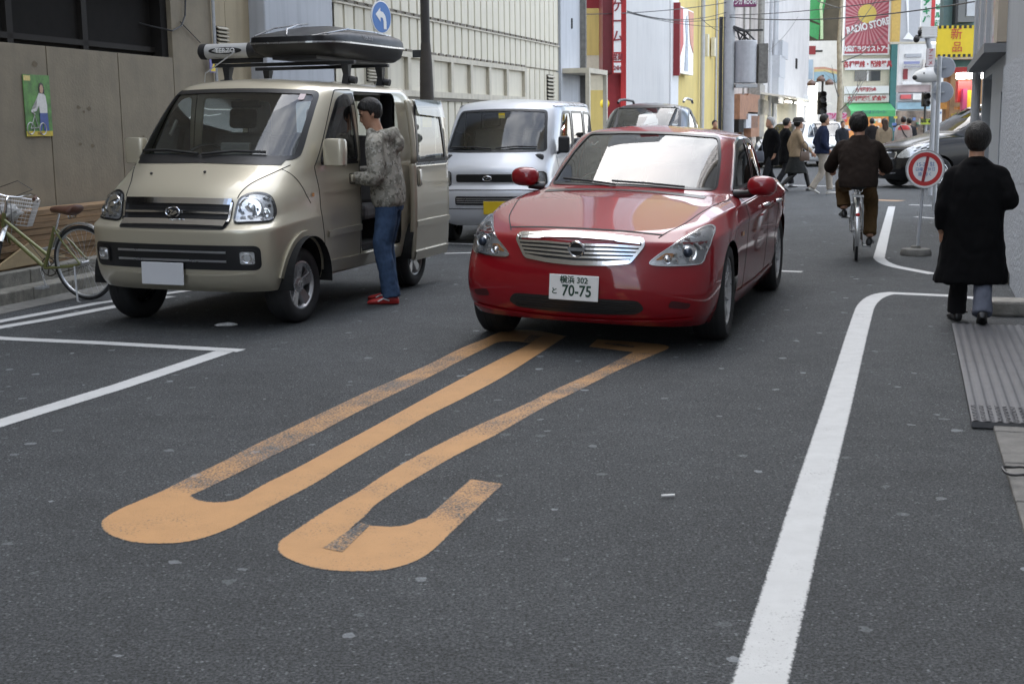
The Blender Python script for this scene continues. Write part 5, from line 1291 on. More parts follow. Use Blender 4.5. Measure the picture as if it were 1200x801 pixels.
arches(sh, (0, -2.36), .285, .325, M['car_gold'], van, yin=.46)
body = sh.build('body', M['car_gold'], van)
M['van_glass'] = glass('van_windscreen', (.86,.92,.88), .06); M['van_side'] = glass('van_side_glass', (.42,.45,.43), .5); M['van_far_side'] = glass('van_far_side_glass', (.85,.88,.85), .08)
w = sh.patch('windscreen', WSg, 'x+', M['van_glass'], van, off=-.002, res=.06)
sh.ribbon('windscreen_seal', WSg, 'x+', .032, M['trim_black'], w, off=.004, closed=True)
sh.patch('rear_window', RWg, 'x-', M['van_far_side'], van, off=-.002, res=.08)
for ax, ws_ in (('y+', (dwin,)), ('y-', (dwin, mwin, rwin))):
    for p in ws_:
        a = sh.patch('side_window', p, ax, M['van_side'] if ax == 'y+' else M['van_far_side'], van, off=-.003, res=.08)
        sh.ribbon('window_seal', p, ax, .035, M['trim_black'], a, off=.003, closed=True)
for ax in ('y+', 'y-'):
    v_ = sh.patch('window_visor', rounded([(-.40,1.235),(-.61,1.49),(-.76,1.645),(-.84,1.685),(-1.0,1.695),(-1.0,1.60),(-.90,1.60),(-.80,1.565),(-.62,1.40),(-.44,1.21)], .02), ax, glass('smoked_visor_'+('a' if ax == 'y+' else 'b'), (.45,.45,.46), .45, .05), van, off=.03, res=.04)
    sh.ribbon('sill_trim', [(-.36,1.148),(-.7,1.147),(-1.03,1.145)], ax, .02, M['trim_black'], van, off=.006)
    for pl in ([(-.26,1.13),(-.30,.95),(-.30,.80),(-.33,.68),(-.36,.55),(-.38,.31)], [(-1.065,.31),(-1.065,1.70)], [(-.38,.315),(-1.065,.315)], [(-.26,1.13),(-.36,1.24),(-.60,1.54),(-.76,1.70),(-.85,1.725),(-1.065,1.73)]):
        g = MB(); sh.ribbon('x', smooth_poly(pl, 4, False), ax, .008, None, None, off=.0015, mb=g); g.build('door_gap', M['gap'], van, fix=False)
    g = MB(); sh.ribbon('x', [(.06,1.12),(-.02,1.02),(-.08,.93),(-.14,.86)], ax, .007, None, None, off=.0015, mb=g)
    g.build('wing_gap', M['gap'], van, fix=False)
    sh.ribbon('crease', [(-.42,.925),(-.7,.93),(-1.06,.945)], ax, .018, M['car_gold'], van, off=.008)
    sh.ribbon('lower_moulding', [(-.42,.60),(-.7,.605),(-1.06,.61)], ax, .05, M['car_gold'], van, off=.014, h=.008)
    sh.ribbon('sill_skirt', [(-.42,.345),(-.8,.34),(-1.12,.34),(-1.5,.34),(-1.95,.34)], ax, .09, M['car_gold'], van, off=.018, h=.012)
    h_ = sh.patch('door_handle', rounded([(-.87,.985),(-1.03,.985),(-1.03,1.045),(-.87,1.045)], .02), ax, M['car_gold'], van, off=.02, res=.05, thick=.012)
    sh.ribbon('handle_gap', rounded([(-.86,.975),(-1.04,.975),(-1.04,1.055),(-.86,1.055)], .02), ax, .006, M['gap'], h_, off=.002, closed=True)
    sh.patch('side_marker', rounded([(-.16,.905),(-.20,.905),(-.205,.935),(-.165,.935)], .01), ax, M['amber'], van, off=.006, res=.05)
    sh.ribbon('arch_lip', circ(0, .285, .352, 30, .15, pi-.15), ax, .05, M['car_gold'], van, off=.014, h=.01)
# hood gaps
for sg in (1, -1): g = MB(); sh.ribbon('x', smooth_poly([(sg*.44,.92),(sg*.45,.97),(sg*.485,1.03),(sg*.57,1.10),(sg*.63,1.15)], 5, False), 'x+', .007, None, None, off=.0015, mb=g); g.build('hood_gap', M['gap'], van, fix=False)
nz = MB()
for y in (.10, -.33): p = sh.pt('z+', .27, y, .008); nz.ell(p, (.018,.008,.010), 10, 6)
nz.build('washer_nozzle', M['black'], van, smooth=True)
sh.patch('cowl', [(-.58,1.150),(0,1.162),(.58,1.150),(.60,1.205),(0,1.212),(-.60,1.205)], 'x+', M['trim_black'], van, off=.004, res=.05)
# grille
gp = rounded([(-.415,.70),(.415,.70),(.425,.905),(.20,.915),(-.20,.915),(-.425,.905)], .025)
go = sh.patch('grille', gp, 'x+', M['trim_black'], van, off=.004, res=.04)
for z, w_, wd in ((.893,.41,.040), (.815,.40,.014), (.738,.40,.042)):
    q_ = MB(); sh.ribbon('x', [(-w_,z-.003),(-.2,z+.002),(0,z+.003),(.2,z+.002),(w_,z-.003)], 'x+', wd, None, None, off=.022, mb=q_, h=.014); q_.build('grille_bar', M['chrome'], go, smooth=True)
for sg in (1, -1): q_ = MB(); sh.ribbon('x', [(sg*.408,.745),(sg*.415,.885)], 'x+', .014, None, None, off=.022, mb=q_, h=.014); q_.build('grille_side', M['chrome'], go)
for z in (.778,.853):
    q_ = MB(); sh.ribbon('x', [(-.40,z),(0,z+.002),(.40,z)], 'x+', .006, None, None, off=.010, mb=q_); q_.build('slat', M['black'], go, fix=False)
bx = sh.pt('x+', 0, .815, .034)
bd_ = MB(); rgs = 30
for i in range(rgs):
    a, b2 = 2*pi*i/rgs, 2*pi*(i+1)/rgs
    bd_.tube([bx+Vector((0, .056*cos(a), .036*sin(a))), bx+Vector((0, .056*cos(b2), .036*sin(b2)))], .006, 6)
dsh = [(-.028,-.022),(.008,-.024),(.034,-.008),(.030,.010),(.012,.004),(.004,-.008),(-.012,-.012),(.008,.012),(-.030,.020),(-.008,.0)]
bd_.prism([(y, z) for y, z in dsh], .0, .006, 'yz'); n0 = len(bd_.v)-2*len(dsh)
bd_.v[n0:] = [(bx.x+p[0], bx.y+p[1], bx.z+p[2]) for p in bd_.v[n0:]]
bd_.build('badge', M['chrome'], go, smooth=True)
# lower bumper grille with fog lamps
lg = rounded([(-.645,.44),(-.62,.41),(.62,.41),(.645,.44),(.645,.565),(.62,.59),(-.62,.59),(-.645,.565)], .03)
lo = sh.patch('bumper_grille', lg, 'x+', M['trim_black'], van, off=.004, res=.04)
for z in (.475,.54):
    q_ = MB(); sh.ribbon('x', [(-.42,z),(0,z+.002),(.42,z)], 'x+', .014, None, None, off=.012, mb=q_, h=.008); q_.build('slat', M['alloy'], lo, smooth=True)
for sg in (1, -1):
    fp = rounded([(sg*.505,.45),(sg*.615,.45),(sg*.615,.555),(sg*.505,.555)], .025); fp = fp if sg > 0 else fp[::-1]
    fl = sh.patch('fog_lamp', fp, 'x+', M['reflector_grey'], lo, off=.010, res=.03)
    fo = MB(); fo.lathe([(.034,0),(.034,.012),(.028,.010)], sh.pt('x+', sg*.56, .502, .012), (1, sg*.3, 0), 20); fo.build('fog_ring', M['reflector'], lo, smooth=True)
    sh.ribbon('fog_bezel', fp, 'x+', .016, M['trim_black'], lo, off=.016, closed=True)
    # headlamp
    hp = smooth_poly([(.45,.755),(.447,.85),(.465,.925),(.54,.955),(.615,.948),(.668,.915),(.700,.85),(.708,.785),(.69,.757),(.55,.750)], 4); hp = [(.45+(p[0]-.45)*.88, p[1]) for p in hp]
    pol = hp if sg > 0 else mir(hp)
    hb = sh.patch('headlight', pol, 'x+', M['reflector_grey'], van, off=.002, res=.03)
    for y, z, r_ in ((.542,.852,.082), (.632,.815,.036)):
        dt = MB(); dt.lathe([(r_, .002), (r_, .012), (r_*.9, .014), (r_*.86, .004), (r_*.4, .003), (r_*.3, .016), (.001, .02)], sh.pt('x+', sg*y, z, .002), Vector((.95, sg*.3, .12)), 28); dt.build('lamp_ring', M['reflector'], hb, smooth=True)
    rf = random.Random(4)
    for k in range(26):
        y = rf.uniform(.46,.66); z = rf.uniform(.76,.94)
        if inside((y, z), [tuple(p) for p in hp]):
            p, n_ = sh.hit('x+', sg*y, z); fc = MB(); fc.obox(p+n_*.006, (.003,0,.002), (0,.012,.005), (0,-.003,.010)); fc.build('facet', M['reflector'], hb)
    sh.patch('lens', pol, 'x+', M['lens'], hb, off=.018, res=.03)
    sh.ribbon('lamp_edge', pol, 'x+', .012, M['trim_black'], hb, off=.008, closed=True)
    sh.ribbon('bumper_groove', [(.59*sg,.515),(.70*sg,.525)], 'x+', .008, M['gap'], van, off=.002) if False else None
    tl = rounded([(sg*.60,.95),(sg*.68,.95),(sg*.67,1.35),(sg*.60,1.35)], .02); sh.patch('tail_lamp', tl if sg < 0 else tl[::-1], 'x-', M['red_lens'], van, off=.004, res=.05)
sh.ribbon('bumper_groove', [(.10,.545),(.26,.53)], 'y+', .012, M['gap'], van, off=.002); sh.ribbon('bumper_edge', [(-.60,.385),(-.3,.372),(0,.368),(.3,.372),(.60,.385)], 'x+', .012, M['car_gold'], van, off=.010)
# blank plate
px_ = sh.pt('x+', 0, .40).x+.030
pt_ = MB().box(-.165, .165, -.004, .004, -.0825, .0825).build('number_plate', mk('blank_plate', (.60,.61,.63), .45, var=.02), van, bevel=.004)
pt_.location = (px_, -.055, .375); pt_.rotation_euler = (0, 0, pi/2)
# mirrors: rounded upright boxes
for sg in (1, -1):
    m = MB(); cx, cy, cz = -.36, sg*.83, 1.24; rings = []
    for t, k in ((-1,.80),(-.92,.95),(0,1),(.75,.97),(.95,.85),(1.0,.6)):
        rr_ = []
        for i in range(24):
            a = 2*pi*i/24; ca, sa = cos(a), sin(a); q = .45
            rr_.append((cx+.055*k*math.copysign(abs(ca)**q, ca), cy+.085*k*math.copysign(abs(sa)**q, sa), cz+.105*t))
        rings.append(rr_)
    mo = m.loft(rings).build('mirror', M['car_gold'], van, smooth=True)
    MB().tube([(-.40, sg*.69, 1.17), (-.37, sg*.76, 1.165), (-.36, sg*.80, 1.19)], .03, 10).build('mirror_arm', M['trim_black'], mo, smooth=True)
# wipers
for (y0, z0), (y1, z1) in (((-.05,1.215),(-.58,1.235)), ((.45,1.232),(-.02,1.212))):
    m = MB(); sh.bar([Vector((y0,z0)), Vector(((y0+y1)/2,(z0+z1)/2+.015)), Vector((y1,z1))], 'x+', .010, off=.02, mb=m); m.build('wiper', M['wiper'], van)
# sliding door, slid back along the body
dsl = rounded([(-1.14,.33),(-1.14,1.72),(-2.0,1.72),(-2.02,.33)], .06)
SHF = (-.95, .085, -.05)
hole = rounded([(-1.20,1.17),(-1.24,1.66),(-1.86,1.655),(-1.93,1.17)], .05)
door_bm = MB()
# door skin as strips round the window hole so that the glass stays see-through
ring_o = resample(dsl, .05); cen = Vector((-1.58, 1.40))
low = rounded([(-1.14,.275),(-1.14,1.155),(-2.015,1.155),(-2.02,.275)], .03)
dr = sh.patch('sliding_door', low, 'y+', M['car_gold'], van, off=.0, res=.06, shift=SHF, thick=.05)
for nm, pl in (('door_pillar', [(-1.14,1.156),(-1.14,1.72),(-1.235,1.72),(-1.235,1.68),(-1.195,1.156)]), ('door_pillar', [(-1.935,1.156),(-1.865,1.68),(-1.865,1.72),(-2.0,1.72),(-2.015,1.156)]), ('door_header', [(-1.236,1.655),(-1.236,1.72),(-1.864,1.72),(-1.864,1.655)])):
    sh.patch(nm, pl, 'y+', M['car_gold'], dr, off=0, res=.06, shift=SHF, thick=.04)
sh.patch('door_window', hole, 'y+', M['van_side'], dr, off=-.004, res=.08, shift=SHF)
sh.ribbon('window_seal', hole, 'y+', .04, M['trim_black'], dr, off=.003, closed=True, shift=SHF)
sh.ribbon('sill_trim', [(-1.19,1.148),(-1.6,1.146),(-1.97,1.146)], 'y+', .022, M['alloy'], dr, off=.006, shift=SHF)
sh.patch('window_visor', rounded([(-1.215,1.71),(-1.90,1.71),(-1.93,1.55),(-1.86,1.56),(-1.25,1.585)], .03), 'y+', glass('smoked_visor_c', (.5,.5,.52), .4, .05), dr, off=.028, res=.05, shift=SHF)
sh.ribbon('lower_moulding', [(-1.15,.61),(-1.6,.612),(-2.01,.612)], 'y+', .05, M['car_gold'], dr, off=.014, h=.008, shift=SHF)
sh.ribbon('crease', smooth_poly([(-1.22,.955),(-1.35,.985),(-1.6,.975),(-2.0,.975)], 5, False), 'y+', .02, M['car_gold'], dr, off=.008, shift=SHF)
sh.ribbon('sill_skirt', [(-1.15,.32),(-1.6,.32),(-2.0,.32)], 'y+', .08, M['car_gold'], dr, off=.016, h=.012, shift=SHF)
h_ = sh.patch('door_handle', rounded([(-1.21,.955),(-1.265,.955),(-1.265,1.10),(-1.21,1.10)], .02), 'y+', M['car_gold'], dr, off=.022, res=.05, thick=.012, shift=SHF)
sh.ribbon('handle_gap', rounded([(-1.20,.945),(-1.28,.945),(-1.28,1.115),(-1.20,1.115)], .02), 'y+', .008, M['gap'], h_, off=.002, closed=True, shift=SHF)
m = MB(); m.box(-2.06, -2.00, .66, .74, .40, 1.70); m.build('door_edge', M['interior'], dr) if False else None
# door opening lining, cabin and seats
m = MB(); m.box(-2.6, .10, -.66, .66, .32, .40); m.box(-2.6, .45, -.55, .55, .24, .31); m.build('underbody', M['well'], van)
m = MB(); m.box(-2.65, -2.02, -.66, .67, .40, 1.12); m.box(-2.0, -1.12, -.66, .60, .40, .43); m.build('cabin_lining', M['interior'], van)
m = MB(); m.box(-1.08, -1.03, .50, .66, .40, 1.70); m.box(-2.02, -1.97, .55, .66, .40, 1.70); m.box(-2.0, -1.1, .45, .62, 1.70, 1.76); m.build('door_jamb', M['trim_black'], van)
m = MB(); m.loft([[(.0,-.60,.85),(.0,.60,.85),(.0,.56,1.165),(.0,-.56,1.165)],[(-.30,-.66,.80),(-.30,.66,.80),(-.30,.63,1.16),(-.30,-.63,1.16)],[(-.42,-.66,.80),(-.42,.66,.80),(-.42,.63,1.08),(-.42,-.63,1.08)]]); m.build('dashboard', M['interior'], van)
m = MB(); m.ringx((-.50, -.34, 1.14), (1,0,.8), .185, .014, 28, 8); m.tube([(-.50,-.34,1.14),(-.36,-.34,1.0)], .03); m.build('steering_wheel', M['black'], van, smooth=True)
for y in (.34, -.34): seat(van, -.80, y, .78, M['seat_grey'], .60)
m = MB(); m.box(-1.95, -1.6, -.60, .56, .62, .76); m.obox((-1.95, 0, 1.05), (.06,0,0), (0,.58,0), (-.05,0,.30)); m.build('rear_seat', M['seat_grey'], van, bevel=.04)
m = MB(); m.box(-.24, -.19, -.02, .22, 1.175, 1.31); m.build('dash_monitor', mk('grey_screen_frame', (.16,.16,.16), .5), van, bevel=.01)
m = MB(); m.tube([(-.40,-.56,1.36),(-.47,-.565,1.42),(-.52,-.565,1.48)], .013, 8); m.build('grab_handle', mk('grey_plastic', (.20,.20,.19), .5), van, smooth=True)
m = MB(); m.box(-.62, -.57, -.12, .12, 1.58, 1.64); m.build('rear_view_mirror', M['black'], van, bevel=.01)
pg = sh.patch('sticker', rounded([(.49,1.64),(.53,1.64),(.525,1.69),(.485,1.69)], .01), 'x+', mk('round_sticker', (.62,.5,.5), .5), van, off=.003, res=.03)
# roof aerial with pennant cord
m = MB(); m.tube([(-.72,-.42,1.79),(-.70,-.40,1.86),(-.72,-.15,2.03)], .005, 5); m.build('aerial', M['steel'], van)
for x in (0, -2.36):
    for y in (.635, -.635): wheel(van, x, y, .287, .175, .185, 5, steer=R(-4) if x == 0 else 0, fat=1.15)
for o in list(van.children):
    if not o.name.startswith('wheel') or o.name.startswith('wheel_well'): o.matrix_basis = Matrix.Translation((0,0,.052)) @ Matrix.Rotation(R(-.9), 4, 'X') @ o.matrix_basis
# --- roof rack with the awning tube and the luggage box
def vloc(x, y, z): return van.matrix_basis @ Vector((x, y, z))
rk = thing('roof_rack', 'black roof rack feet and crossbars clamped on the gold minivan roof', 'roof rack', (GX, GY, .05), -pi/2-GYAW); pass
for xb in (-1.42, -2.18):
    m = MB(); m.box(xb-.025, xb+.025, -.70, .66, 2.005, 2.035); m.build('crossbar', M['black'], rk, bevel=.004)
    for sg in (1, -1):
        m = MB(); m.loft([[(xb-.035,sg*.54,1.84),(xb+.035,sg*.54,1.84),(xb+.035,sg*.60,1.82),(xb-.035,sg*.60,1.82)],[(xb-.03,sg*.555,1.92),(xb+.03,sg*.555,1.92),(xb+.03,sg*.605,1.92),(xb-.03,sg*.605,1.92)],[(xb-.045,sg*.54,2.005),(xb+.045,sg*.54,2.005),(xb+.045,sg*.61,2.005),(xb-.045,sg*.61,2.005)]])
        m.build('foot', M['black'], rk, bevel=.004)
        k_ = MB(); k_.cyl((xb-.02, sg*.60, 1.875), (xb-.02, sg*.66, 1.865), .032, n=14); k_.build('knob', M['black'], rk, smooth=True)
at = thing('ski_carrier', 'silver tube shaped carrier bar with black end caps on the roof rack', 'ski carrier', (GX, GY, .06), -pi/2-GYAW)
M['tube_silver'] = mk('silver_tube', (.52,.52,.51), .4, .4, var=.05)
MB().cyl((-1.36,-.74,2.135), (-1.36,-.32,2.135), .066, n=24).build('tube', M['tube_silver'], at, smooth=True)
for y0, y1 in ((-.82,-.74), (-.32,-.14)):
    m = MB(); m.lathe([(.0,0),(.05,.004),(.068,.02),(.070,.05),(.070,y1-y0)], (-1.36, y0 if y0 < -.6 else y1, 2.135), (0, 1 if y0 < -.6 else -1, 0), 24); m.build('end_cap', M['black'], at, smooth=True)
m = MB(); m.box(-1.42, -1.38, -.72, -.22, 2.03, 2.08); m.build('bracket', M['black'], at, bevel=.006)
lz = MB(); V_, F_ = text_mesh('TERZO', .055, 'CENTER', .001, 1.25)
def ell_pts(n=24): return [(.165*cos(2*pi*i/n), .030*sin(2*pi*i/n)) for i in range(n)]
eb = MB(); a_ = .066
eb.add([(-1.36+sqrtv*1.0 if False else -1.36+math.sqrt(max(0, (a_+.002)**2-z*z)), -.53+y, 2.135+z) for y, z in ell_pts()], [tuple(range(24))]); eb.build('logo_field', M['black'], at)
lz.add([(-1.36+math.sqrt(max(0,(a_+.0035)**2-z*z)), -.53+x*.9, 2.135+z) for x, z in V_], F_); lz.build('lettering', M['white_gloss'], at, fix=False)
# luggage box
rb_ = thing('roof_box', 'long shiny black luggage box strapped on the gold minivan roof', 'roof box', (GX, GY, .06), -pi/2-GYAW)
M['box_black'] = mk('box_black', (.010,.010,.011), .42, var=.1, coat=.0, spec=.35); M['box_base'] = mk('box_base_black', (.016,.016,.017), .5, var=.1)
def se(cx, cy, rx, ry, z, q=.35, n=40, front=1.0):
    out = []
    for i in range(n):
        a = 2*pi*i/n; ca, sa = cos(a), sin(a)
        out.append((cx+rx*math.copysign(abs(ca)**q, ca), cy+ry*math.copysign(abs(sa)**q, sa), z(ca, sa) if callable(z) else z))
    return out
bcx, bcy = -2.04, .16
m = MB(); m.loft([se(bcx-.02, bcy, .88, .33, 2.07), se(bcx, bcy, .96, .385, 2.11), se(bcx, bcy, .99, .405, lambda c, s_: 2.182+.02*(-c))]); m.build('base', M['box_base'], rb_, smooth=True, auto=60)
lidz = lambda t: (lambda c, s_: 2.192+.02*(-c)+t)
m = MB(); m.loft([se(bcx, bcy, .992, .407, lidz(.0)), se(bcx, bcy, .985, .402, lidz(.05)), se(bcx-.03, bcy, .92, .375, lambda c, s_: 2.28-.035*max(0,c)+.015*max(0,-c)), se(bcx-.06, bcy, .80, .29, lambda c, s_: 2.325-.06*max(0,c)), se(bcx-.08, bcy, .45, .17, 2.345), se(bcx-.08, bcy, .1, .05, 2.35)]); lid = m.build('lid', M['box_black'], rb_, smooth=True, auto=60)
m = MB(); R1 = se(bcx, bcy, 1.0, .415, lambda c, s_: 2.182+.02*(-c)); R2 = se(bcx, bcy, 1.0, .415, lambda c, s_: 2.196+.02*(-c)); m.loft([R1, R2], cap=False); m.build('rim_strip', M['alloy'], rb_, fix=True)
for pts in ([(-1.10,-.13,2.235),(-1.22,.0,2.305),(-1.45,.10,2.345),(-1.60,.14,2.36)], [(-1.09,.18,2.235),(-1.22,.12,2.295),(-1.45,.12,2.345),(-1.60,.14,2.36)], [(-1.22,.50,2.25),(-1.6,.515,2.305),(-2.2,.515,2.315),(-2.7,.47,2.31)], [(-1.22,.50,2.25),(-1.08,.42,2.22)]):
    MB().tube(smooth_poly3(pts) if False else pts, .007, 6).build('trim_line', M['alloy'], lid, smooth=True)
m = MB(); m.box(-2.75, -1.2, -.02, .40, 2.038, 2.072); m.build('fixing_plate', M['black'], rb_)
Mx = Matrix.Translation((-1.95, .555, 2.245)) @ Matrix.Rotation(pi, 4, 'Z') @ Matrix.Rotation(-R(14), 4, 'X')
letters(rb_, [('TERZO', .0, 0, .055, 'CENTER', .001, 1.3)], mk('grey_logo', (.25,.25,.25), .5, var=0), y=-.008, M=Mx)
# ================================================================ silver microvan (warped from the same hull)
SVX, SVY, SVYAW = -.14, 17.55, R(15.0)
M['car_silver'] = mk('silver_metallic_paint', (.64,.655,.68), .35, .25, var=0, coat=.6)
sv_ = thing('silver_microvan', 'silver microvan with a yellow number plate parked behind the gold minivan', 'microvan', (SVX, SVY, 0), -pi/2-SVYAW); sv_.scale = (1, 1.07, 1)
def wv(x, y, z):
    # flat cab-over nose: pull the bonnet and screen forward and upright, lift the roof
    if z > .72:
        t = min(1, (z-.72)/.50)
        if x > -.9: x = x + t*.20*min(1, (x+.9)/.9)
    if z > 1.16:
        t2 = min(1, (z-1.16)/.58); x = x+.16*t2*(1 if x > -1.4 else 0)-(.06*t2 if x < -2.2 else 0); y *= 1+.02*t2
        z = z+.05*t2
    return (x, y, z)
sh = Shell(LG, warp=wv)
WSs = [(.62,1.19),(.60,1.32),(.56,1.62),(.545,1.68),(.52,1.70),(.25,1.715),(0,1.717)]
WSs = rounded([(-y, z) for y, z in WSs[:-1]]+[(0,1.717)]+WSs[:-1][::-1]+[(.30,1.185),(0,1.187),(-.30,1.185)], .035)
dw = rounded([(-.22,1.19),(-.26,1.25),(-.52,1.62),(-.60,1.68),(-.96,1.69),(-.98,1.19)], .04)
mw_ = rounded([(-1.06,1.19),(-1.06,1.69),(-1.74,1.69),(-1.76,1.19)], .04); rw_ = rounded([(-1.84,1.20),(-1.84,1.69),(-2.32,1.67),(-2.44,1.22)], .04)
sh.cut(WSs, 'x+', lambda c: c.x < .5 and c.z > 1.14)
for ax in ('y+', 'y-'):
    for p in (dw, mw_, rw_): sh.cut(p, ax)
arches(sh, (0, -1.95), .27, .31, M['car_silver'], sv_, yin=.46)
sh.build('body', M['car_silver'], sv_)
w = sh.patch('windscreen', WSs, 'x+', M['van_glass'], sv_, off=-.002, res=.08); sh.ribbon('windscreen_seal', WSs, 'x+', .03, M['trim_black'], w, off=.004, closed=True)
for ax in ('y+', 'y-'):
    for p in (dw, mw_, rw_):
        a = sh.patch('side_window', p, ax, M['van_side'] if ax == 'y+' else M['van_far_side'], sv_, off=-.003, res=.1); sh.ribbon('window_seal', p, ax, .035, M['trim_black'], a, off=.003, closed=True)
    for pl in ([(-.12,1.12),(-.2,.8),(-.32,.55),(-.36,.32)], [(-1.02,.33),(-1.02,1.75)], [(-1.80,.33),(-1.80,1.75)]): g = MB(); sh.ribbon('x', pl, ax, .008, None, None, off=.0015, mb=g); g.build('door_gap', M['gap'], sv_, fix=False)
    sh.ribbon('gutter', [(-.45,1.775),(-1.2,1.785),(-2.3,1.785)], ax, .03, M['alloy'], sv_, off=.012)
gp = rounded([(-.40,.80),(.40,.80),(.40,.90),(-.40,.90)], .03); go = sh.patch('grille', gp, 'x+', M['trim_black'], sv_, off=.006, res=.05)
bx = sh.pt('x+', 0, .85, .02); bd_ = MB()
for i in range(20): bd_.tube([bx+Vector((0,.055*cos(2*pi*i/20),.028*sin(2*pi*i/20))), bx+Vector((0,.055*cos(2*pi*(i+1)/20),.028*sin(2*pi*(i+1)/20)))], .006, 5)
for k in range(4): bd_.ell(bx+Vector((.004, -.025+.017*k, .006*(-1)**k)), .006, 6, 4)
bd_.build('badge', M['chrome'], go)
for sg in (1, -1):
    hp = rounded([(sg*.47,.75),(sg*.69,.75),(sg*.67,.92),(sg*.47,.93)], .04); hp = hp if sg > 0 else hp[::-1]
    hb = sh.patch('headlight', hp, 'x+', M['reflector_grey'], sv_, off=.004, res=.04); sh.patch('lens', hp, 'x+', M['lens'], hb, off=.02, res=.05)
    dt = MB(); dt.lathe([(.07,0),(.07,.012),(.05,.004),(.001,.012)], sh.pt('x+', sg*.56, .84, .003), (1,sg*.2,0), 24); dt.build('lamp_ring', M['reflector'], hb, smooth=True); sh.ribbon('lamp_edge', hp, 'x+', .012, M['trim_black'], hb, off=.009, closed=True)
lo = sh.patch('bumper_grille', rounded([(-.40,.51),(.40,.51),(.40,.62),(-.40,.62)], .03), 'x+', M['trim_black'], sv_, off=.005, res=.05)
for z in (.54, .565, .59): q_ = MB(); sh.ribbon('x', [(-.38,z),(.38,z)], 'x+', .012, None, None, off=.012, mb=q_); q_.build('slat', M['alloy'], lo, fix=False)
sh.ribbon('bumper_line', [(-.68,.69),(-.4,.70),(0,.70),(.4,.70),(.68,.69)], 'x+', .012, M['gap'], sv_, off=.002); sh.ribbon('bumper_line', [(-.68,.46),(-.4,.46),(0,.46),(.4,.46),(.68,.46)], 'x+', .010, M['gap'], sv_, off=.002)
pt_ = MB().box(-.165,.165,-.004,.004,-.0825,.0825).build('number_plate', M['plate_yellow'], sv_, bevel=.004); pt_.location = (sh.pt('x+',0,.47).x+.03, .13, .475); pt_.rotation_euler = (0,0,pi/2)
for (y0, z0), (y1, z1) in (((-.02,1.205),(-.55,1.225)), ((.52,1.225),(.04,1.21))):
    m = MB(); sh.bar([Vector((y0,z0)), Vector(((y0+y1)/2,(z0+z1)/2+.015)), Vector((y1,z1))], 'x+', .010, off=.02, mb=m); m.build('wiper', M['wiper'], sv_)
for sg in (1, -1):
    m = MB(); m.box(-.20,-.12, sg*.79-.07, sg*.79+.07, 1.15, 1.37); mo = m.build('mirror', M['black'], sv_, bevel=.03); MB().tube([(-.16, sg*.70, 1.15), (-.16, sg*.78, 1.18)], .02).build('mirror_arm', M['black'], mo)
st_ = MB(); p = sh.pt('x+', .02, 1.66, .004); st_.box(p.x, p.x+.004, -.03, .05, 1.61, 1.68); st_.build('yellow_sticker', M['yellow'], sv_)
m = MB(); m.box(-2.6,.3,-.66,.66,.32,.42); m.box(-2.4,.5,-.55,.55,.24,.32); m.build('underbody', M['well'], sv_)
m = MB(); m.box(-.10,.28,-.62,.62,.85,1.15); m.build('dashboard', M['interior'], sv_, bevel=.04)
for y in (.33,-.33): seat(sv_, -.55, y, .85, M['seat_grey'], .62)
m = MB(); m.box(-1.7,-1.3,-.6,.6,.7,.85); m.obox((-1.75,0,1.1),(.06,0,0),(0,.58,0),(-.05,0,.28)); m.build('rear_seat', M['seat_grey'], sv_, bevel=.04)
for x in (0,-1.95):
    for y in (.62,-.62): wheel(sv_, x, y, .272, .15, .165, 6, fat=1.1)

# ================================================================ generic far vehicles
def far_car(name, label, cat, X, Y, yaw, levels, warp, paint, glassm, screen, wins, wheels_, lamp, grille, wr=.33, wy=.76, scale=1, handles=(), extra=None, plate=True, hubs=5):
    t = thing(name, label, cat, (X, Y, 0), -pi/2-yaw); t.scale = (scale,)*3
    s = Shell(levels, warp=warp)
    s.cut(screen[0], 'x+', screen[1])
    for ax in ('y+','y-'):
        for p in wins: s.cut(p, ax)
    arches(s, wheels_, wr, wr+.045, paint, t, yin=.48)
    s.build('body', paint, t)
    w_ = s.patch('windscreen', screen[0], 'x+', glassm, t, off=-.002, res=.1); s.ribbon('windscreen_seal', screen[0], 'x+', .04, M['trim_black'], w_, off=.004, closed=True)
    for ax in ('y+','y-'):
        for p in wins:
            a = s.patch('side_window', p, ax, M['van_side'], t, off=-.003, res=.12); s.ribbon('window_seal', p, ax, .04, M['trim_black'], a, off=.003, closed=True)
        for hx, hz in handles:
            h = MB(); h.tube([s.pt(ax,hx+.09,hz,.02), s.pt(ax,hx-.09,hz,.02)], .016); h.build('door_handle', M['chrome'], t)
    for sg in (1,-1):
        hp = lamp if sg > 0 else mir(lamp)
        hb = s.patch('headlight', hp, 'x+', M['reflector_grey'], t, off=.004, res=.06); s.patch('lens', hp, 'x+', M['lens'], hb, off=.02, res=.08)
    if grille:
        go = s.patch('grille', grille, 'x+', M['trim_black'], t, off=.005, res=.06)
        s.ribbon('grille_surround', grille, 'x+', .025, M['chrome'], go, off=.012, closed=True)
    for x in wheels_:
        for y in (wy,-wy): wheel(t, x, y, wr, .2, wr*.68, hubs, fat=1.1)
    b = MB(); b.box(min(wheels_)-.2, .1, -.6,.6,.25,.42); b.build('underbody', M['well'], t)
    if extra: extra(t, s)
    return t, s
def cabin(t, xs, z=.75, w=.36, dash=None):
    for x in xs:
        for y in (w,-w): seat(t, x, y, z, M['seat_grey'], .6)
    if dash: MB().box(*dash).build('dashboard', M['interior'], t, bevel=.04)
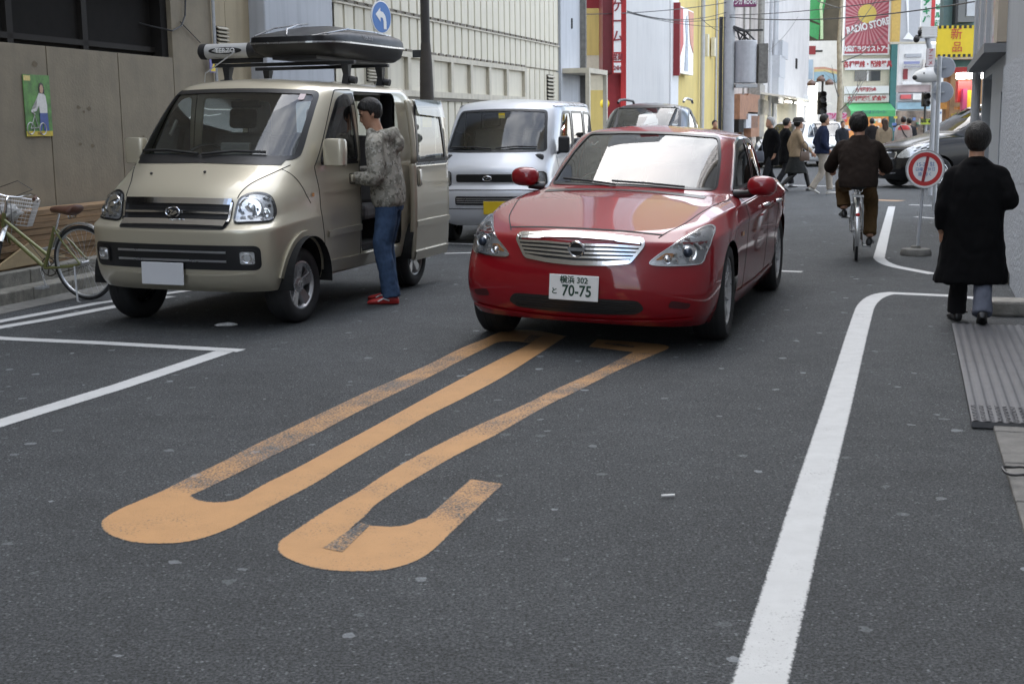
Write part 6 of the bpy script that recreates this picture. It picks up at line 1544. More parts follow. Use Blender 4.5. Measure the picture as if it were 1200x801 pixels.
# dark grey wagon behind the silver microvan: taller, roof rails
def wag(x, y, z):
    if z > .72: z = .72+(z-.72)*1.46
    if x < -2.5 and z > 1.0: x = -2.5+(x+2.5)*1.15-.42*min(1,(z-1.0)/.6)*1.0
    return (x, y*(1.0 if z < 1.1 else 1.05), z)
M['car_grey'] = mk('dark_grey_paint', (.085,.09,.095), .35, .3, var=0, coat=.8)
WSw = rounded([(-.62,1.18),(.62,1.18),(.585,1.50),(.54,1.72),(-.54,1.72),(-.585,1.50)], .06)
def wag_extra(t, s):
    for sg in (1,-1):
        m = MB(); m.tube([(-1.75,sg*.57,1.80),(-1.87,sg*.57,1.845),(-2.3,sg*.56,1.865),(-3.1,sg*.54,1.85),(-3.2,sg*.54,1.80)], .022, 8); m.build('roof_rail', M['alloy'] if sg > 0 else M['black'], t, smooth=True)
    cabin(t, (-1.5,), .8, .36, (-1.0,-.55,-.6,.6,.8,1.12))
    for sg in (1,-1): mirror_pod(t, (-.86, sg*.97, 1.2), sg, (.08,.11,.1), M['car_grey'])
WX, WY = 2.12, 22.7
far_car('grey_wagon', 'dark grey wagon with roof rails, parked behind the silver microvan', 'wagon', WX, WY, R(15), LV, wag, M['car_grey'], glass('wagon_glass', (.6,.66,.64), .3), (WSw, lambda c: c.x < -.3),
    [rounded([(-1.12,1.16),(-1.5,1.55),(-1.85,1.68),(-1.95,1.17)], .04), rounded([(-2.03,1.17),(-1.95,1.68),(-2.7,1.68),(-2.8,1.18)], .04), rounded([(-2.88,1.2),(-2.78,1.68),(-3.15,1.64),(-3.3,1.25)], .04)],
    (0,-2.85), smooth_poly([(.52,.66),(.60,.78),(.75,.86),(.78,.72),(.70,.65)], 3), rounded([(-.42,.60),(.42,.60),(.42,.74),(-.42,.74)], .04), extra=wag_extra, scale=1.06)
# black minivan crossing at the corner, nose to the left
def mnv(x, y, z):
    if z > .6: z = .6+(z-.6)*1.34
    if z > .8 and x > -1.2: x += .12
    if x < -2.4 and z > 1.0: x = -2.4+(x+2.4)*1.25-.62*min(1,(z-1.0)/.6)
    return (x, y*.98, z)
M['car_black'] = mk('black_paint', (.004,.004,.005), .22, 0, var=0, coat=.12, spec=.25)
WSm = rounded([(-.60,1.16),(.60,1.16),(.565,1.48),(.52,1.66),(-.52,1.66),(-.565,1.48)], .06)
def mnv_extra(t, s):
    cabin(t, (-1.5,-2.4), .72, .36, (-1.0,-.55,-.6,.6,.7,1.05))
    for sg in (1,-1):
        mo = mirror_pod(t, (-.92, sg*.96, 1.13), sg, (.09,.11,.09), M['chrome'] if sg > 0 else M['car_black'])
        MB().tube([(-.95, sg*.72, 1.08), (-.92, sg*.92, 1.11)], .03).build('mirror_arm', M['black'], mo)
    s.ribbon('chrome_strip', [(-.9,.92),(-1.8,.94),(-2.9,.97)], 'y+', .02, M['chrome'], t, off=.008)
    s.ribbon('chrome_trim', [(.15,.30),(.0,.30)], 'y+', .02, M['chrome'], t, off=.008)
    s.ribbon('bumper_chrome', [(-.5,.33),(0,.31),(.5,.33)], 'x+', .02, M['chrome'], t, off=.012)
    pl = MB().box(-.165,.165,-.004,.004,-.0825,.0825).build('number_plate', M['plate'], t); pl.location = (.90,0,.45); pl.rotation_euler = (0,0,pi/2)
bxp, byp = gnd(1062, 221)
BYAW = R(76)
far_car('black_minivan', 'black minivan turning at the corner with bright clear headlamps', 'minivan', bxp+.45, byp+.72, BYAW, LV, mnv, M['car_black'], M['car_glass'], (WSm, lambda c: c.x < -.2),
    [rounded([(-1.02,1.15),(-1.45,1.50),(-1.80,1.62),(-1.90,1.15)], .04), rounded([(-1.98,1.15),(-1.92,1.62),(-2.6,1.62),(-2.72,1.16)], .04), rounded([(-2.8,1.18),(-2.7,1.62),(-3.2,1.59),(-3.4,1.22)], .04)],
    (0,-2.85), smooth_poly([(.48,.66),(.58,.80),(.74,.93),(.815,.90),(.80,.70),(.66,.64)], 4), rounded([(-.42,.62),(.42,.62),(.45,.75),(-.45,.75)], .04), extra=mnv_extra, handles=((-1.75,.98),(-2.1,.98)), wr=.325, scale=1.08)
# white hatchbacks beyond the crossing
def hat(x, y, z):
    if z > .6: z = .6+(z-.6)*1.12
    x = x*.86
    if x < -2.1 and z > .95: x = -2.1+(x+2.1)*1.2-.35*min(1,(z-.95)/.5)
    return (x, y*.95, z)
M['car_white'] = mk('white_paint', (.70,.71,.71), .35, var=0, coat=.7)
WSh = rounded([(-.58,1.03),(.58,1.03),(.54,1.3),(.49,1.46),(-.49,1.46),(-.54,1.3)], .06)
hw = [rounded([(-.95,1.02),(-1.25,1.32),(-1.5,1.43),(-1.6,1.02)], .04), rounded([(-1.68,1.02),(-1.62,1.43),(-2.2,1.42),(-2.3,1.05)], .04)]
hx, hy = gnd(962, 196)
def hat_extra(t, s):
    cabin(t, (-1.25,), .62, .34, (-.8,-.45,-.55,.55,.6,.98))
    pl = MB().box(-.165,.165,-.004,.004,-.0825,.0825).build('number_plate', M['plate'], t); pl.location = (.76,0,.42); pl.rotation_euler = (0,0,pi/2)
h1, _ = far_car('white_hatchback', 'white hatchback waiting beyond the crossing behind the man in the navy jacket', 'car', hx+.3, hy+1, R(14), LV, hat, M['car_white'], M['car_glass'], (WSh, lambda c: c.x < -.2), hw, (0,-2.45), smooth_poly([(.48,.64),(.56,.74),(.70,.83),(.74,.78),(.72,.64),(.6,.62)], 3), rounded([(-.35,.6),(.35,.6),(.38,.70),(-.38,.70)], .04), wr=.30, wy=.70, extra=hat_extra)
h2 = copy_tree(h1); hx, hy = gnd(925, 199); h2.location = (hx+.1, hy+2.2, 0); h2.rotation_euler = (0,0,-pi/2-R(30)); h2['label'] = 'white hatchback parked at the left kerb behind the woman in beige'
# ================================================================ bicycles
M['frame_green'] = mk('olive_green_frame', (.16,.17,.06), .35, .2, var=.05, coat=.4); M['frame_silver'] = mk('silver_frame', (.50,.50,.50), .3, .7, var=.05)
M['leather'] = mk('brown_saddle', (.10,.045,.03), .45, var=.1); M['wire'] = mk('basket_wire', (.50,.50,.50), .3, .8, var=.05); M['fender'] = mk('silver_fender', (.62,.62,.61), .25, .8, var=.04)
def bike_wheel(parent, x, R0=.34, nm='wheel', w=.018):
    m = MB(); m.ringx((0,0,0), (0,1,0), R0-w, w, 44, 10); t = m.build(nm, M['rubber'], parent, smooth=True); t.location = (x,0,R0)
    m = MB(); m.lathe([(R0-.042,-.010),(R0-.030,-.012),(R0-.030,.012),(R0-.042,.010),(R0-.042,-.010)], (0,0,0), (0,1,0), 44); m.cyl((0,-.045,0),(0,.045,0),.018,n=12)
    for k in range(28):
        a = 2*pi*k/28; b = a+(.35 if k % 2 else -.35); sy = .03 if k % 4 < 2 else -.03
        m.tube([(cos(b)*.018, sy, sin(b)*.018), (cos(a)*(R0-.04), 0, sin(a)*(R0-.04))], .0013, 4, False)
    m.build('rim', M['steel'], t, smooth=True); return t
def bicycle(name, label, frame_mat, saddle_mat, basket, mixte, pedal=0.3, group=None, steer=0.0, drop=0.0):
    b = thing(name, label, 'bicycle', group=group); WB = 1.08; R0 = .34
    rw = bike_wheel(b, 0, R0); fw = bike_wheel(b, WB, R0)
    bb = Vector((.46,0,.28)); sc = Vector((.29,0,.66)); hd1 = Vector((.86,0,.78)); hd0 = Vector((.90,0,.62)); ax = Vector((0,0,R0)); fx = Vector((WB,0,R0))
    f = MB()
    f.tube([bb, sc], .017, 12); f.tube([hd1, hd0], .019, 12)
    if mixte:
        f.tube([hd0, bb+Vector((.02,0,.02))], .021, 12); f.tube([hd0+Vector((-.02,0,.10)), Vector((.40,0,.39))], .016, 12)
    else:
        f.tube([hd0, bb], .019, 12); f.tube([hd1-Vector((0,0,.03)), sc-Vector((0,0,.04))], .016, 12)
    for s in (1,-1):
        f.tube([bb+Vector((-.02,s*.03,0)), Vector((.1,s*.055,.31)), ax+Vector((0,s*.06,0))], .010, 8)
        f.tube([sc+Vector((0,s*.012,-.02)), Vector((.17,s*.05,.52)), ax+Vector((0,s*.06,0))], .009, 8)
    f.build('frame', frame_mat, b, smooth=True)
    fk = MB()
    for s in (1,-1): fk.tube([hd0+Vector((.01,s*.04,-.04)), Vector((.98,s*.05,.50)), fx+Vector((0,s*.052,0))], [.013,.012,.009], 8)
    fk.build('fork', frame_mat, b, smooth=True)
    for cx, a0, a1 in ((0, 20, 205), (WB, -5, 150)):
        fe = MB(); rings = []
        for i in range(25):
            a = R(a0+(a1-a0)*i/24); r = R0+.022
            rings.append([(cx+cos(a)*(r+dz), dy, R0+sin(a)*(r+dz)) for dy, dz in ((-.026,-.012),(-.016,.004),(0,.008),(.016,.004),(.026,-.012))])
        fe.loft(rings, cap=False, closed=False)
        for s in (1,-1):
            aa = R(a0+(a1-a0)*.85 if cx == 0 else 130); fe.tube([(cx, s*.065, R0), (cx+cos(aa)*(R0+.015), s*.025, R0+sin(aa)*(R0+.015))], .003, 5)
        fe.build('mudguard' if cx == 0 else 'front_mudguard', M['fender'], b, smooth=True)
    sp = MB(); sp.tube([sc-Vector((-.01,0,.06)), Vector((.215,0,.80))], .0125, 10); sp.build('seat_post', M['chrome'], b, smooth=True)
    sd = MB(); rings = []
    for x, w, z0, z1 in [(a-.045, c, d-.05, e-.04) for a, c, d, e in ((.36,.012,.862,.872),(.34,.028,.840,.883),(.28,.042,.835,.890),(.21,.068,.830,.893),(.14,.098,.820,.898),(.09,.108,.818,.905),(.06,.090,.838,.902),(.05,.04,.86,.89))]:
        rings.append([(x, w*cos(a), (z0+z1)/2+(z1-z0)/2*sin(a)) for a in [2*pi*i/18 for i in range(18)]])
    sd.loft(rings); s_ = sd.build('saddle', saddle_mat, b, smooth=True)
    MB().ringx((.08,.03,.765),(1,0,0),.02,.006,14,6).ringx((.08,-.03,.765),(1,0,0),.02,.006,14,6).build('saddle_spring', M['chrome'], s_, smooth=True)
    hb = MB(); st = Vector((.84,0,.90))
    hb.tube([hd1, st, st+Vector((.05,0,.03))], .013, 10)
    for s in (1,-1): hb.tube([(.89,0,.93),(.90,s*.10,.94),(.87,s*.20,.985),(.76,s*.265,.975),(.68,s*.27,.96)], .011, 10)
    hb.build('handlebar', M['chrome'], b, smooth=True)
    for s in (1,-1):
        g = MB(); g.tube([(.72,s*.268,.967),(.58,s*.275,.945)], .016, 12); g.build('grip', M['leather'], b, smooth=True)
        l = MB(); l.tube([(.76,s*.265,.965),(.74,s*.30,.945),(.62,s*.305,.925)], .006, 6); l.build('brake_lever', M['chrome'], b, smooth=True)
    bl = MB(); bl.ell((.77,.22,1.0), (.026,.026,.022), 14, 8); bl.build('bell', M['chrome'], b, smooth=True)
    cb = MB()
    for s, zz in ((1,1.03),(-1,1.05)): cb.tube([(.74,s*.27,.96),(.86,s*.22,zz),(.98,s*.10,1.0),(.93,s*.03,.86),(.9,s*.02,.70)], .0035, 5)
    cb.tube([(.75,-.27,.96),(.88,-.12,.90),(.80,-.02,.70),(.5,-.02,.36),(.2,-.05,.42)], .0035, 5); cb.build('brake_cable', M['black'], b)
    ck = MB(); ck.ringx(bb+Vector((0,-.055,0)), (0,1,0), .085, .006, 32, 6)
    for k in range(5): a = 2*pi*k/5; ck.tube([bb+Vector((0,-.055,0)), bb+Vector((cos(a)*.085,-.055,sin(a)*.085))], .006, 5)
    ck.tube([bb+Vector((0,-.05,.082)), Vector((.0,-.05,R0+.03))], .004, 5); ck.tube([bb+Vector((0,-.05,-.082)), Vector((.0,-.05,R0-.03))], .004, 5)
    ck.build('chain_ring', mk('chain_dark', (.10,.09,.08), .5, .6, var=.1) if 'chain' not in M else M['chain'], b)
    for s in (1,-1):
        a = pedal+(pi if s < 0 else 0); e = bb+Vector((cos(a)*.165, s*.075, sin(a)*.165))
        c = MB(); c.tube([bb+Vector((0,s*.06,0)), e], .010, 8); cr = c.build('crank', M['alloy'], b, smooth=True)
        p = MB(); p.box(e.x-.045, e.x+.045, e.y+s*.05-.045, e.y+s*.05-.03, e.z-.011, e.z+.011); p.box(e.x-.045, e.x+.045, e.y+s*.05+.03, e.y+s*.05+.045, e.z-.011, e.z+.011)
        for dx in (-.04, 0, .04): p.box(e.x+dx-.006, e.x+dx+.006, e.y+s*.05-.03, e.y+s*.05+.03, e.z-.009, e.z+.009)
        p.build('pedal', M['steel'], cr)
    ks = MB(); ks.tube([(.05,.08,R0-.02),(-.02,.17,.02),(-.06,.18,.012)], .009, 8); ks.build('kickstand', M['steel'], b, smooth=True)
    rl = MB(); rl.ell((-.32,0,.52),(.014,.024,.022),12,8); rl.build('reflector', M['red_lens'], b, smooth=True)
    if basket:
        bk = MB(); x0, x1, y_, z0, z1 = .95, 1.27, .19, .68, .93
        def rim(z, k): e = .04*k; return [(x0-e*.3,-y_-e,z),(x1+e,-y_-e,z),(x1+e,y_+e,z),(x0-e*.3,y_+e,z)]
        for i in range(8): k = i/7; q = rim(z0+(z1-z0)*k, k); bk.tube(q+[q[0]], .0028 if i < 7 else .005, 5)
        B, T = rim(z0,0), rim(z1,1)
        for i in range(4):
            n_ = 11 if i % 2 == 0 else 12
            for k in range(n_):
                t = k/n_; bk.tube([Vector(B[i]).lerp(Vector(B[(i+1)%4]), t), Vector(T[i]).lerp(Vector(T[(i+1)%4]), t)], .0022, 4)
        for k in range(9): t = k/8; bk.tube([Vector(B[0]).lerp(Vector(B[1]),t), Vector(B[3]).lerp(Vector(B[2]),t)], .0022, 4)
        bk.build('basket', M['wire'], b)
        br = MB(); br.tube([(.95,.05,.70),(WB,.06,R0)], .005, 6); br.tube([(.95,-.05,.70),(WB,-.06,R0)], .005, 6); br.tube([(.93,0,.86),(.96,0,.86)], .012, 6); br.build('basket_stay', M['steel'], b)
    if steer:
        piv = Vector((.87,0,.70)); Ms = Matrix.Translation(piv) @ Matrix.Rotation(steer, 4, Vector((-.25,0,1)).normalized()) @ Matrix.Translation(-piv)
        for o in b.children:
            if o is fw: o.matrix_local = Ms @ o.matrix_basis
            elif o.name.split('.')[0] in ('fork','front_mudguard','handlebar','grip','brake_lever','bell','basket','basket_stay'): o.data.transform(Ms)
    return b
M['chain'] = mk('chain_dark', (.10,.09,.08), .5, .6, var=.1)
bk1 = bicycle('bicycle', 'olive green bicycle with wire basket and brown saddle parked at the kerb', M['frame_green'], M['leather'], True, True, pedal=-1.9, steer=R(-58))
rc = Vector((*gnd(104, 351), 0)); bk1.location = rc; bk1.rotation_euler = (R(-4), 0, atan2(.38, -.92))
for o in list(bk1.children):
    pass
# crumpled paper in the basket
rp_ = random.Random(9)
def crumple(name, label, cat, loc, r, mat, seed):
    rr = random.Random(seed); bm = bmesh.new(); bmesh.ops.create_icosphere(bm, subdivisions=2, radius=1)
    for v in bm.verts: k = rr.uniform(.65,1.15); v.co = Vector((v.co.x*r[0]*k, v.co.y*r[1]*k, v.co.z*r[2]*rr.uniform(.6,1.2)))
    me = bpy.data.meshes.new(name); bm.to_mesh(me); bm.free(); me.materials.append(mat); o = bpy.data.objects.new(name, me); COL.objects.link(o); o.location = loc
    return tag(o, label, cat)
M['newsprint'] = mk('newsprint', (.55,.55,.54), .8, var=.35, scale=45)
bq = bk1.matrix_basis @ Vector((.97,-.14,.76))
crumple('crumpled_paper', 'crumpled newspaper lying in the wire basket of the parked bicycle', 'paper', bq, (.16,.13,.075), M['newsprint'], 4)
crumple('paper_scrap', 'small scrap of white printed paper lying on the road before the gold minivan', 'litter', (*gnd(267,382.5), .016), (.10,.05,.016), M['newsprint'], 8)
m = MB(); e = Vector((*gnd(775,584),.012)); m.cyl(e, e+Vector((.055,.008,0)), .006, n=10); tag(m.build('cigarette_end', M['white'], smooth=True), 'white cigarette end lying alone on the bare road', 'litter')

# ================================================================ signs and poles on the right
sp = gnd(1073, 299); sb = thing('portable_sign', 'round red ringed traffic sign on a thin post in a round weighted base', 'sign', (*sp, 0), R(-3))
MB().lathe([(0,0),(.17,0),(.175,.03),(.155,.075),(.06,.085),(.05,.11),(0,.11)], (0,0,0), (0,0,1), 28).build('base', M['concrete_dark'], sb, smooth=True)
D_ = sp[1]; zc_ = atY(1083,198,D_).z; xo = atY(1083,198,D_).x-sp[0]; xo0 = .02
MB().tube([(xo0,0,.1),(xo*1.15,0,zc_+.2)], .018, 12).build('post', M['grey_paint'], sb, smooth=True)
Rz = .212
MB().lathe([(0,0),(Rz,0),(Rz,.012),(0,.012)], (xo,-.045,zc_), (0,1,0), 48).build('plate', M['white_gloss'], sb)
MB().ringx((xo,-.045,zc_),(0,1,0),Rz,.007,48,6).build('rim', M['steel'], sb, smooth=True)
m = MB(); n_ = 48
for i in range(n_):
    a, b2 = 2*pi*i/n_, 2*pi*(i+1)/n_; r0, r1 = Rz*.66, Rz*.88
    m.quad(*[(xo+r*cos(t), -.049, zc_+r*sin(t)) for r, t in ((r0,a),(r1,a),(r1,b2),(r0,b2))])
m.build('red_ring', M['red'], sb, fix=False)
m = MB(); c_, s_ = cos(R(80)), sin(R(80)); hw = .017; 
m.quad(*[(xo+c_*l-s_*w_, -.051, zc_+s_*l+c_*w_) for l, w_ in ((-Rz*.68,-hw),(Rz*.68,-hw),(Rz*.68,hw),(-Rz*.68,hw))]); m.build('red_bar', mk('dull_red', (.30,.03,.035), .5), sb, fix=False)
letters(sb, [('15-20 駐', xo, zc_+.05, .058), ('日曜・休日', xo, zc_-.005, .045), ('車 除く', xo, zc_-.06, .05)], mk('sign_blue_ink', (.10,.20,.42), .5, var=0), y=-.0495)
# tall pole seen from behind with two round sign backs
tp2 = gnd(1094.5, 246); tpo = thing('sign_pole', 'tall grey pole carrying the backs of two round grey signs', 'pole', (*tp2, 0)); PY = tp2[1]
def pz(px, py): p = atY(px, py, PY); return p.x-tp2[0], p.z
MB().tube([(0,0,0),(0,0,pz(1099,66)[1])], .038, 14).build('shaft', M['steel'], tpo, smooth=True)
for px, py in ((1108,79),(1106,108)):
    x_, z_ = pz(px, py); MB().lathe([(0,0),(.17,0),(.175,.008),(.17,.016),(0,.016)], (x_,.05,z_), (.35,1,0), 36).build('sign_back', mk('sign_back_grey', (.36,.38,.42), .5, .3, var=.1), tpo)
    MB().box(x_-.17, x_+.02, .02, .05, z_-.015, z_+.015).build('clamp', M['steel'], tpo)
# lamp pole with horn speaker and box
PY2 = 27.0; lp = atY(1091, 200, PY2); lpo = thing('speaker_pole', 'grey pole with a white horn loudspeaker and a pale box near its top', 'pole', (lp.x, PY2, 0))
def p2(px, py): p = atY(px, py, PY2); return p.x-lp.x, p.z
MB().tube([(0,0,0),(0,0,p2(1089,92)[1]),(*[p2(1090,60)[0]],0,p2(1090,60)[1]),(p2(1086,42)[0],0,p2(1086,42)[1])], .05, 12).build('shaft', M['grey_paint'], lpo, smooth=True)
x_, z_ = p2(1087.5,38); m = MB(); m.box(x_-.15, x_+.15, -.10, .14, z_-.11, z_+.11)
for k in range(5): m.box(x_-.156, x_+.156, -.108, .145, z_-.09+k*.045, z_-.075+k*.045)
m.build('box', M['white'], lpo)
x_, z_ = p2(1081,88); m = MB(); m.lathe([(0,-.32),(.03,-.31),(.10,-.24),(.15,-.10),(.16,.02),(.15,.12),(.17,.2),(.0,.2)], (x_+.12,0,z_), (1,-.15,.15), 28); m.build('horn', M['white'], lpo, smooth=True)
m = MB(); m.ell((x_-.16,-.03,z_-.05),(.05,.05,.05),12,8); m.ell((x_-.02,-.165,z_+.03),(.018,.012,.018),10,6); m.build('horn_fixing', M['black'], lpo, smooth=True)
m = MB(); m.box(x_+.05, x_+.22, -.06, -.02, z_+.17, z_+.52); m.build('banner_plate', mk('faded_pink_plate', (.55,.50,.50), .5, var=.1), lpo)
letters(lpo, [('アニメ', x_+.135, z_+.46, .10, 'CENTER', .002, 1, .115)], ink_red, y=-.065)
for px, py in ((1079,38),(1074,46)):
    x_, z_ = p2(px, py); m = MB(); m.ell((x_,0,z_),(.06,.09,.07),12,8); m.box(x_-.02,x_+.3,-.02,.02,z_+.05,z_+.08); m.build('floodlight', M['black'], lpo, smooth=True)
# pedestrian signals and lantern post
def signal_post(name, label, Y, px, heads, top, lamps):
    p = atY(px, 180, Y); t = thing(name, label, 'traffic signal', (p.x, Y, 0)); k = Y/1540
    def q(a, b): w = atY(a, b, Y); return w.x-p.x, w.z
    MB().tube([(0,0,0),(0,0,q(px,top)[1])], k*1.3, 10).build('post', M['dark_pole'], t, smooth=True)
    for a, b, w, h in heads:
        x, z = q(a, b); m = MB(); m.box(x-w*k, x+w*k, -.3, -.05, z-h*k, z+h*k); hd = m.build('signal_head', M['black'], t, bevel=.03)
        for s in (1,-1): MB().lathe([(w*k*.8,0),(w*k*.8,-.18),(w*k*.7,-.18),(w*k*.7,-.02),(0,-.02)], (x,-.3,z+s*h*k*.5), (0,1,0), 18).build('lens_hood', M['dark_gap'] if s > 0 else M['black'], hd)
    for a, b in lamps:
        x, z = q(a, b); m = MB(); m.lathe([(0,.10),(3.2*k,.02),(5.0*k,-.06),(4.6*k,-.16),(0,-.12)], (x,0,z), (0,0,1), 18); m.build('lamp_head', mk('lamp_brown', (.14,.08,.06), .5), t, smooth=True)
        m = MB(); m.tube([(0,0,q(px,94)[1]),(x*.6,0,q(px,96)[1]),(x,0,z)], k*.6, 6); m.build('lamp_arm', M['dark_pole'], t)
    return t
signal_post('signal_post', 'dark signal post with three lantern heads past the crossing, behind the navy jacket man', 56, 962, [(962,114,4.5,6),(962,127,5,7)], 88, [(951,96),(962,91),(972,95)])
signal_post('signal_post', 'dark pedestrian signal standing by the shops right of the green awning', 52, 1082, [(1083,117,4,8)], 108, [])
# bare street tree
def bare_tree(px, Y, top, label):
    p = atY(px, 190, Y); t = thing('street_tree', label, 'tree', (p.x, Y, 0)); rr = random.Random(21); h = atY(px, top, Y).z
    m = MB(); m.tube([(0,0,0),(.06,0,h*.3),(-.05,.05,h*.6),(.05,0,h)], [.15,.13,.10,.04], 10); tr_ = m.build('trunk', mk('bark', (.36,.31,.23), .9, var=.3, scale=8), t, smooth=True)
    for k in range(9):
        z = h*rr.uniform(.18,.95); a = rr.uniform(0,2*pi); L_ = rr.uniform(.9,2.2); d = Vector((cos(a),sin(a)*.7,rr.uniform(.3,.9))); p0 = Vector((0,0,z)); p1 = p0+d*L_*.5; p2_ = p0+d*L_+Vector((0,0,L_*.25))
        b = MB(); b.tube([p0,p1,p2_], [.035,.022,.008], 6)
        for j in range(4):
            s = p0.lerp(p2_, rr.uniform(.3,1)); e = s+Vector((rr.uniform(-.5,.5), rr.uniform(-.4,.4), rr.uniform(.1,.6))); b.tube([s,e], [.014,.005], 5)
        b.build('branch', M['concrete_dark'], tr_)
    return t
bare_tree(981, 62, -40, 'bare street tree with thin twigs left of the green awning')
# pink van sign board far away
s, w, h = signboard(968, 992, 140, 132, [('パソコン', 0, 0, .8, .02, 1)], mk('pink_board', (.62,.36,.46), .5), mk('magenta_ink', (.5,.03,.15), .5, var=0), 'pink shop signboard with magenta lettering beyond the white hatchback', Y=70)
MB().cyl((0,.1,-h-2), (0,.1,-h), .08).build('post', M['grey_paint'], s)
# neon board on posts right of the awning
s, w, h = signboard(1079, 1094, 146, 139, [('営業中', 0, 0, .8, .02, 1)], mk('lime_board', (.45,.55,.06), .5), M['black'], 'small lime green board standing by the shops behind the black minivan', Y=46)
MB().cyl((0,.1,-h-1.5), (0,.1,-h), .04).build('post', M['grey_paint'], s)
# overhead cables
def cable(a, b, sag, r, label, n=14):
    A, B = Vector(a), Vector(b); m = MB(); m.tube([A.lerp(B, i/n)-Vector((0,0,sag*4*(i/n)*(1-i/n))) for i in range(n+1)], r*.36, 5)
    return tag(m.build('overhead_cable', M['black']), label, 'cable', 'overhead cables')
TPX = tx
cs = [((670,18,37),(733,12,38.5),(1400,4,44)), ]
cbls = [(atY(664,17,36), atY(853,3,44), .1, .035), (atY(735,13,39), atY(853,14,44), .25, .03), (atY(735,14,39), atY(853,20,44), .2, .03), (atY(735,15,39), atY(853,32,44), .1, .025),
        (atY(853,20,44), atY(1142,2,30), .22, .045), (atY(853,18,44), atY(1200,-25,26), .15, .03), (atY(853,2,44), atY(940,-6,70), .2, .035), (atY(853,36,44), atY(905,60,66), .2, .03), (atY(900,60,66), atY(935,20,90), .2, .035), (atY(820,20,47), atY(853,40,44), .1, .025)]
for a, b, sg_, r_ in cbls: cable(a, b, sg_, r_, 'thin black cable strung over the street between poles and walls')
# pipes of neon tubing, a sticker on the conduit of the brown wall
st_ = W1.uv(248, 75, -.06); m = MB(); m.box(st_[0]-.06, st_[0]+.08, -.07, -.062, W1.z(248,85,-.06), W1.z(248,66,-.06)); sk = m.build('sticker_sheet', mk('violet_sticker', (.16,.15,.42), .5)); sk.location = W1.o; sk.rotation_euler = (0,0,W1.rz)
tag(sk, 'small violet and yellow sticker wrapped on the conduit pipe of the brown wall', 'sticker')
m = MB(); zq = W1.z(248,79,-.06); m.prism([(st_[0]-.05, zq-.05), (st_[0]+.07, zq-.05), (st_[0]+.07, zq+.12)], -.074, -.071); m.build('triangle', M['yellow'], sk)

# ================================================================ steel ramp plates, cable loop, kerb block, drain
M['plate_steel'] = mk('worn_steel_plate', (.11,.11,.116), .55, .25, var=.2, scale=10, streak=.2)
def plate(name, label, c00, c10, c11, c01, ribs, z=.055):
    P_ = [Vector((*c, 0)) for c in (c00, c10, c11, c01)]; o = P_[0]; m = MB()
    def at(u, v, h): a = P_[0].lerp(P_[1], u); b = P_[3].lerp(P_[2], u); p = a.lerp(b, v); return (p.x, p.y, h)
    n = ribs*4
    for i in range(n):
        hh = lambda k: z+(.005 if k % 4 in (1,2) else 0)
        m.quad(at(i/n,0,hh(i)), at((i+1)/n,0,hh(i+1)), at((i+1)/n,1,hh(i+1)), at(i/n,1,hh(i)))
    m.quad(at(0,0,z-.03), at(1,0,z-.03), at(1,0,z), at(0,0,z)); m.quad(at(0,0,z-.03), at(0,1,z-.03), at(0,1,z), at(0,0,z))
    m.quad(at(0,1,z-.03), at(1,1,z-.03), at(1,1,z), at(0,1,z)); m.quad(at(1,0,z-.03), at(1,1,z-.03), at(1,1,z), at(1,0,z))
    pl = m.build(name, M['plate_steel'], fix=True); tag(pl, label, 'ramp plate'); return pl
A0 = gnd(1139,490.5,.05); A1 = (A0[0]+1.15*cos(R(-17)), A0[1]+1.15*sin(R(-17))); B0 = gnd(1129,440,.05); B1 = (B0[0]+1.15*cos(R(-17)), B0[1]+1.15*sin(R(-17)))
C0 = gnd(1115.5,377,.05); C1 = (C0[0]+1.15*cos(R(-17)), C0[1]+1.15*sin(R(-17)))
pA = plate('ramp_plate', 'nearer chequered steel plate over the gutter on the right', A0, A1, B1, B0, 21, z=.038)
ck_ = MB(); rr_ = random.Random(2)
for i in range(10):
    for j in range(30):
        u, v = (j+.5)/30, (i+.5)/10*.32; a = Vector((*A0,0)).lerp(Vector((*A1,0)), u); b = Vector((*B0,0)).lerp(Vector((*B1,0)), u); p = a.lerp(b, v); an = R(45 if (i+j) % 2 else -45)-R(17)
        ck_.obox((p.x, p.y, .045), (cos(an)*.012, sin(an)*.012, 0), (-sin(an)*.004, cos(an)*.004, 0), (0,0,.0015))
ck_.build('chequer_pattern', M['plate_steel'], pA)
plate('ramp_plate', 'farther ribbed steel plate over the gutter, under the walking woman', B0, B1, C1, C0, 21, z=.038)
lc = Vector((*gnd(1192,553,.06), .066)); m = MB()
m.tube([lc+Vector((cos(a)*.055-.0, sin(a)*.075, .004*sin(3*a))) for a in [2*pi*i/26*.9 for i in range(27)]]+[lc+Vector((.25,.02,0)), lc+Vector((.6,-.02,0))], .006, 8)
tag(m.build('cable_loop', M['black'], smooth=True), 'black cable loop lying on the gutter slabs at the right edge', 'cable')
bkp = Vector((*gnd(1168,372), 0)); m = MB(); m.obox(bkp+Vector((.28,.12,.06)), (.26,-.08,0), (.04,.13,0), (0,0,.06)); tag(m.build('kerb_block', M['concrete'], bevel=.02), 'short concrete kerb block beside the feet of the woman in black', 'kerb block')
dp = Vector((*gnd(1128,366), 0)); m = MB()
for k in range(9): m.obox(dp+Vector((.05+k*.055, -.0165*k+.08, .008)), (.012,-.004,0), (.03,.10,0), (0,0,.006))
dr_ = m.build('drain_grate', M['dark_pole']); tag(dr_, 'dark slotted drain grate in the road by the woman in black', 'drain')
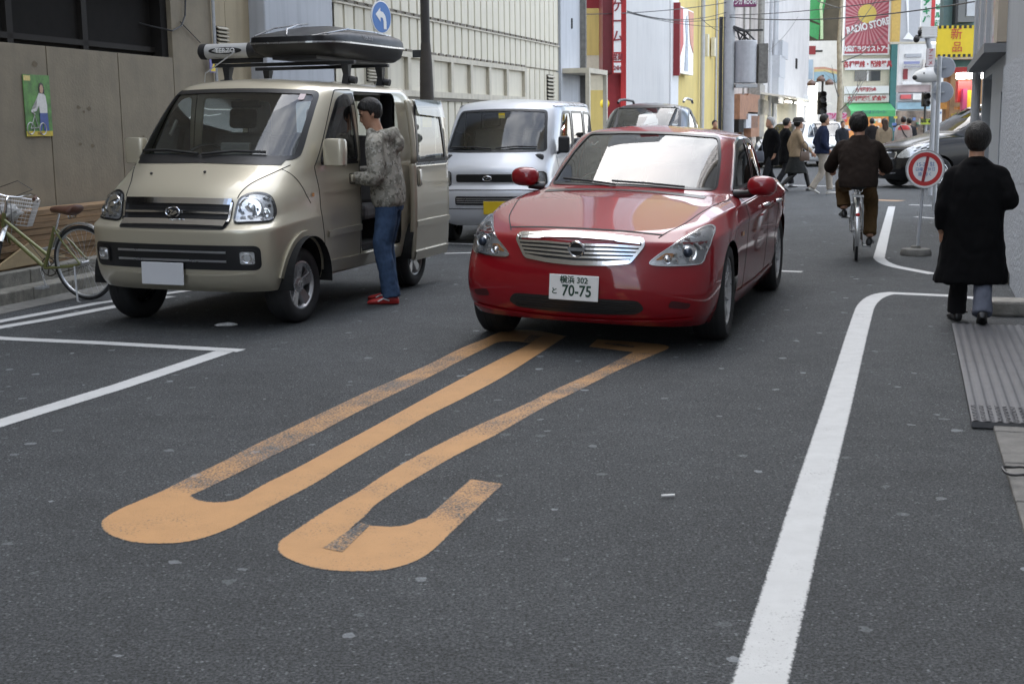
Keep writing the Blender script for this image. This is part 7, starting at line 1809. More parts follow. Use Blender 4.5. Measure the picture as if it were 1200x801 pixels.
# ================================================================ people
# local frame of a figure: x to its right, y forward, z up; joints are given per pose
def finish(mb, name, mat, parent, voxel=.010, smooth_n=6, disp=0.0, dscale=.12, seed=0):
    o = mb.build(name, mat, None, fix=True)
    rm = o.modifiers.new('r', 'REMESH'); rm.mode = 'VOXEL'; rm.voxel_size = voxel; rm.use_smooth_shade = True
    sm = o.modifiers.new('s', 'SMOOTH'); sm.factor = .5; sm.iterations = smooth_n
    ev = o.evaluated_get(bpy.context.evaluated_depsgraph_get()); me = bpy.data.meshes.new_from_object(ev); bpy.data.objects.remove(o)
    me.name = name
    if disp:
        from mathutils import noise
        for v in me.vertices:
            p = v.co; q = Vector((p.x/dscale+seed*3.1, p.y/dscale, p.z/(dscale*1.7)))
            d = noise.noise(q)*.65 + noise.noise(q*2.3+Vector((5,1,2)))*.45
            d -= max(0, .28-abs(noise.noise(q*1.1+Vector((9,3,seed)))))*1.1
            v.co = p+v.normal*d*disp
    for p in me.polygons: p.use_smooth = True
    if not me.materials: me.materials.append(mat)
    ob = bpy.data.objects.new(name, me); COL.objects.link(ob); ob.parent = parent; return ob
def ering(c, rx, ry, yaw=0.0, tilt=(0,0), n=20, q=1.0):
    out = []
    for i in range(n):
        a = 2*pi*i/n; x, y = rx*math.copysign(abs(cos(a))**q, cos(a)), ry*math.copysign(abs(sin(a))**q, sin(a))
        X = x*cos(yaw)-y*sin(yaw); Y = x*sin(yaw)+y*cos(yaw)
        out.append((c[0]+X, c[1]+Y, c[2]+X*tilt[0]+Y*tilt[1]))
    return out
def limb(mb, pts, rad, n=14, sub=5):
    """smooth tapered tube through joints"""
    P = [Vector(p) for p in pts]; out = []; rr = []
    for i in range(len(P)-1):
        p0, p1, p2, p3 = P[max(i-1,0)], P[i], P[i+1], P[min(i+2,len(P)-1)]
        for k in range(sub):
            t = k/sub; c = .5*((2*p1)+(p2-p0)*t+(2*p0-5*p1+4*p2-p3)*t*t+(3*p1-p0-3*p2+p3)*t**3)
            l = p1.lerp(p2, t); out.append(l.lerp(c, .55)); rr.append(rad[i]*(1-t)+rad[i+1]*t)
    out.append(P[-1]); rr.append(rad[-1]); mb.tube(out, rr, n)
HEAD = [(-.118,.020,.072,.030),(-.108,.040,.088,-.005),(-.085,.055,.091,-.045),(-.05,.065,.088,-.072),(-.02,.070,.084,-.086),(.01,.0735,.084,-.095),(.04,.0765,.084,-.099),(.07,.073,.076,-.096),(.095,.058,.055,-.078),(.112,.034,.024,-.048),(.118,.012,0,-.02)]
def head_rings(M_, k=1.0, grow=0.0, z0=-9, back=0.0):
    out = []
    for z, w, f, b in HEAD:
        if z < z0: continue
        r = []
        for i in range(22):
            a = 2*pi*i/22; x = (w+grow)*cos(a); y = (f+grow if sin(a) > 0 else -(b-grow-back))*sin(a) if sin(a) > 0 else (abs(b)+grow+back)*sin(a)
            r.append(M_ @ (Vector((x, y, z+(grow if z > .1 else 0)))*k))
        out.append(r)
    return out
def head_into(mb, M_, k=1.0, ears=True):
    mb.loft(head_rings(M_, k))
    def W(*p): return M_ @ (Vector(p)*k)
    mb.loft([[W(-.011,.080,.012),W(.011,.080,.012),W(.010,.092,.010),W(-.010,.092,.010)], [W(-.018,.078,-.035),W(.018,.078,-.035),W(.012,.110,-.030),W(-.012,.110,-.030)], [W(-.014,.076,-.046),W(.014,.076,-.046),W(.009,.098,-.046),W(-.009,.098,-.046)]])
    mb.ell(W(0,.086,-.068), (.024*k,.012*k,.010*k), 10, 6); mb.ell(W(0,.082,-.102), (.022*k,.012*k,.014*k), 10, 6)
    for s in (1,-1):
        mb.ell(W(s*.034,.074,.024), (.022*k,.010*k,.007*k), 8, 6)
        if ears: mb.ell(W(s*.076,-.005,-.012), (.010*k,.020*k,.033*k), 8, 8)
def face_parts(t, M_, k, skin_dark, hair):
    def W(*p): return M_ @ (Vector(p)*k)
    for s in (1,-1):
        m = MB(); m.ell(W(s*.032,.080,.004), (.014*k,.005*k,.005*k), 10, 6); m.build('eye', M['eye'], t, smooth=True)
        m = MB(); m.tube([W(s*.016,.086,.023), W(s*.034,.086,.028), W(s*.050,.078,.023)], .0035*k, 6); m.build('eyebrow', hair, t, smooth=True)
    m = MB(); m.tube([W(-.022,.090,-.068), W(0,.097,-.067), W(.022,.090,-.068)], .003*k, 6); m.build('mouth', skin_dark, t, smooth=True)
def hair_into(mb, M_, k=1.0, length=0.0, fringe=True, thick=.014, volume=0.0, crop=.0):
    """cap of hair round the back and crown, cut off along the brow and in front of the ears"""
    def W(*p): return M_ @ (Vector(p)*k)
    g = thick+volume; rx, ry, rz = .074+g, .098+g*.8, .098+g; nu, nv = 30, 20; rings = []
    for i in range(nv+1):
        th = pi*(.012+.80*i/nv); r = []
        for j in range(nu):
            a = 2*pi*j/nu; x, y, z = rx*sin(th)*cos(a), ry*sin(th)*sin(a)-.012, rz*cos(th)+.022
            low = z < -.03
            if low: f = max(.0, (z+.03)/-.06); x *= 1-.10*f; y = y*(1-.06*f) if y < 0 else y
            lim = (-.002 if z < -.03 else .018 if z < .03 else .070 if (fringe and z < .062) else .070+(z-.062)*.6)-crop
            if z >= .03 and z < .045: lim = .018+(.052)*(z-.03)/.015-crop
            if y > lim: y = lim
            r.append(W(x, y, max(z, -.075)))
        rings.append(r)
    mb.loft(rings)
def hand_into(mb, wrist, direction, palm_n, k=1.0, side=1, curl=.5, fing=.0085):
    d = Vector(direction).normalized(); n = Vector(palm_n); n = (n-d*n.dot(d)).normalized(); s = d.cross(n)*side; w = Vector(wrist)
    rings = []
    for t, a, b in ((-.01,.024,.019),(.02,.032,.018),(.055,.041,.016),(.088,.042,.013)):
        c = w+d*t*k; rings.append([c+(s*cos(q)*a+n*sin(q)*b)*k for q in [2*pi*i/14 for i in range(14)]])
    mb.loft(rings)
    for i, (off, L_) in enumerate(((.031,.066),(.011,.076),(-.010,.071),(-.030,.055))):
        p0 = w+(d*.078+s*off)*k; c1 = curl*(.75+.12*i); d1 = (d*cos(c1*.6)+n*sin(c1*.6)); d2 = (d*cos(c1*1.3)+n*sin(c1*1.3)); d3 = (d*cos(c1*1.9)+n*sin(c1*1.9))
        p1 = p0+d1*(L_*.52+.012)*k; p2 = p1+d2*L_*.33*k; p3 = p2+d3*L_*.27*k
        mb.tube([p0-d*.015*k, p0+d1*.01*k, p1, p2, p3], [fing*1.05*k, fing*1.05*k, fing*k, fing*.92*k, fing*.75*k], 8)
    t0 = w+(d*.022+s*.026)*k; t1 = t0+(d*.030+s*.028+n*.010)*k; t2 = t1+(d*.030+s*.006+n*.010)*k; t3 = t2+(d*.020+n*.008)*k
    mb.tube([t0, t1, t2, t3], [.013*k,.011*k,.0095*k,.008*k], 8)
def shoe_into(mb, ankle, fwd, sole_z, k=1.0, pitch=0.0, heel=.0, L_=.26):
    """ankle: world point; fwd: unit vector of the foot in the ground plane; pitch>0 lifts the heel"""
    f = Vector(fwd).normalized(); s = Vector((f.y,-f.x,0)); a = Vector(ankle); base = Vector((a.x, a.y, sole_z)); rings = []
    f2 = f*cos(pitch)-Vector((0,0,1))*sin(pitch); u2 = Vector((0,0,1))*cos(pitch)+f*sin(pitch)
    toe = L_*.70
    lift = toe*sin(pitch)
    base = base+Vector((0,0,lift))
    for t, w, h in ((-.075,.022,.04),(-.065,.034,.070),(-.03,.038,.092),(.02,.038,.085),(.07,.042,.062),(.12,.046,.048),(.155,.042,.040),(.178,.028,.030),(.187,.012,.018)):
        c = base+f2*t*L_/.26; r = []
        for q in [2*pi*i/14 for i in range(14)]:
            yy = sin(q); r.append(c+s*cos(q)*w*k+u2*(h*k*(.5+.5*yy) if yy > -.6 else .0))
        rings.append(r)
    mb.loft(rings)
def torso_into(mb, secs, n=24):
    """secs: (centre x, y, z, half width, half depth, yaw)"""
    mb.loft([ering((x,y,z), rx, ry, yw, n=n, q=.85) for x, y, z, rx, ry, yw in secs])
def look(c, yaw=0.0, pitch=0.0, roll=0.0):
    return Matrix.Translation(c) @ Matrix.Rotation(yaw, 4, 'Z') @ Matrix.Rotation(-pitch, 4, 'X') @ Matrix.Rotation(roll, 4, 'Y')
M['skin'] = mk('skin', (.43,.235,.15), .5, var=.08, scale=20, bump=.05)
M['skin_dark'] = mk('lips', (.26,.10,.075), .5, var=.05)
M['eye'] = mk('eye_dark', (.025,.018,.015), .15, var=0)
M['hair_black'] = mk('black_hair', (.006,.005,.0045), .8, var=.4, scale=70, bump=.4, bscale=90, spec=.25)
M['hair_grey'] = mk('grey_hair', (.36,.35,.33), .55, var=.25, scale=60, bump=.5, bscale=80)
M['hair_brown'] = mk('brown_hair', (.045,.022,.012), .45, var=.3, scale=60, bump=.5, bscale=80)
def strands(m, lo, hi):
    t = m.node_tree; N = t.nodes; l = t.links.new; b = N['Principled BSDF']; tcn = N['Texture Coordinate']
    mpn = N.new('ShaderNodeMapping'); mpn.inputs['Scale'].default_value = (150,150,11); l(tcn.outputs['Object'], mpn.inputs['Vector'])
    n = N.new('ShaderNodeTexNoise'); n.inputs['Scale'].default_value = 1; n.inputs['Detail'].default_value = 3; l(mpn.outputs[0], n.inputs['Vector'])
    r = N.new('ShaderNodeValToRGB'); r.color_ramp.elements[0].position = .38; r.color_ramp.elements[1].position = .66; r.color_ramp.elements[0].color = (*lo,1); r.color_ramp.elements[1].color = (*hi,1)
    l(n.outputs['Fac'], r.inputs['Fac']); l(r.outputs['Color'], b.inputs['Base Color'])
    bp = N.new('ShaderNodeBump'); bp.inputs['Strength'].default_value = .9; bp.inputs['Distance'].default_value = .012; l(n.outputs['Fac'], bp.inputs['Height']); l(bp.outputs[0], b.inputs['Normal'])
    for k in list(b.inputs['Roughness'].links): t.links.remove(k)
    b.inputs['Roughness'].default_value = .42; b.inputs['Specular IOR Level'].default_value = .4
strands(M['hair_black'], (.003,.0025,.002), (.020,.017,.014)); strands(M['hair_brown'], (.018,.009,.005), (.075,.040,.022)); strands(M['hair_grey'], (.22,.21,.20), (.48,.47,.45))
def cloth(name, col, var=.12, scale=9, bump=.25, bscale=14, rough=.88): return mk(name, col, rough, var=var, scale=scale, bump=bump, bscale=bscale, spec=.15)
M['denim'] = cloth('blue_denim', (.045,.075,.135), .3, 14); M['black_wool'] = cloth('black_wool', (.0035,.0035,.004), .2, 30, rough=.95)
M['trouser_grey'] = cloth('grey_trousers', (.10,.11,.14)); M['trouser_dark'] = cloth('dark_trousers', (.016,.016,.018)); M['shoe_black'] = mk('black_shoe', (.012,.012,.012), .35, var=.1)
M['red_shoe'] = mk('red_shoe', (.42,.03,.028), .5, var=.1)
def camo():
    m = cloth('camouflage_fleece', (.30,.28,.23), 0, 9, .12, 20); t = m.node_tree; N = t.nodes; b = N['Principled BSDF']; l = t.links.new
    tcn = N['Texture Coordinate'] if 'Texture Coordinate' in N else N.new('ShaderNodeTexCoord'); cur = None
    prev = (.345,.325,.275)
    for sc, lo, hi, c in ((13,.48,.55,(.225,.215,.18)), (22,.54,.60,(.15,.14,.115)), (36,.56,.63,(.40,.385,.34))):
        n = N.new('ShaderNodeTexNoise'); n.inputs['Scale'].default_value = sc; n.inputs['Detail'].default_value = 4; n.inputs['Distortion'].default_value = .4; l(tcn.outputs['Object'], n.inputs['Vector'])
        r = N.new('ShaderNodeMapRange'); r.inputs['From Min'].default_value = lo; r.inputs['From Max'].default_value = hi; l(n.outputs['Fac'], r.inputs['Value'])
        x = N.new('ShaderNodeMixRGB'); l(r.outputs[0], x.inputs['Fac']); x.inputs['Color2'].default_value = (*c,1)
        if cur is None: x.inputs['Color1'].default_value = (*prev,1)
        else: l(cur, x.inputs['Color1'])
        cur = x.outputs[0]
    l(cur, b.inputs['Base Color']); return m
M['camo'] = camo()
def figure(label, X, Y, heading, scale=1.0, z=0.0, group=None):
    """heading: direction vector (x, y) the figure faces"""
    t = thing('person', label, 'person', (X, Y, z), atan2(heading[1], heading[0])-pi/2, group); t.scale = (scale,)*3; return t

# ---------------------------------------------------------------- man in the camouflage jacket at the open door
mx_, my_ = -1.055, 11.40
t = figure('man in a camouflage hooded jacket and jeans leaning into the gold minivan', mx_, my_, (-.985, .17), 1.0)
Mh = look((-.015,.135,1.63), yaw=R(24), pitch=R(24))
b = MB(); head_into(b, Mh); limb(b, [(0,.06,1.40),(0,.085,1.47),(-.008,.11,1.56)], [.075,.062,.056])
torso_into(b, [(0,.0,.95,.13,.09,0),(0,.02,1.15,.14,.09,0),(0,.05,1.36,.15,.09,0),(0,.075,1.45,.08,.06,0)])
sh_l, el_l, wr_l = (-.195,.06,1.375), (-.265,.03,1.10), (-.20,.27,1.09)
sh_r, el_r, wr_r = (.195,.08,1.375), (.26,.16,1.12), (.12,.36,1.13)
limb(b, [sh_l, el_l, wr_l], [.05,.042,.030]); limb(b, [sh_r, el_r, wr_r], [.05,.042,.030])
hand_into(b, wr_l, (.25,.9,.30), (.6,0,-.5), side=1, curl=.75); hand_into(b, wr_r, (-.25,.85,.1), (-.4,0,-.6), side=-1, curl=.7)
hipl, knl, anl = (-.095,-.01,.90), (-.115,.03,.50), (-.12,-.045,.09); hipr, knr, anr = (.095,-.01,.90), (.10,.06,.50), (.11,.03,.09)
limb(b, [hipl, knl, anl], [.08,.055,.04]); limb(b, [hipr, knr, anr], [.08,.055,.04])
finish(b, 'body', M['skin'], t, .0075, 4)
face_parts(t, Mh, 1.0, M['skin_dark'], M['hair_black'])
hb = MB(); hair_into(hb, Mh, 1.0, thick=.016, fringe=True); finish(hb, 'hair', M['hair_black'], t, .008, 3, .004, .03)
j = MB(); torso_into(j, [(0,-.01,.86,.195,.135,0),(0,-.005,.92,.205,.145,0),(0,.0,1.02,.200,.145,0),(0,.015,1.15,.205,.140,0),(0,.035,1.28,.215,.135,0),(0,.05,1.37,.205,.122,0),(0,.065,1.43,.15,.10,0),(0,.085,1.475,.085,.075,0)])
limb(j, [(-.15,.05,1.40), (-.215,.05,1.36), el_l, (-.235,.15,1.085), (-.205,.245,1.09)], [.078,.082,.072,.064,.052]); limb(j, [(.15,.06,1.40), (.210,.08,1.35), el_r, (.12,.34,1.13)], [.078,.082,.072,.054])
j.loft([ering((0,-.005,.835), .190, .130), ering((0,-.005,.875), .193, .133)])
# hood lying on the shoulders
for a in range(-3, 4):
    an = a*.42; j.ell((sin(an)*.125, .035-cos(an)*.105, 1.455-.02*abs(a)*.4), (.060,.055,.062), 12, 8)
j.ell((0,-.115,1.37), (.085,.045,.075), 14, 10); j.ell((.09,.115,1.455), (.035,.04,.05), 10, 8); j.ell((-.09,.115,1.455), (.035,.04,.05), 10, 8)
finish(j, 'jacket', M['camo'], t, .010, 9, .011, .15, 1)
tr_ = MB(); torso_into(tr_, [(0,-.01,.80,.155,.115,0),(0,-.01,.88,.165,.12,0),(0,-.005,.96,.16,.115,0)])
limb(tr_, [(-.088,-.012,.86),(-.10,.0,.70),knl,(-.118,-.01,.28),(-.12,-.04,.06)], [.098,.095,.080,.077,.082]); limb(tr_, [(.088,-.008,.86),(.095,.02,.70),knr,(.105,.045,.28),(.11,.035,.06)], [.098,.095,.080,.077,.082])
finish(tr_, 'jeans', M['denim'], t, .010, 5, .010, .07, 2)
for an_, fw_ in ((anl,(-.15,1,0)), (anr,(.15,1,0))):
    s_ = MB(); shoe_into(s_, (an_[0],an_[1]+.02,.09), fw_, .004, 1.0, L_=.275); so_ = finish(s_, 'shoe', M['red_shoe'], t, .006, 3)
    q = Vector(an_); f_ = Vector(fw_).normalized(); sd = Vector((f_.y,-f_.x,0)); m = MB()
    for s in (1,-1): m.tube([Vector((q.x,q.y+.02,.035))+f_*.0+sd*s*.043, Vector((q.x,q.y+.02,.055))+f_*.05+sd*s*.045, Vector((q.x,q.y+.02,.030))+f_*.10+sd*s*.047], .006, 6)
    m.build('stripe', M['white_gloss'], so_, smooth=True)

# ---------------------------------------------------------------- woman in the long black coat walking away
wx, wy = gnd(1136, 382)
t = figure('woman with short black hair in a long black coat, walking away', wx, wy, (.30, 1), .985)
Mh = look((.005,.045,1.385), yaw=R(-4), pitch=R(-4))
b = MB(); head_into(b, Mh, .97); limb(b, [(0,.0,1.19),(0,.02,1.25),(0,.03,1.33)], [.065,.055,.052]); torso_into(b, [(0,0,.75,.13,.09,0),(0,0,1.0,.13,.09,0),(0,0,1.18,.12,.08,0)])
shl, ell_, wrl = (-.165,.0,1.115), (-.225,-.03,.90), (-.225,.05,.70); shr, elr, wrr = (.165,.0,1.115), (.245,-.05,.93), (.16,.17,.98)
limb(b, [shl, ell_, wrl], [.045,.038,.028]); limb(b, [shr, elr, wrr], [.045,.038,.028]); hand_into(b, wrl, (.05,.15,-1), (.9,.3,0), .92, side=1, curl=.55); hand_into(b, wrr, (-.7,.6,.0), (0,-.2,-1), .92, side=-1, curl=.8)
hl, kl, al = (-.07,0,.76), (-.075,.20,.43), (-.085,.30,.075); hr, kr_, ar = (.07,0,.76), (.08,-.01,.40), (.075,-.20,.125)
limb(b, [hl, kl, al], [.07,.05,.036]); limb(b, [hr, kr_, ar], [.07,.05,.036])
finish(b, 'body', M['skin'], t, .0075, 4)
hb = MB(); hair_into(hb, Mh, .97, thick=.016, volume=.008)
def W_(*p): return Mh @ Vector(p)
hb.ell(W_(0,-.045,-.035), (.076,.066,.055), 16, 10)
finish(hb, 'hair', M['hair_black'], t, .007, 5, .004, .045)
c = MB(); torso_into(c, [(-.01,.05,.325,.268,.215,0),(-.01,.045,.36,.265,.212,0),(0,.03,.50,.245,.185,0),(0,.01,.66,.220,.160,0),(0,-.005,.80,.208,.145,0),(0,-.012,.95,.200,.136,0),(0,-.01,1.06,.200,.128,0),(0,.0,1.13,.190,.115,0),(0,.005,1.185,.145,.095,0),(0,.012,1.225,.095,.078,0),(0,.02,1.26,.068,.066,0)], 30)
limb(c, [(-.10,0,1.155),(-.168,0,1.115), ell_, (-.222,.0,.80), (-.212,.015,.735)], [.058,.070,.066,.062,.062]); limb(c, [(.10,0,1.155),(.168,0,1.115),elr,(.20,.13,.98)], [.058,.072,.068,.058])
c.ell((0,-.035,1.215), (.085,.055,.032), 16, 8)
co = finish(c, 'coat', M['black_wool'], t, .012, 5, .016, .11, 3)
for nm, h_, k_, a_, mt in (('trouser_leg', hl, kl, al, M['trouser_dark']), ('trouser_leg', hr, kr_, ar, M['trouser_grey'])):
    m = MB(); limb(m, [h_, k_, (Vector(k_)*.4+Vector(a_)*.6), (a_[0],a_[1],a_[2]-.01)], [.080,.066,.068,.076]); finish(m, nm, mt, t, .010, 4, .008, .07, 4)
s_ = MB(); shoe_into(s_, (al[0],al[1]-.01,.07), (-.25,1,0), .003, .95, L_=.235); finish(s_, 'shoe', M['shoe_black'], t, .007, 3)
s_ = MB(); shoe_into(s_, (ar[0],ar[1]-.015,.07), (.05,1,0), .003, .95, pitch=R(26), L_=.235); finish(s_, 'shoe', M['shoe_black'], t, .007, 3)

# ---------------------------------------------------------------- cyclist and bicycle
cxp, cyp = gnd(1003, 305)
cb_ = bicycle('bicycle', 'silver city bicycle ridden away down the street by the man in brown', M['frame_silver'], M['black'], False, False, pedal=1.25)
hd_ = Vector((.245, 1, 0)).normalized(); cb_.location = (cxp, cyp, 0); cb_.rotation_euler = (0, 0, atan2(hd_.y, hd_.x))
for o in list(cb_.children):
    if o.name.startswith('kickstand'): bpy.data.objects.remove(o)
m = MB(); m.box(-.28,.10,-.06,.06,.705,.715); 
for s in (1,-1): m.tube([(-.20,s*.05,.71),(0,s*.06,.34)], .006, 6)
m.build('rear_carrier', M['steel'], cb_)
t = figure('man in a dark brown jacket and brown trousers riding a bicycle away', cxp, cyp, (hd_.x, hd_.y), 1.0)
# x right, y forward: saddle top near (0,.10,.865)
Mh = look((-.01,.24,1.475), yaw=R(3), pitch=R(-8))
b = MB(); head_into(b, Mh, 1.0); limb(b, [(0,.17,1.28),(0,.20,1.34),(0,.225,1.42)], [.07,.06,.055]); torso_into(b, [(0,.08,.88,.15,.11,0),(0,.10,1.05,.15,.10,0),(0,.15,1.25,.15,.09,0)])
shl, ell_, wrl = (-.20,.17,1.235), (-.30,.30,1.02), (-.27,.60,1.0); shr, elr, wrr = (.20,.17,1.235), (.31,.30,1.0), (.27,.60,1.0)
for a, e, w, s in ((shl,ell_,wrl,1),(shr,elr,wrr,-1)):
    limb(b, [a,e,w],[.05,.042,.03]); hand_into(b, w, (.0,.9,-.3), (0,-.3,-1), 1.0, side=s, curl=1.2)
# feet on the pedals: left crank up front, right crank low
bbz, bby = .28, .46
pl_ = Vector((-.125, .46+cos(1.25)*.165, .28+sin(1.25)*.165)); pr_ = Vector((.125, .46-cos(1.25)*.165, .28-sin(1.25)*.165))
hl, kl, al = (-.09,.10,.88), (-.165,.47,.80), (-.14, pl_.y-.09, pl_.z+.10); hr, kr_, ar = (.09,.10,.88), (.155,.44,.60), (.145, pr_.y-.09, pr_.z+.11)
for h_, k_, a_ in ((hl,kl,al),(hr,kr_,ar)): limb(b, [h_,k_,a_],[.08,.055,.04])
finish(b, 'body', M['skin'], t, .008, 4)
hb = MB(); hair_into(hb, Mh, 1.0, thick=.020, volume=.010); hb.ell(Mh @ Vector((0,-.04,-.03)), (.080,.072,.06), 16, 10); finish(hb, 'hair', M['hair_black'], t, .009, 3, .010, .035)
j = MB(); torso_into(j, [(0,.045,.80,.205,.150,0),(0,.05,.87,.215,.155,0),(0,.075,.98,.210,.145,0),(0,.105,1.10,.218,.138,0),(0,.14,1.20,.222,.125,0),(0,.16,1.27,.185,.105,0),(0,.175,1.315,.115,.09,0),(0,.19,1.36,.078,.07,0)])
for a, e, w in ((shl,ell_,wrl),(shr,elr,wrr)): limb(j, [(a[0]*.6,a[1],a[2]+.02), (a[0]*.95,a[1]+.01,a[2]-.02), e, tuple(Vector(e).lerp(Vector(w), .85))], [.070,.078,.072,.055])
finish(j, 'jacket', cloth('brown_black_corduroy', (.020,.014,.011), .2, 20), t, .011, 5, .012, .09, 5)
tr_ = MB(); torso_into(tr_, [(0,.07,.82,.17,.13,0),(0,.08,.90,.17,.13,0)])
for h_, k_, a_ in ((hl,kl,al),(hr,kr_,ar)): limb(tr_, [(h_[0],h_[1],h_[2]-.02), k_, tuple(Vector(k_).lerp(Vector(a_), .55)), (a_[0],a_[1]-.01,a_[2]+.03)], [.100,.084,.074,.078])
finish(tr_, 'trousers', cloth('brown_trousers', (.095,.058,.026)), t, .011, 5, .010, .08, 6)
for a_ in (al, ar):
    s_ = MB(); shoe_into(s_, (a_[0],a_[1]+.01,0), (.12 if a_[0] > 0 else -.12,1,0), a_[2]-.092, 1.0, L_=.27); finish(s_, 'shoe', M['shoe_black'], t, .008, 3)

# ---------------------------------------------------------------- walking figures at the crossing
def walker(label, px, py, heading, H, top, legs, shoes, hair, kind='jacket', stride=.30, swing=.25, coat_len=.80, skirt=None, hat=None, hairkw=None, arms=None, voxel=.018, seed=0, wide=1.0, xy=None):
    X, Y = xy or gnd(px, py); t = figure(label, X, Y, heading, H/1.70)
    Mh = look((0,.05,1.575), pitch=R(-4))
    b = MB(); head_into(b, Mh, 1.0); limb(b, [(0,.0,1.36),(0,.02,1.43),(0,.035,1.51)], [.07,.06,.055]); torso_into(b, [(0,0,.90,.14,.09,0),(0,0,1.15,.14,.09,0),(0,0,1.36,.14,.08,0)])
    shl, ell_, wrl = (-.185,0,1.345), (-.225,-swing*.5+.02,1.08), (-.20,-swing*.75+.12,.86); shr, elr, wrr = (.185,0,1.345), (.225,swing*.45,1.09), (.19,swing*1.0+.10,.90)
    if arms: shl, ell_, wrl, shr, elr, wrr = arms
    for a, e, w, s in ((shl,ell_,wrl,1),(shr,elr,wrr,-1)):
        limb(b, [a,e,w],[.05,.04,.03]); d = (Vector(w)-Vector(e)); hand_into(b, w, d, (s*1.0,.2,0), 1.0, side=s, curl=.6, fing=.010)
    hl, kl, al = (-.09,0,.88), (-.095,stride*.55+.06,.48), (-.095,stride*1.0,.09); hr, kr_, ar = (.09,0,.88), (.095,-.02,.47), (.095,-stride*1.05,.13)
    for h_, k_, a_ in ((hl,kl,al),(hr,kr_,ar)): limb(b, [h_,k_,a_],[.075,.052,.04])
    finish(b, 'body', M['skin'], t, .0125, 3)
    hb = MB(); hair_into(hb, Mh, 1.0, **(hairkw or {})); finish(hb, 'hair', hair, t, .010, 3, .005, .04)
    c = MB(); L0 = coat_len; w = wide
    torso_into(c, [(0,.0,L0,.215*w,.155*w,0),(0,.0,(L0+.98)/2,.205*w,.15*w,0),(0,.0,1.0,.195*w,.14*w,0),(0,.0,1.15,.20*w,.138*w,0),(0,.0,1.28,.212*w,.13,0),(0,.005,1.35,.19,.115,0),(0,.01,1.41,.11,.09,0),(0,.02,1.455,.075,.07,0)])
    for a, e, ww in ((shl,ell_,wrl),(shr,elr,wrr)): limb(c, [(a[0]*.6,a[1],a[2]+.02), (a[0]*.95,a[1],a[2]-.02), e, tuple(Vector(e).lerp(Vector(ww), .88))], [.068,.074,.066,.056])
    finish(c, kind, top, t, voxel, 5, .010, .09, seed)
    if skirt:
        k = MB(); torso_into(k, [(0,.0,.42,.27,.26,0),(0,.0,.55,.245,.23,0),(0,.0,.75,.20,.16,0),(0,.0,.95,.16,.12,0)]); finish(k, 'skirt', skirt, t, voxel, 4, .012, .1, seed+1)
    k = MB(); torso_into(k, [(0,0,.82,.165,.115,0),(0,0,.95,.16,.11,0)])
    r_ = (.10,.078,.070,.075) if not skirt else (.08,.060,.055,.045)
    for h_, k_, a_ in ((hl,kl,al),(hr,kr_,ar)): limb(k, [h_,k_,tuple(Vector(k_).lerp(Vector(a_), .6)),a_], list(r_))
    finish(k, 'trousers' if not skirt else 'boots', legs, t, voxel*.9, 4, .008, .08, seed+2)
    s_ = MB(); shoe_into(s_, (al[0],al[1],.09), (0,1,0), .003, 1.0, pitch=R(-8)); finish(s_, 'shoe', shoes, t, .012, 2)
    s_ = MB(); shoe_into(s_, (ar[0],ar[1],.09), (0,1,0), .003, 1.0, pitch=R(24)); finish(s_, 'shoe', shoes, t, .012, 2)
    if hat:
        m = MB(); m.loft([[Mh @ Vector(p) for p in ering((0,-.01,z), r, r*1.15)] for z, r in ((.035,.165),(.045,.168),(.058,.118),(.11,.110),(.15,.085),(.16,.03))]); m.build('hat', hat, t, smooth=True)
    return t
hz_navy = cloth('navy_jacket', (.014,.020,.045)); khaki = cloth('pale_khaki_trousers', (.34,.30,.25)); pale_shoe = mk('pale_shoe', (.50,.48,.44), .6)
walker('man in a navy jacket and pale trousers striding across the street', 962, 227.5, (1,.06), 1.68, hz_navy, khaki, pale_shoe, M['hair_black'], stride=.22, swing=.08, coat_len=.86, arms=((-.185,0,1.345),(-.235,-.08,1.09),(-.16,.08,.93),(.185,0,1.345),(.225,-.05,1.09),(.14,.12,.93)), seed=11)
beige = cloth('beige_coat', (.30,.22,.14)); dark_skirt = cloth('charcoal_skirt', (.022,.023,.022)); boots = mk('black_boot', (.012,.011,.010), .4)
bw = walker('woman in a short beige coat, dark hat and dark skirt, stepping across the street', 932, 224, (1,.10), 1.60, beige, boots, boots, M['hair_black'], 'coat', stride=.36, swing=.22, coat_len=.80, skirt=dark_skirt, hat=mk('dark_hat', (.025,.022,.02), .8), hairkw=dict(thick=.018), seed=21)
old = walker('grey haired old man in a black coat walking to the left', 903, 226, (-.92,-.30), 1.64, M['black_wool'], M['trouser_dark'], M['shoe_black'], M['hair_grey'], 'coat', stride=.20, swing=.12, coat_len=.62, seed=31)
walker('person in black walking behind the woman in the beige coat', 919, 220, (.95,.2), 1.62, M['black_wool'], M['trouser_dark'], M['shoe_black'], M['hair_black'], 'coat', stride=.22, swing=.15, coat_len=.60, seed=41)
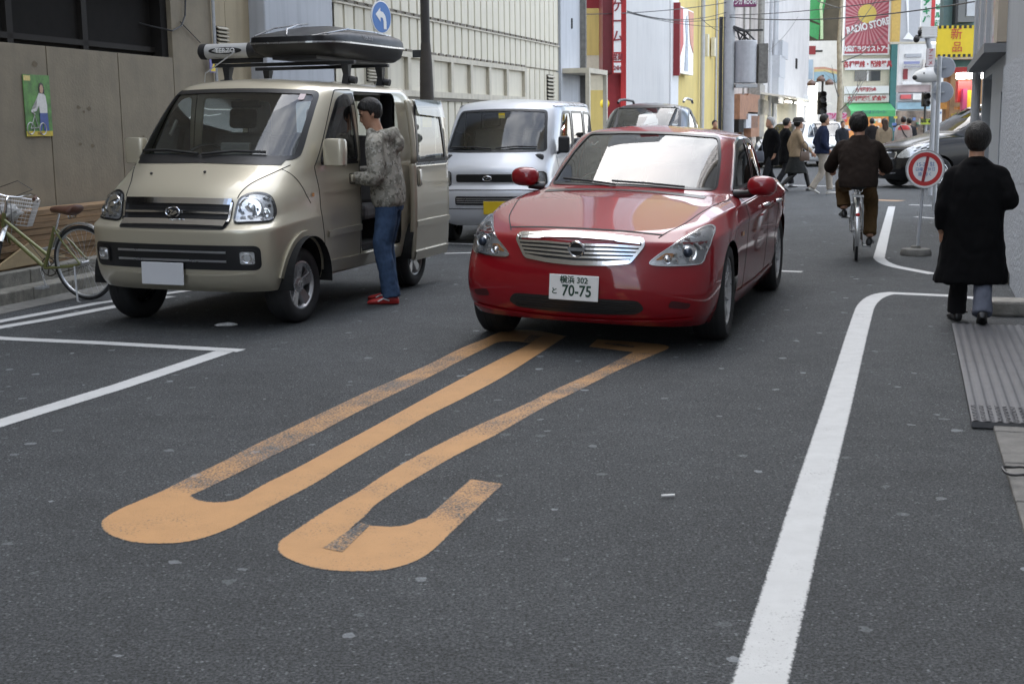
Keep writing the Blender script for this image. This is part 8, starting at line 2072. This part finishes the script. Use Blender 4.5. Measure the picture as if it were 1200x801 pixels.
# shoulder bags carried by two of them
def bag(px, py, Y, name, label, mat, size):
    p = atY(px, py, Y); b = thing(name, label, 'bag', (p.x, Y, p.z)); w, d, h = size; m = MB()
    m.loft([ering((0,0,-h), w*.95, d, q=.5), ering((0,0,-h*.6), w, d*1.1, q=.5), ering((0,0,h*.5), w*.9, d*.8, q=.5), ering((0,0,h*.7), w*.8, d*.35, q=.5)]); m.build('pouch', mat, b, smooth=True)
    s = MB(); s.tube([(-w*.7,0,h*.6),(-w*.5,0,h*1.9),(0,0,h*2.5),(w*.5,0,h*1.9),(w*.7,0,h*.6)], .012, 6); s.build('strap', mat, b, smooth=True); return b
bag(943, 182, 28.9, 'shoulder_bag', 'brown leather shoulder bag hanging at the side of the woman in beige', mk('brown_bag', (.10,.065,.045), .5), (.11,.05,.12))
bag(889, 182, 28.4, 'hand_bag', 'dark grey bag held by the grey haired old man', mk('grey_bag', (.06,.065,.08), .6), (.12,.05,.13))
# people farther down the street
redw = cloth('red_white_jacket', (.46,.40,.37)); br = cloth('brown_beige_coat', (.24,.19,.13))
rp = walker('person in a white jacket with red shoulders, beyond the crossing', 1050, 0, (.1,1), 1.66, redw, M['trouser_dark'], M['shoe_black'], M['hair_black'], stride=.15, swing=.1, xy=(12.0, 40.5), seed=51)
m = MB(); m.loft([ering((0,0,1.28), .225,.145), ering((0,.003,1.355), .205,.13), ering((0,.01,1.42), .12,.10)]); m.build('red_yoke', M['red'], rp, smooth=True)
m = MB(); m.tube([(-.12,-.10,1.40),(.0,-.155,1.15),(.17,-.14,.95)], .02, 6); m.build('strap', M['black'], rp, smooth=True)
lb = walker('woman with long brown hair in a beige coat, beyond the crossing', 1033, 0, (-.1,1), 1.60, br, M['trouser_dark'], M['shoe_black'], M['hair_brown'], stride=.15, swing=.1, xy=(11.0, 39.0), hairkw=dict(thick=.02, length=.30), seed=61)
lh = MB(); lh.loft([ering((0,-.075,z), r, .05) for z, r in ((1.66,.06),(1.55,.095),(1.40,.10),(1.28,.085),(1.20,.04))]); finish(lh, 'long_hair', M['hair_brown'], lb, .012, 3, .01, .05)
for px, lab, col, Y, hd2, H in ((1066,'person in dark clothes beyond the black minivan', (.02,.02,.024), 42, (-.2,1), 1.62), (987,'person in dark clothes standing near the bare street tree', (.025,.028,.035), 43, (.2,-1), 1.55), (1022,'person in black partly behind the cyclist, near the green awning', (.018,.016,.016), 44, (0,1), 1.63), (1090,'person in a grey jacket by the corner shop', (.10,.10,.11), 47, (.4,-1), 1.65), (837,'person in an orange brown coat past the grey wagon', (.20,.10,.05), 40, (.3,-1), 1.62)):
    walker(lab, px, 0, hd2, H, cloth('plain_coat_%d' % px, col), M['trouser_dark'], M['shoe_black'], M['hair_black'], stride=.16, swing=.1, xy=(atY(px,150,Y).x, Y), voxel=.018, seed=px)
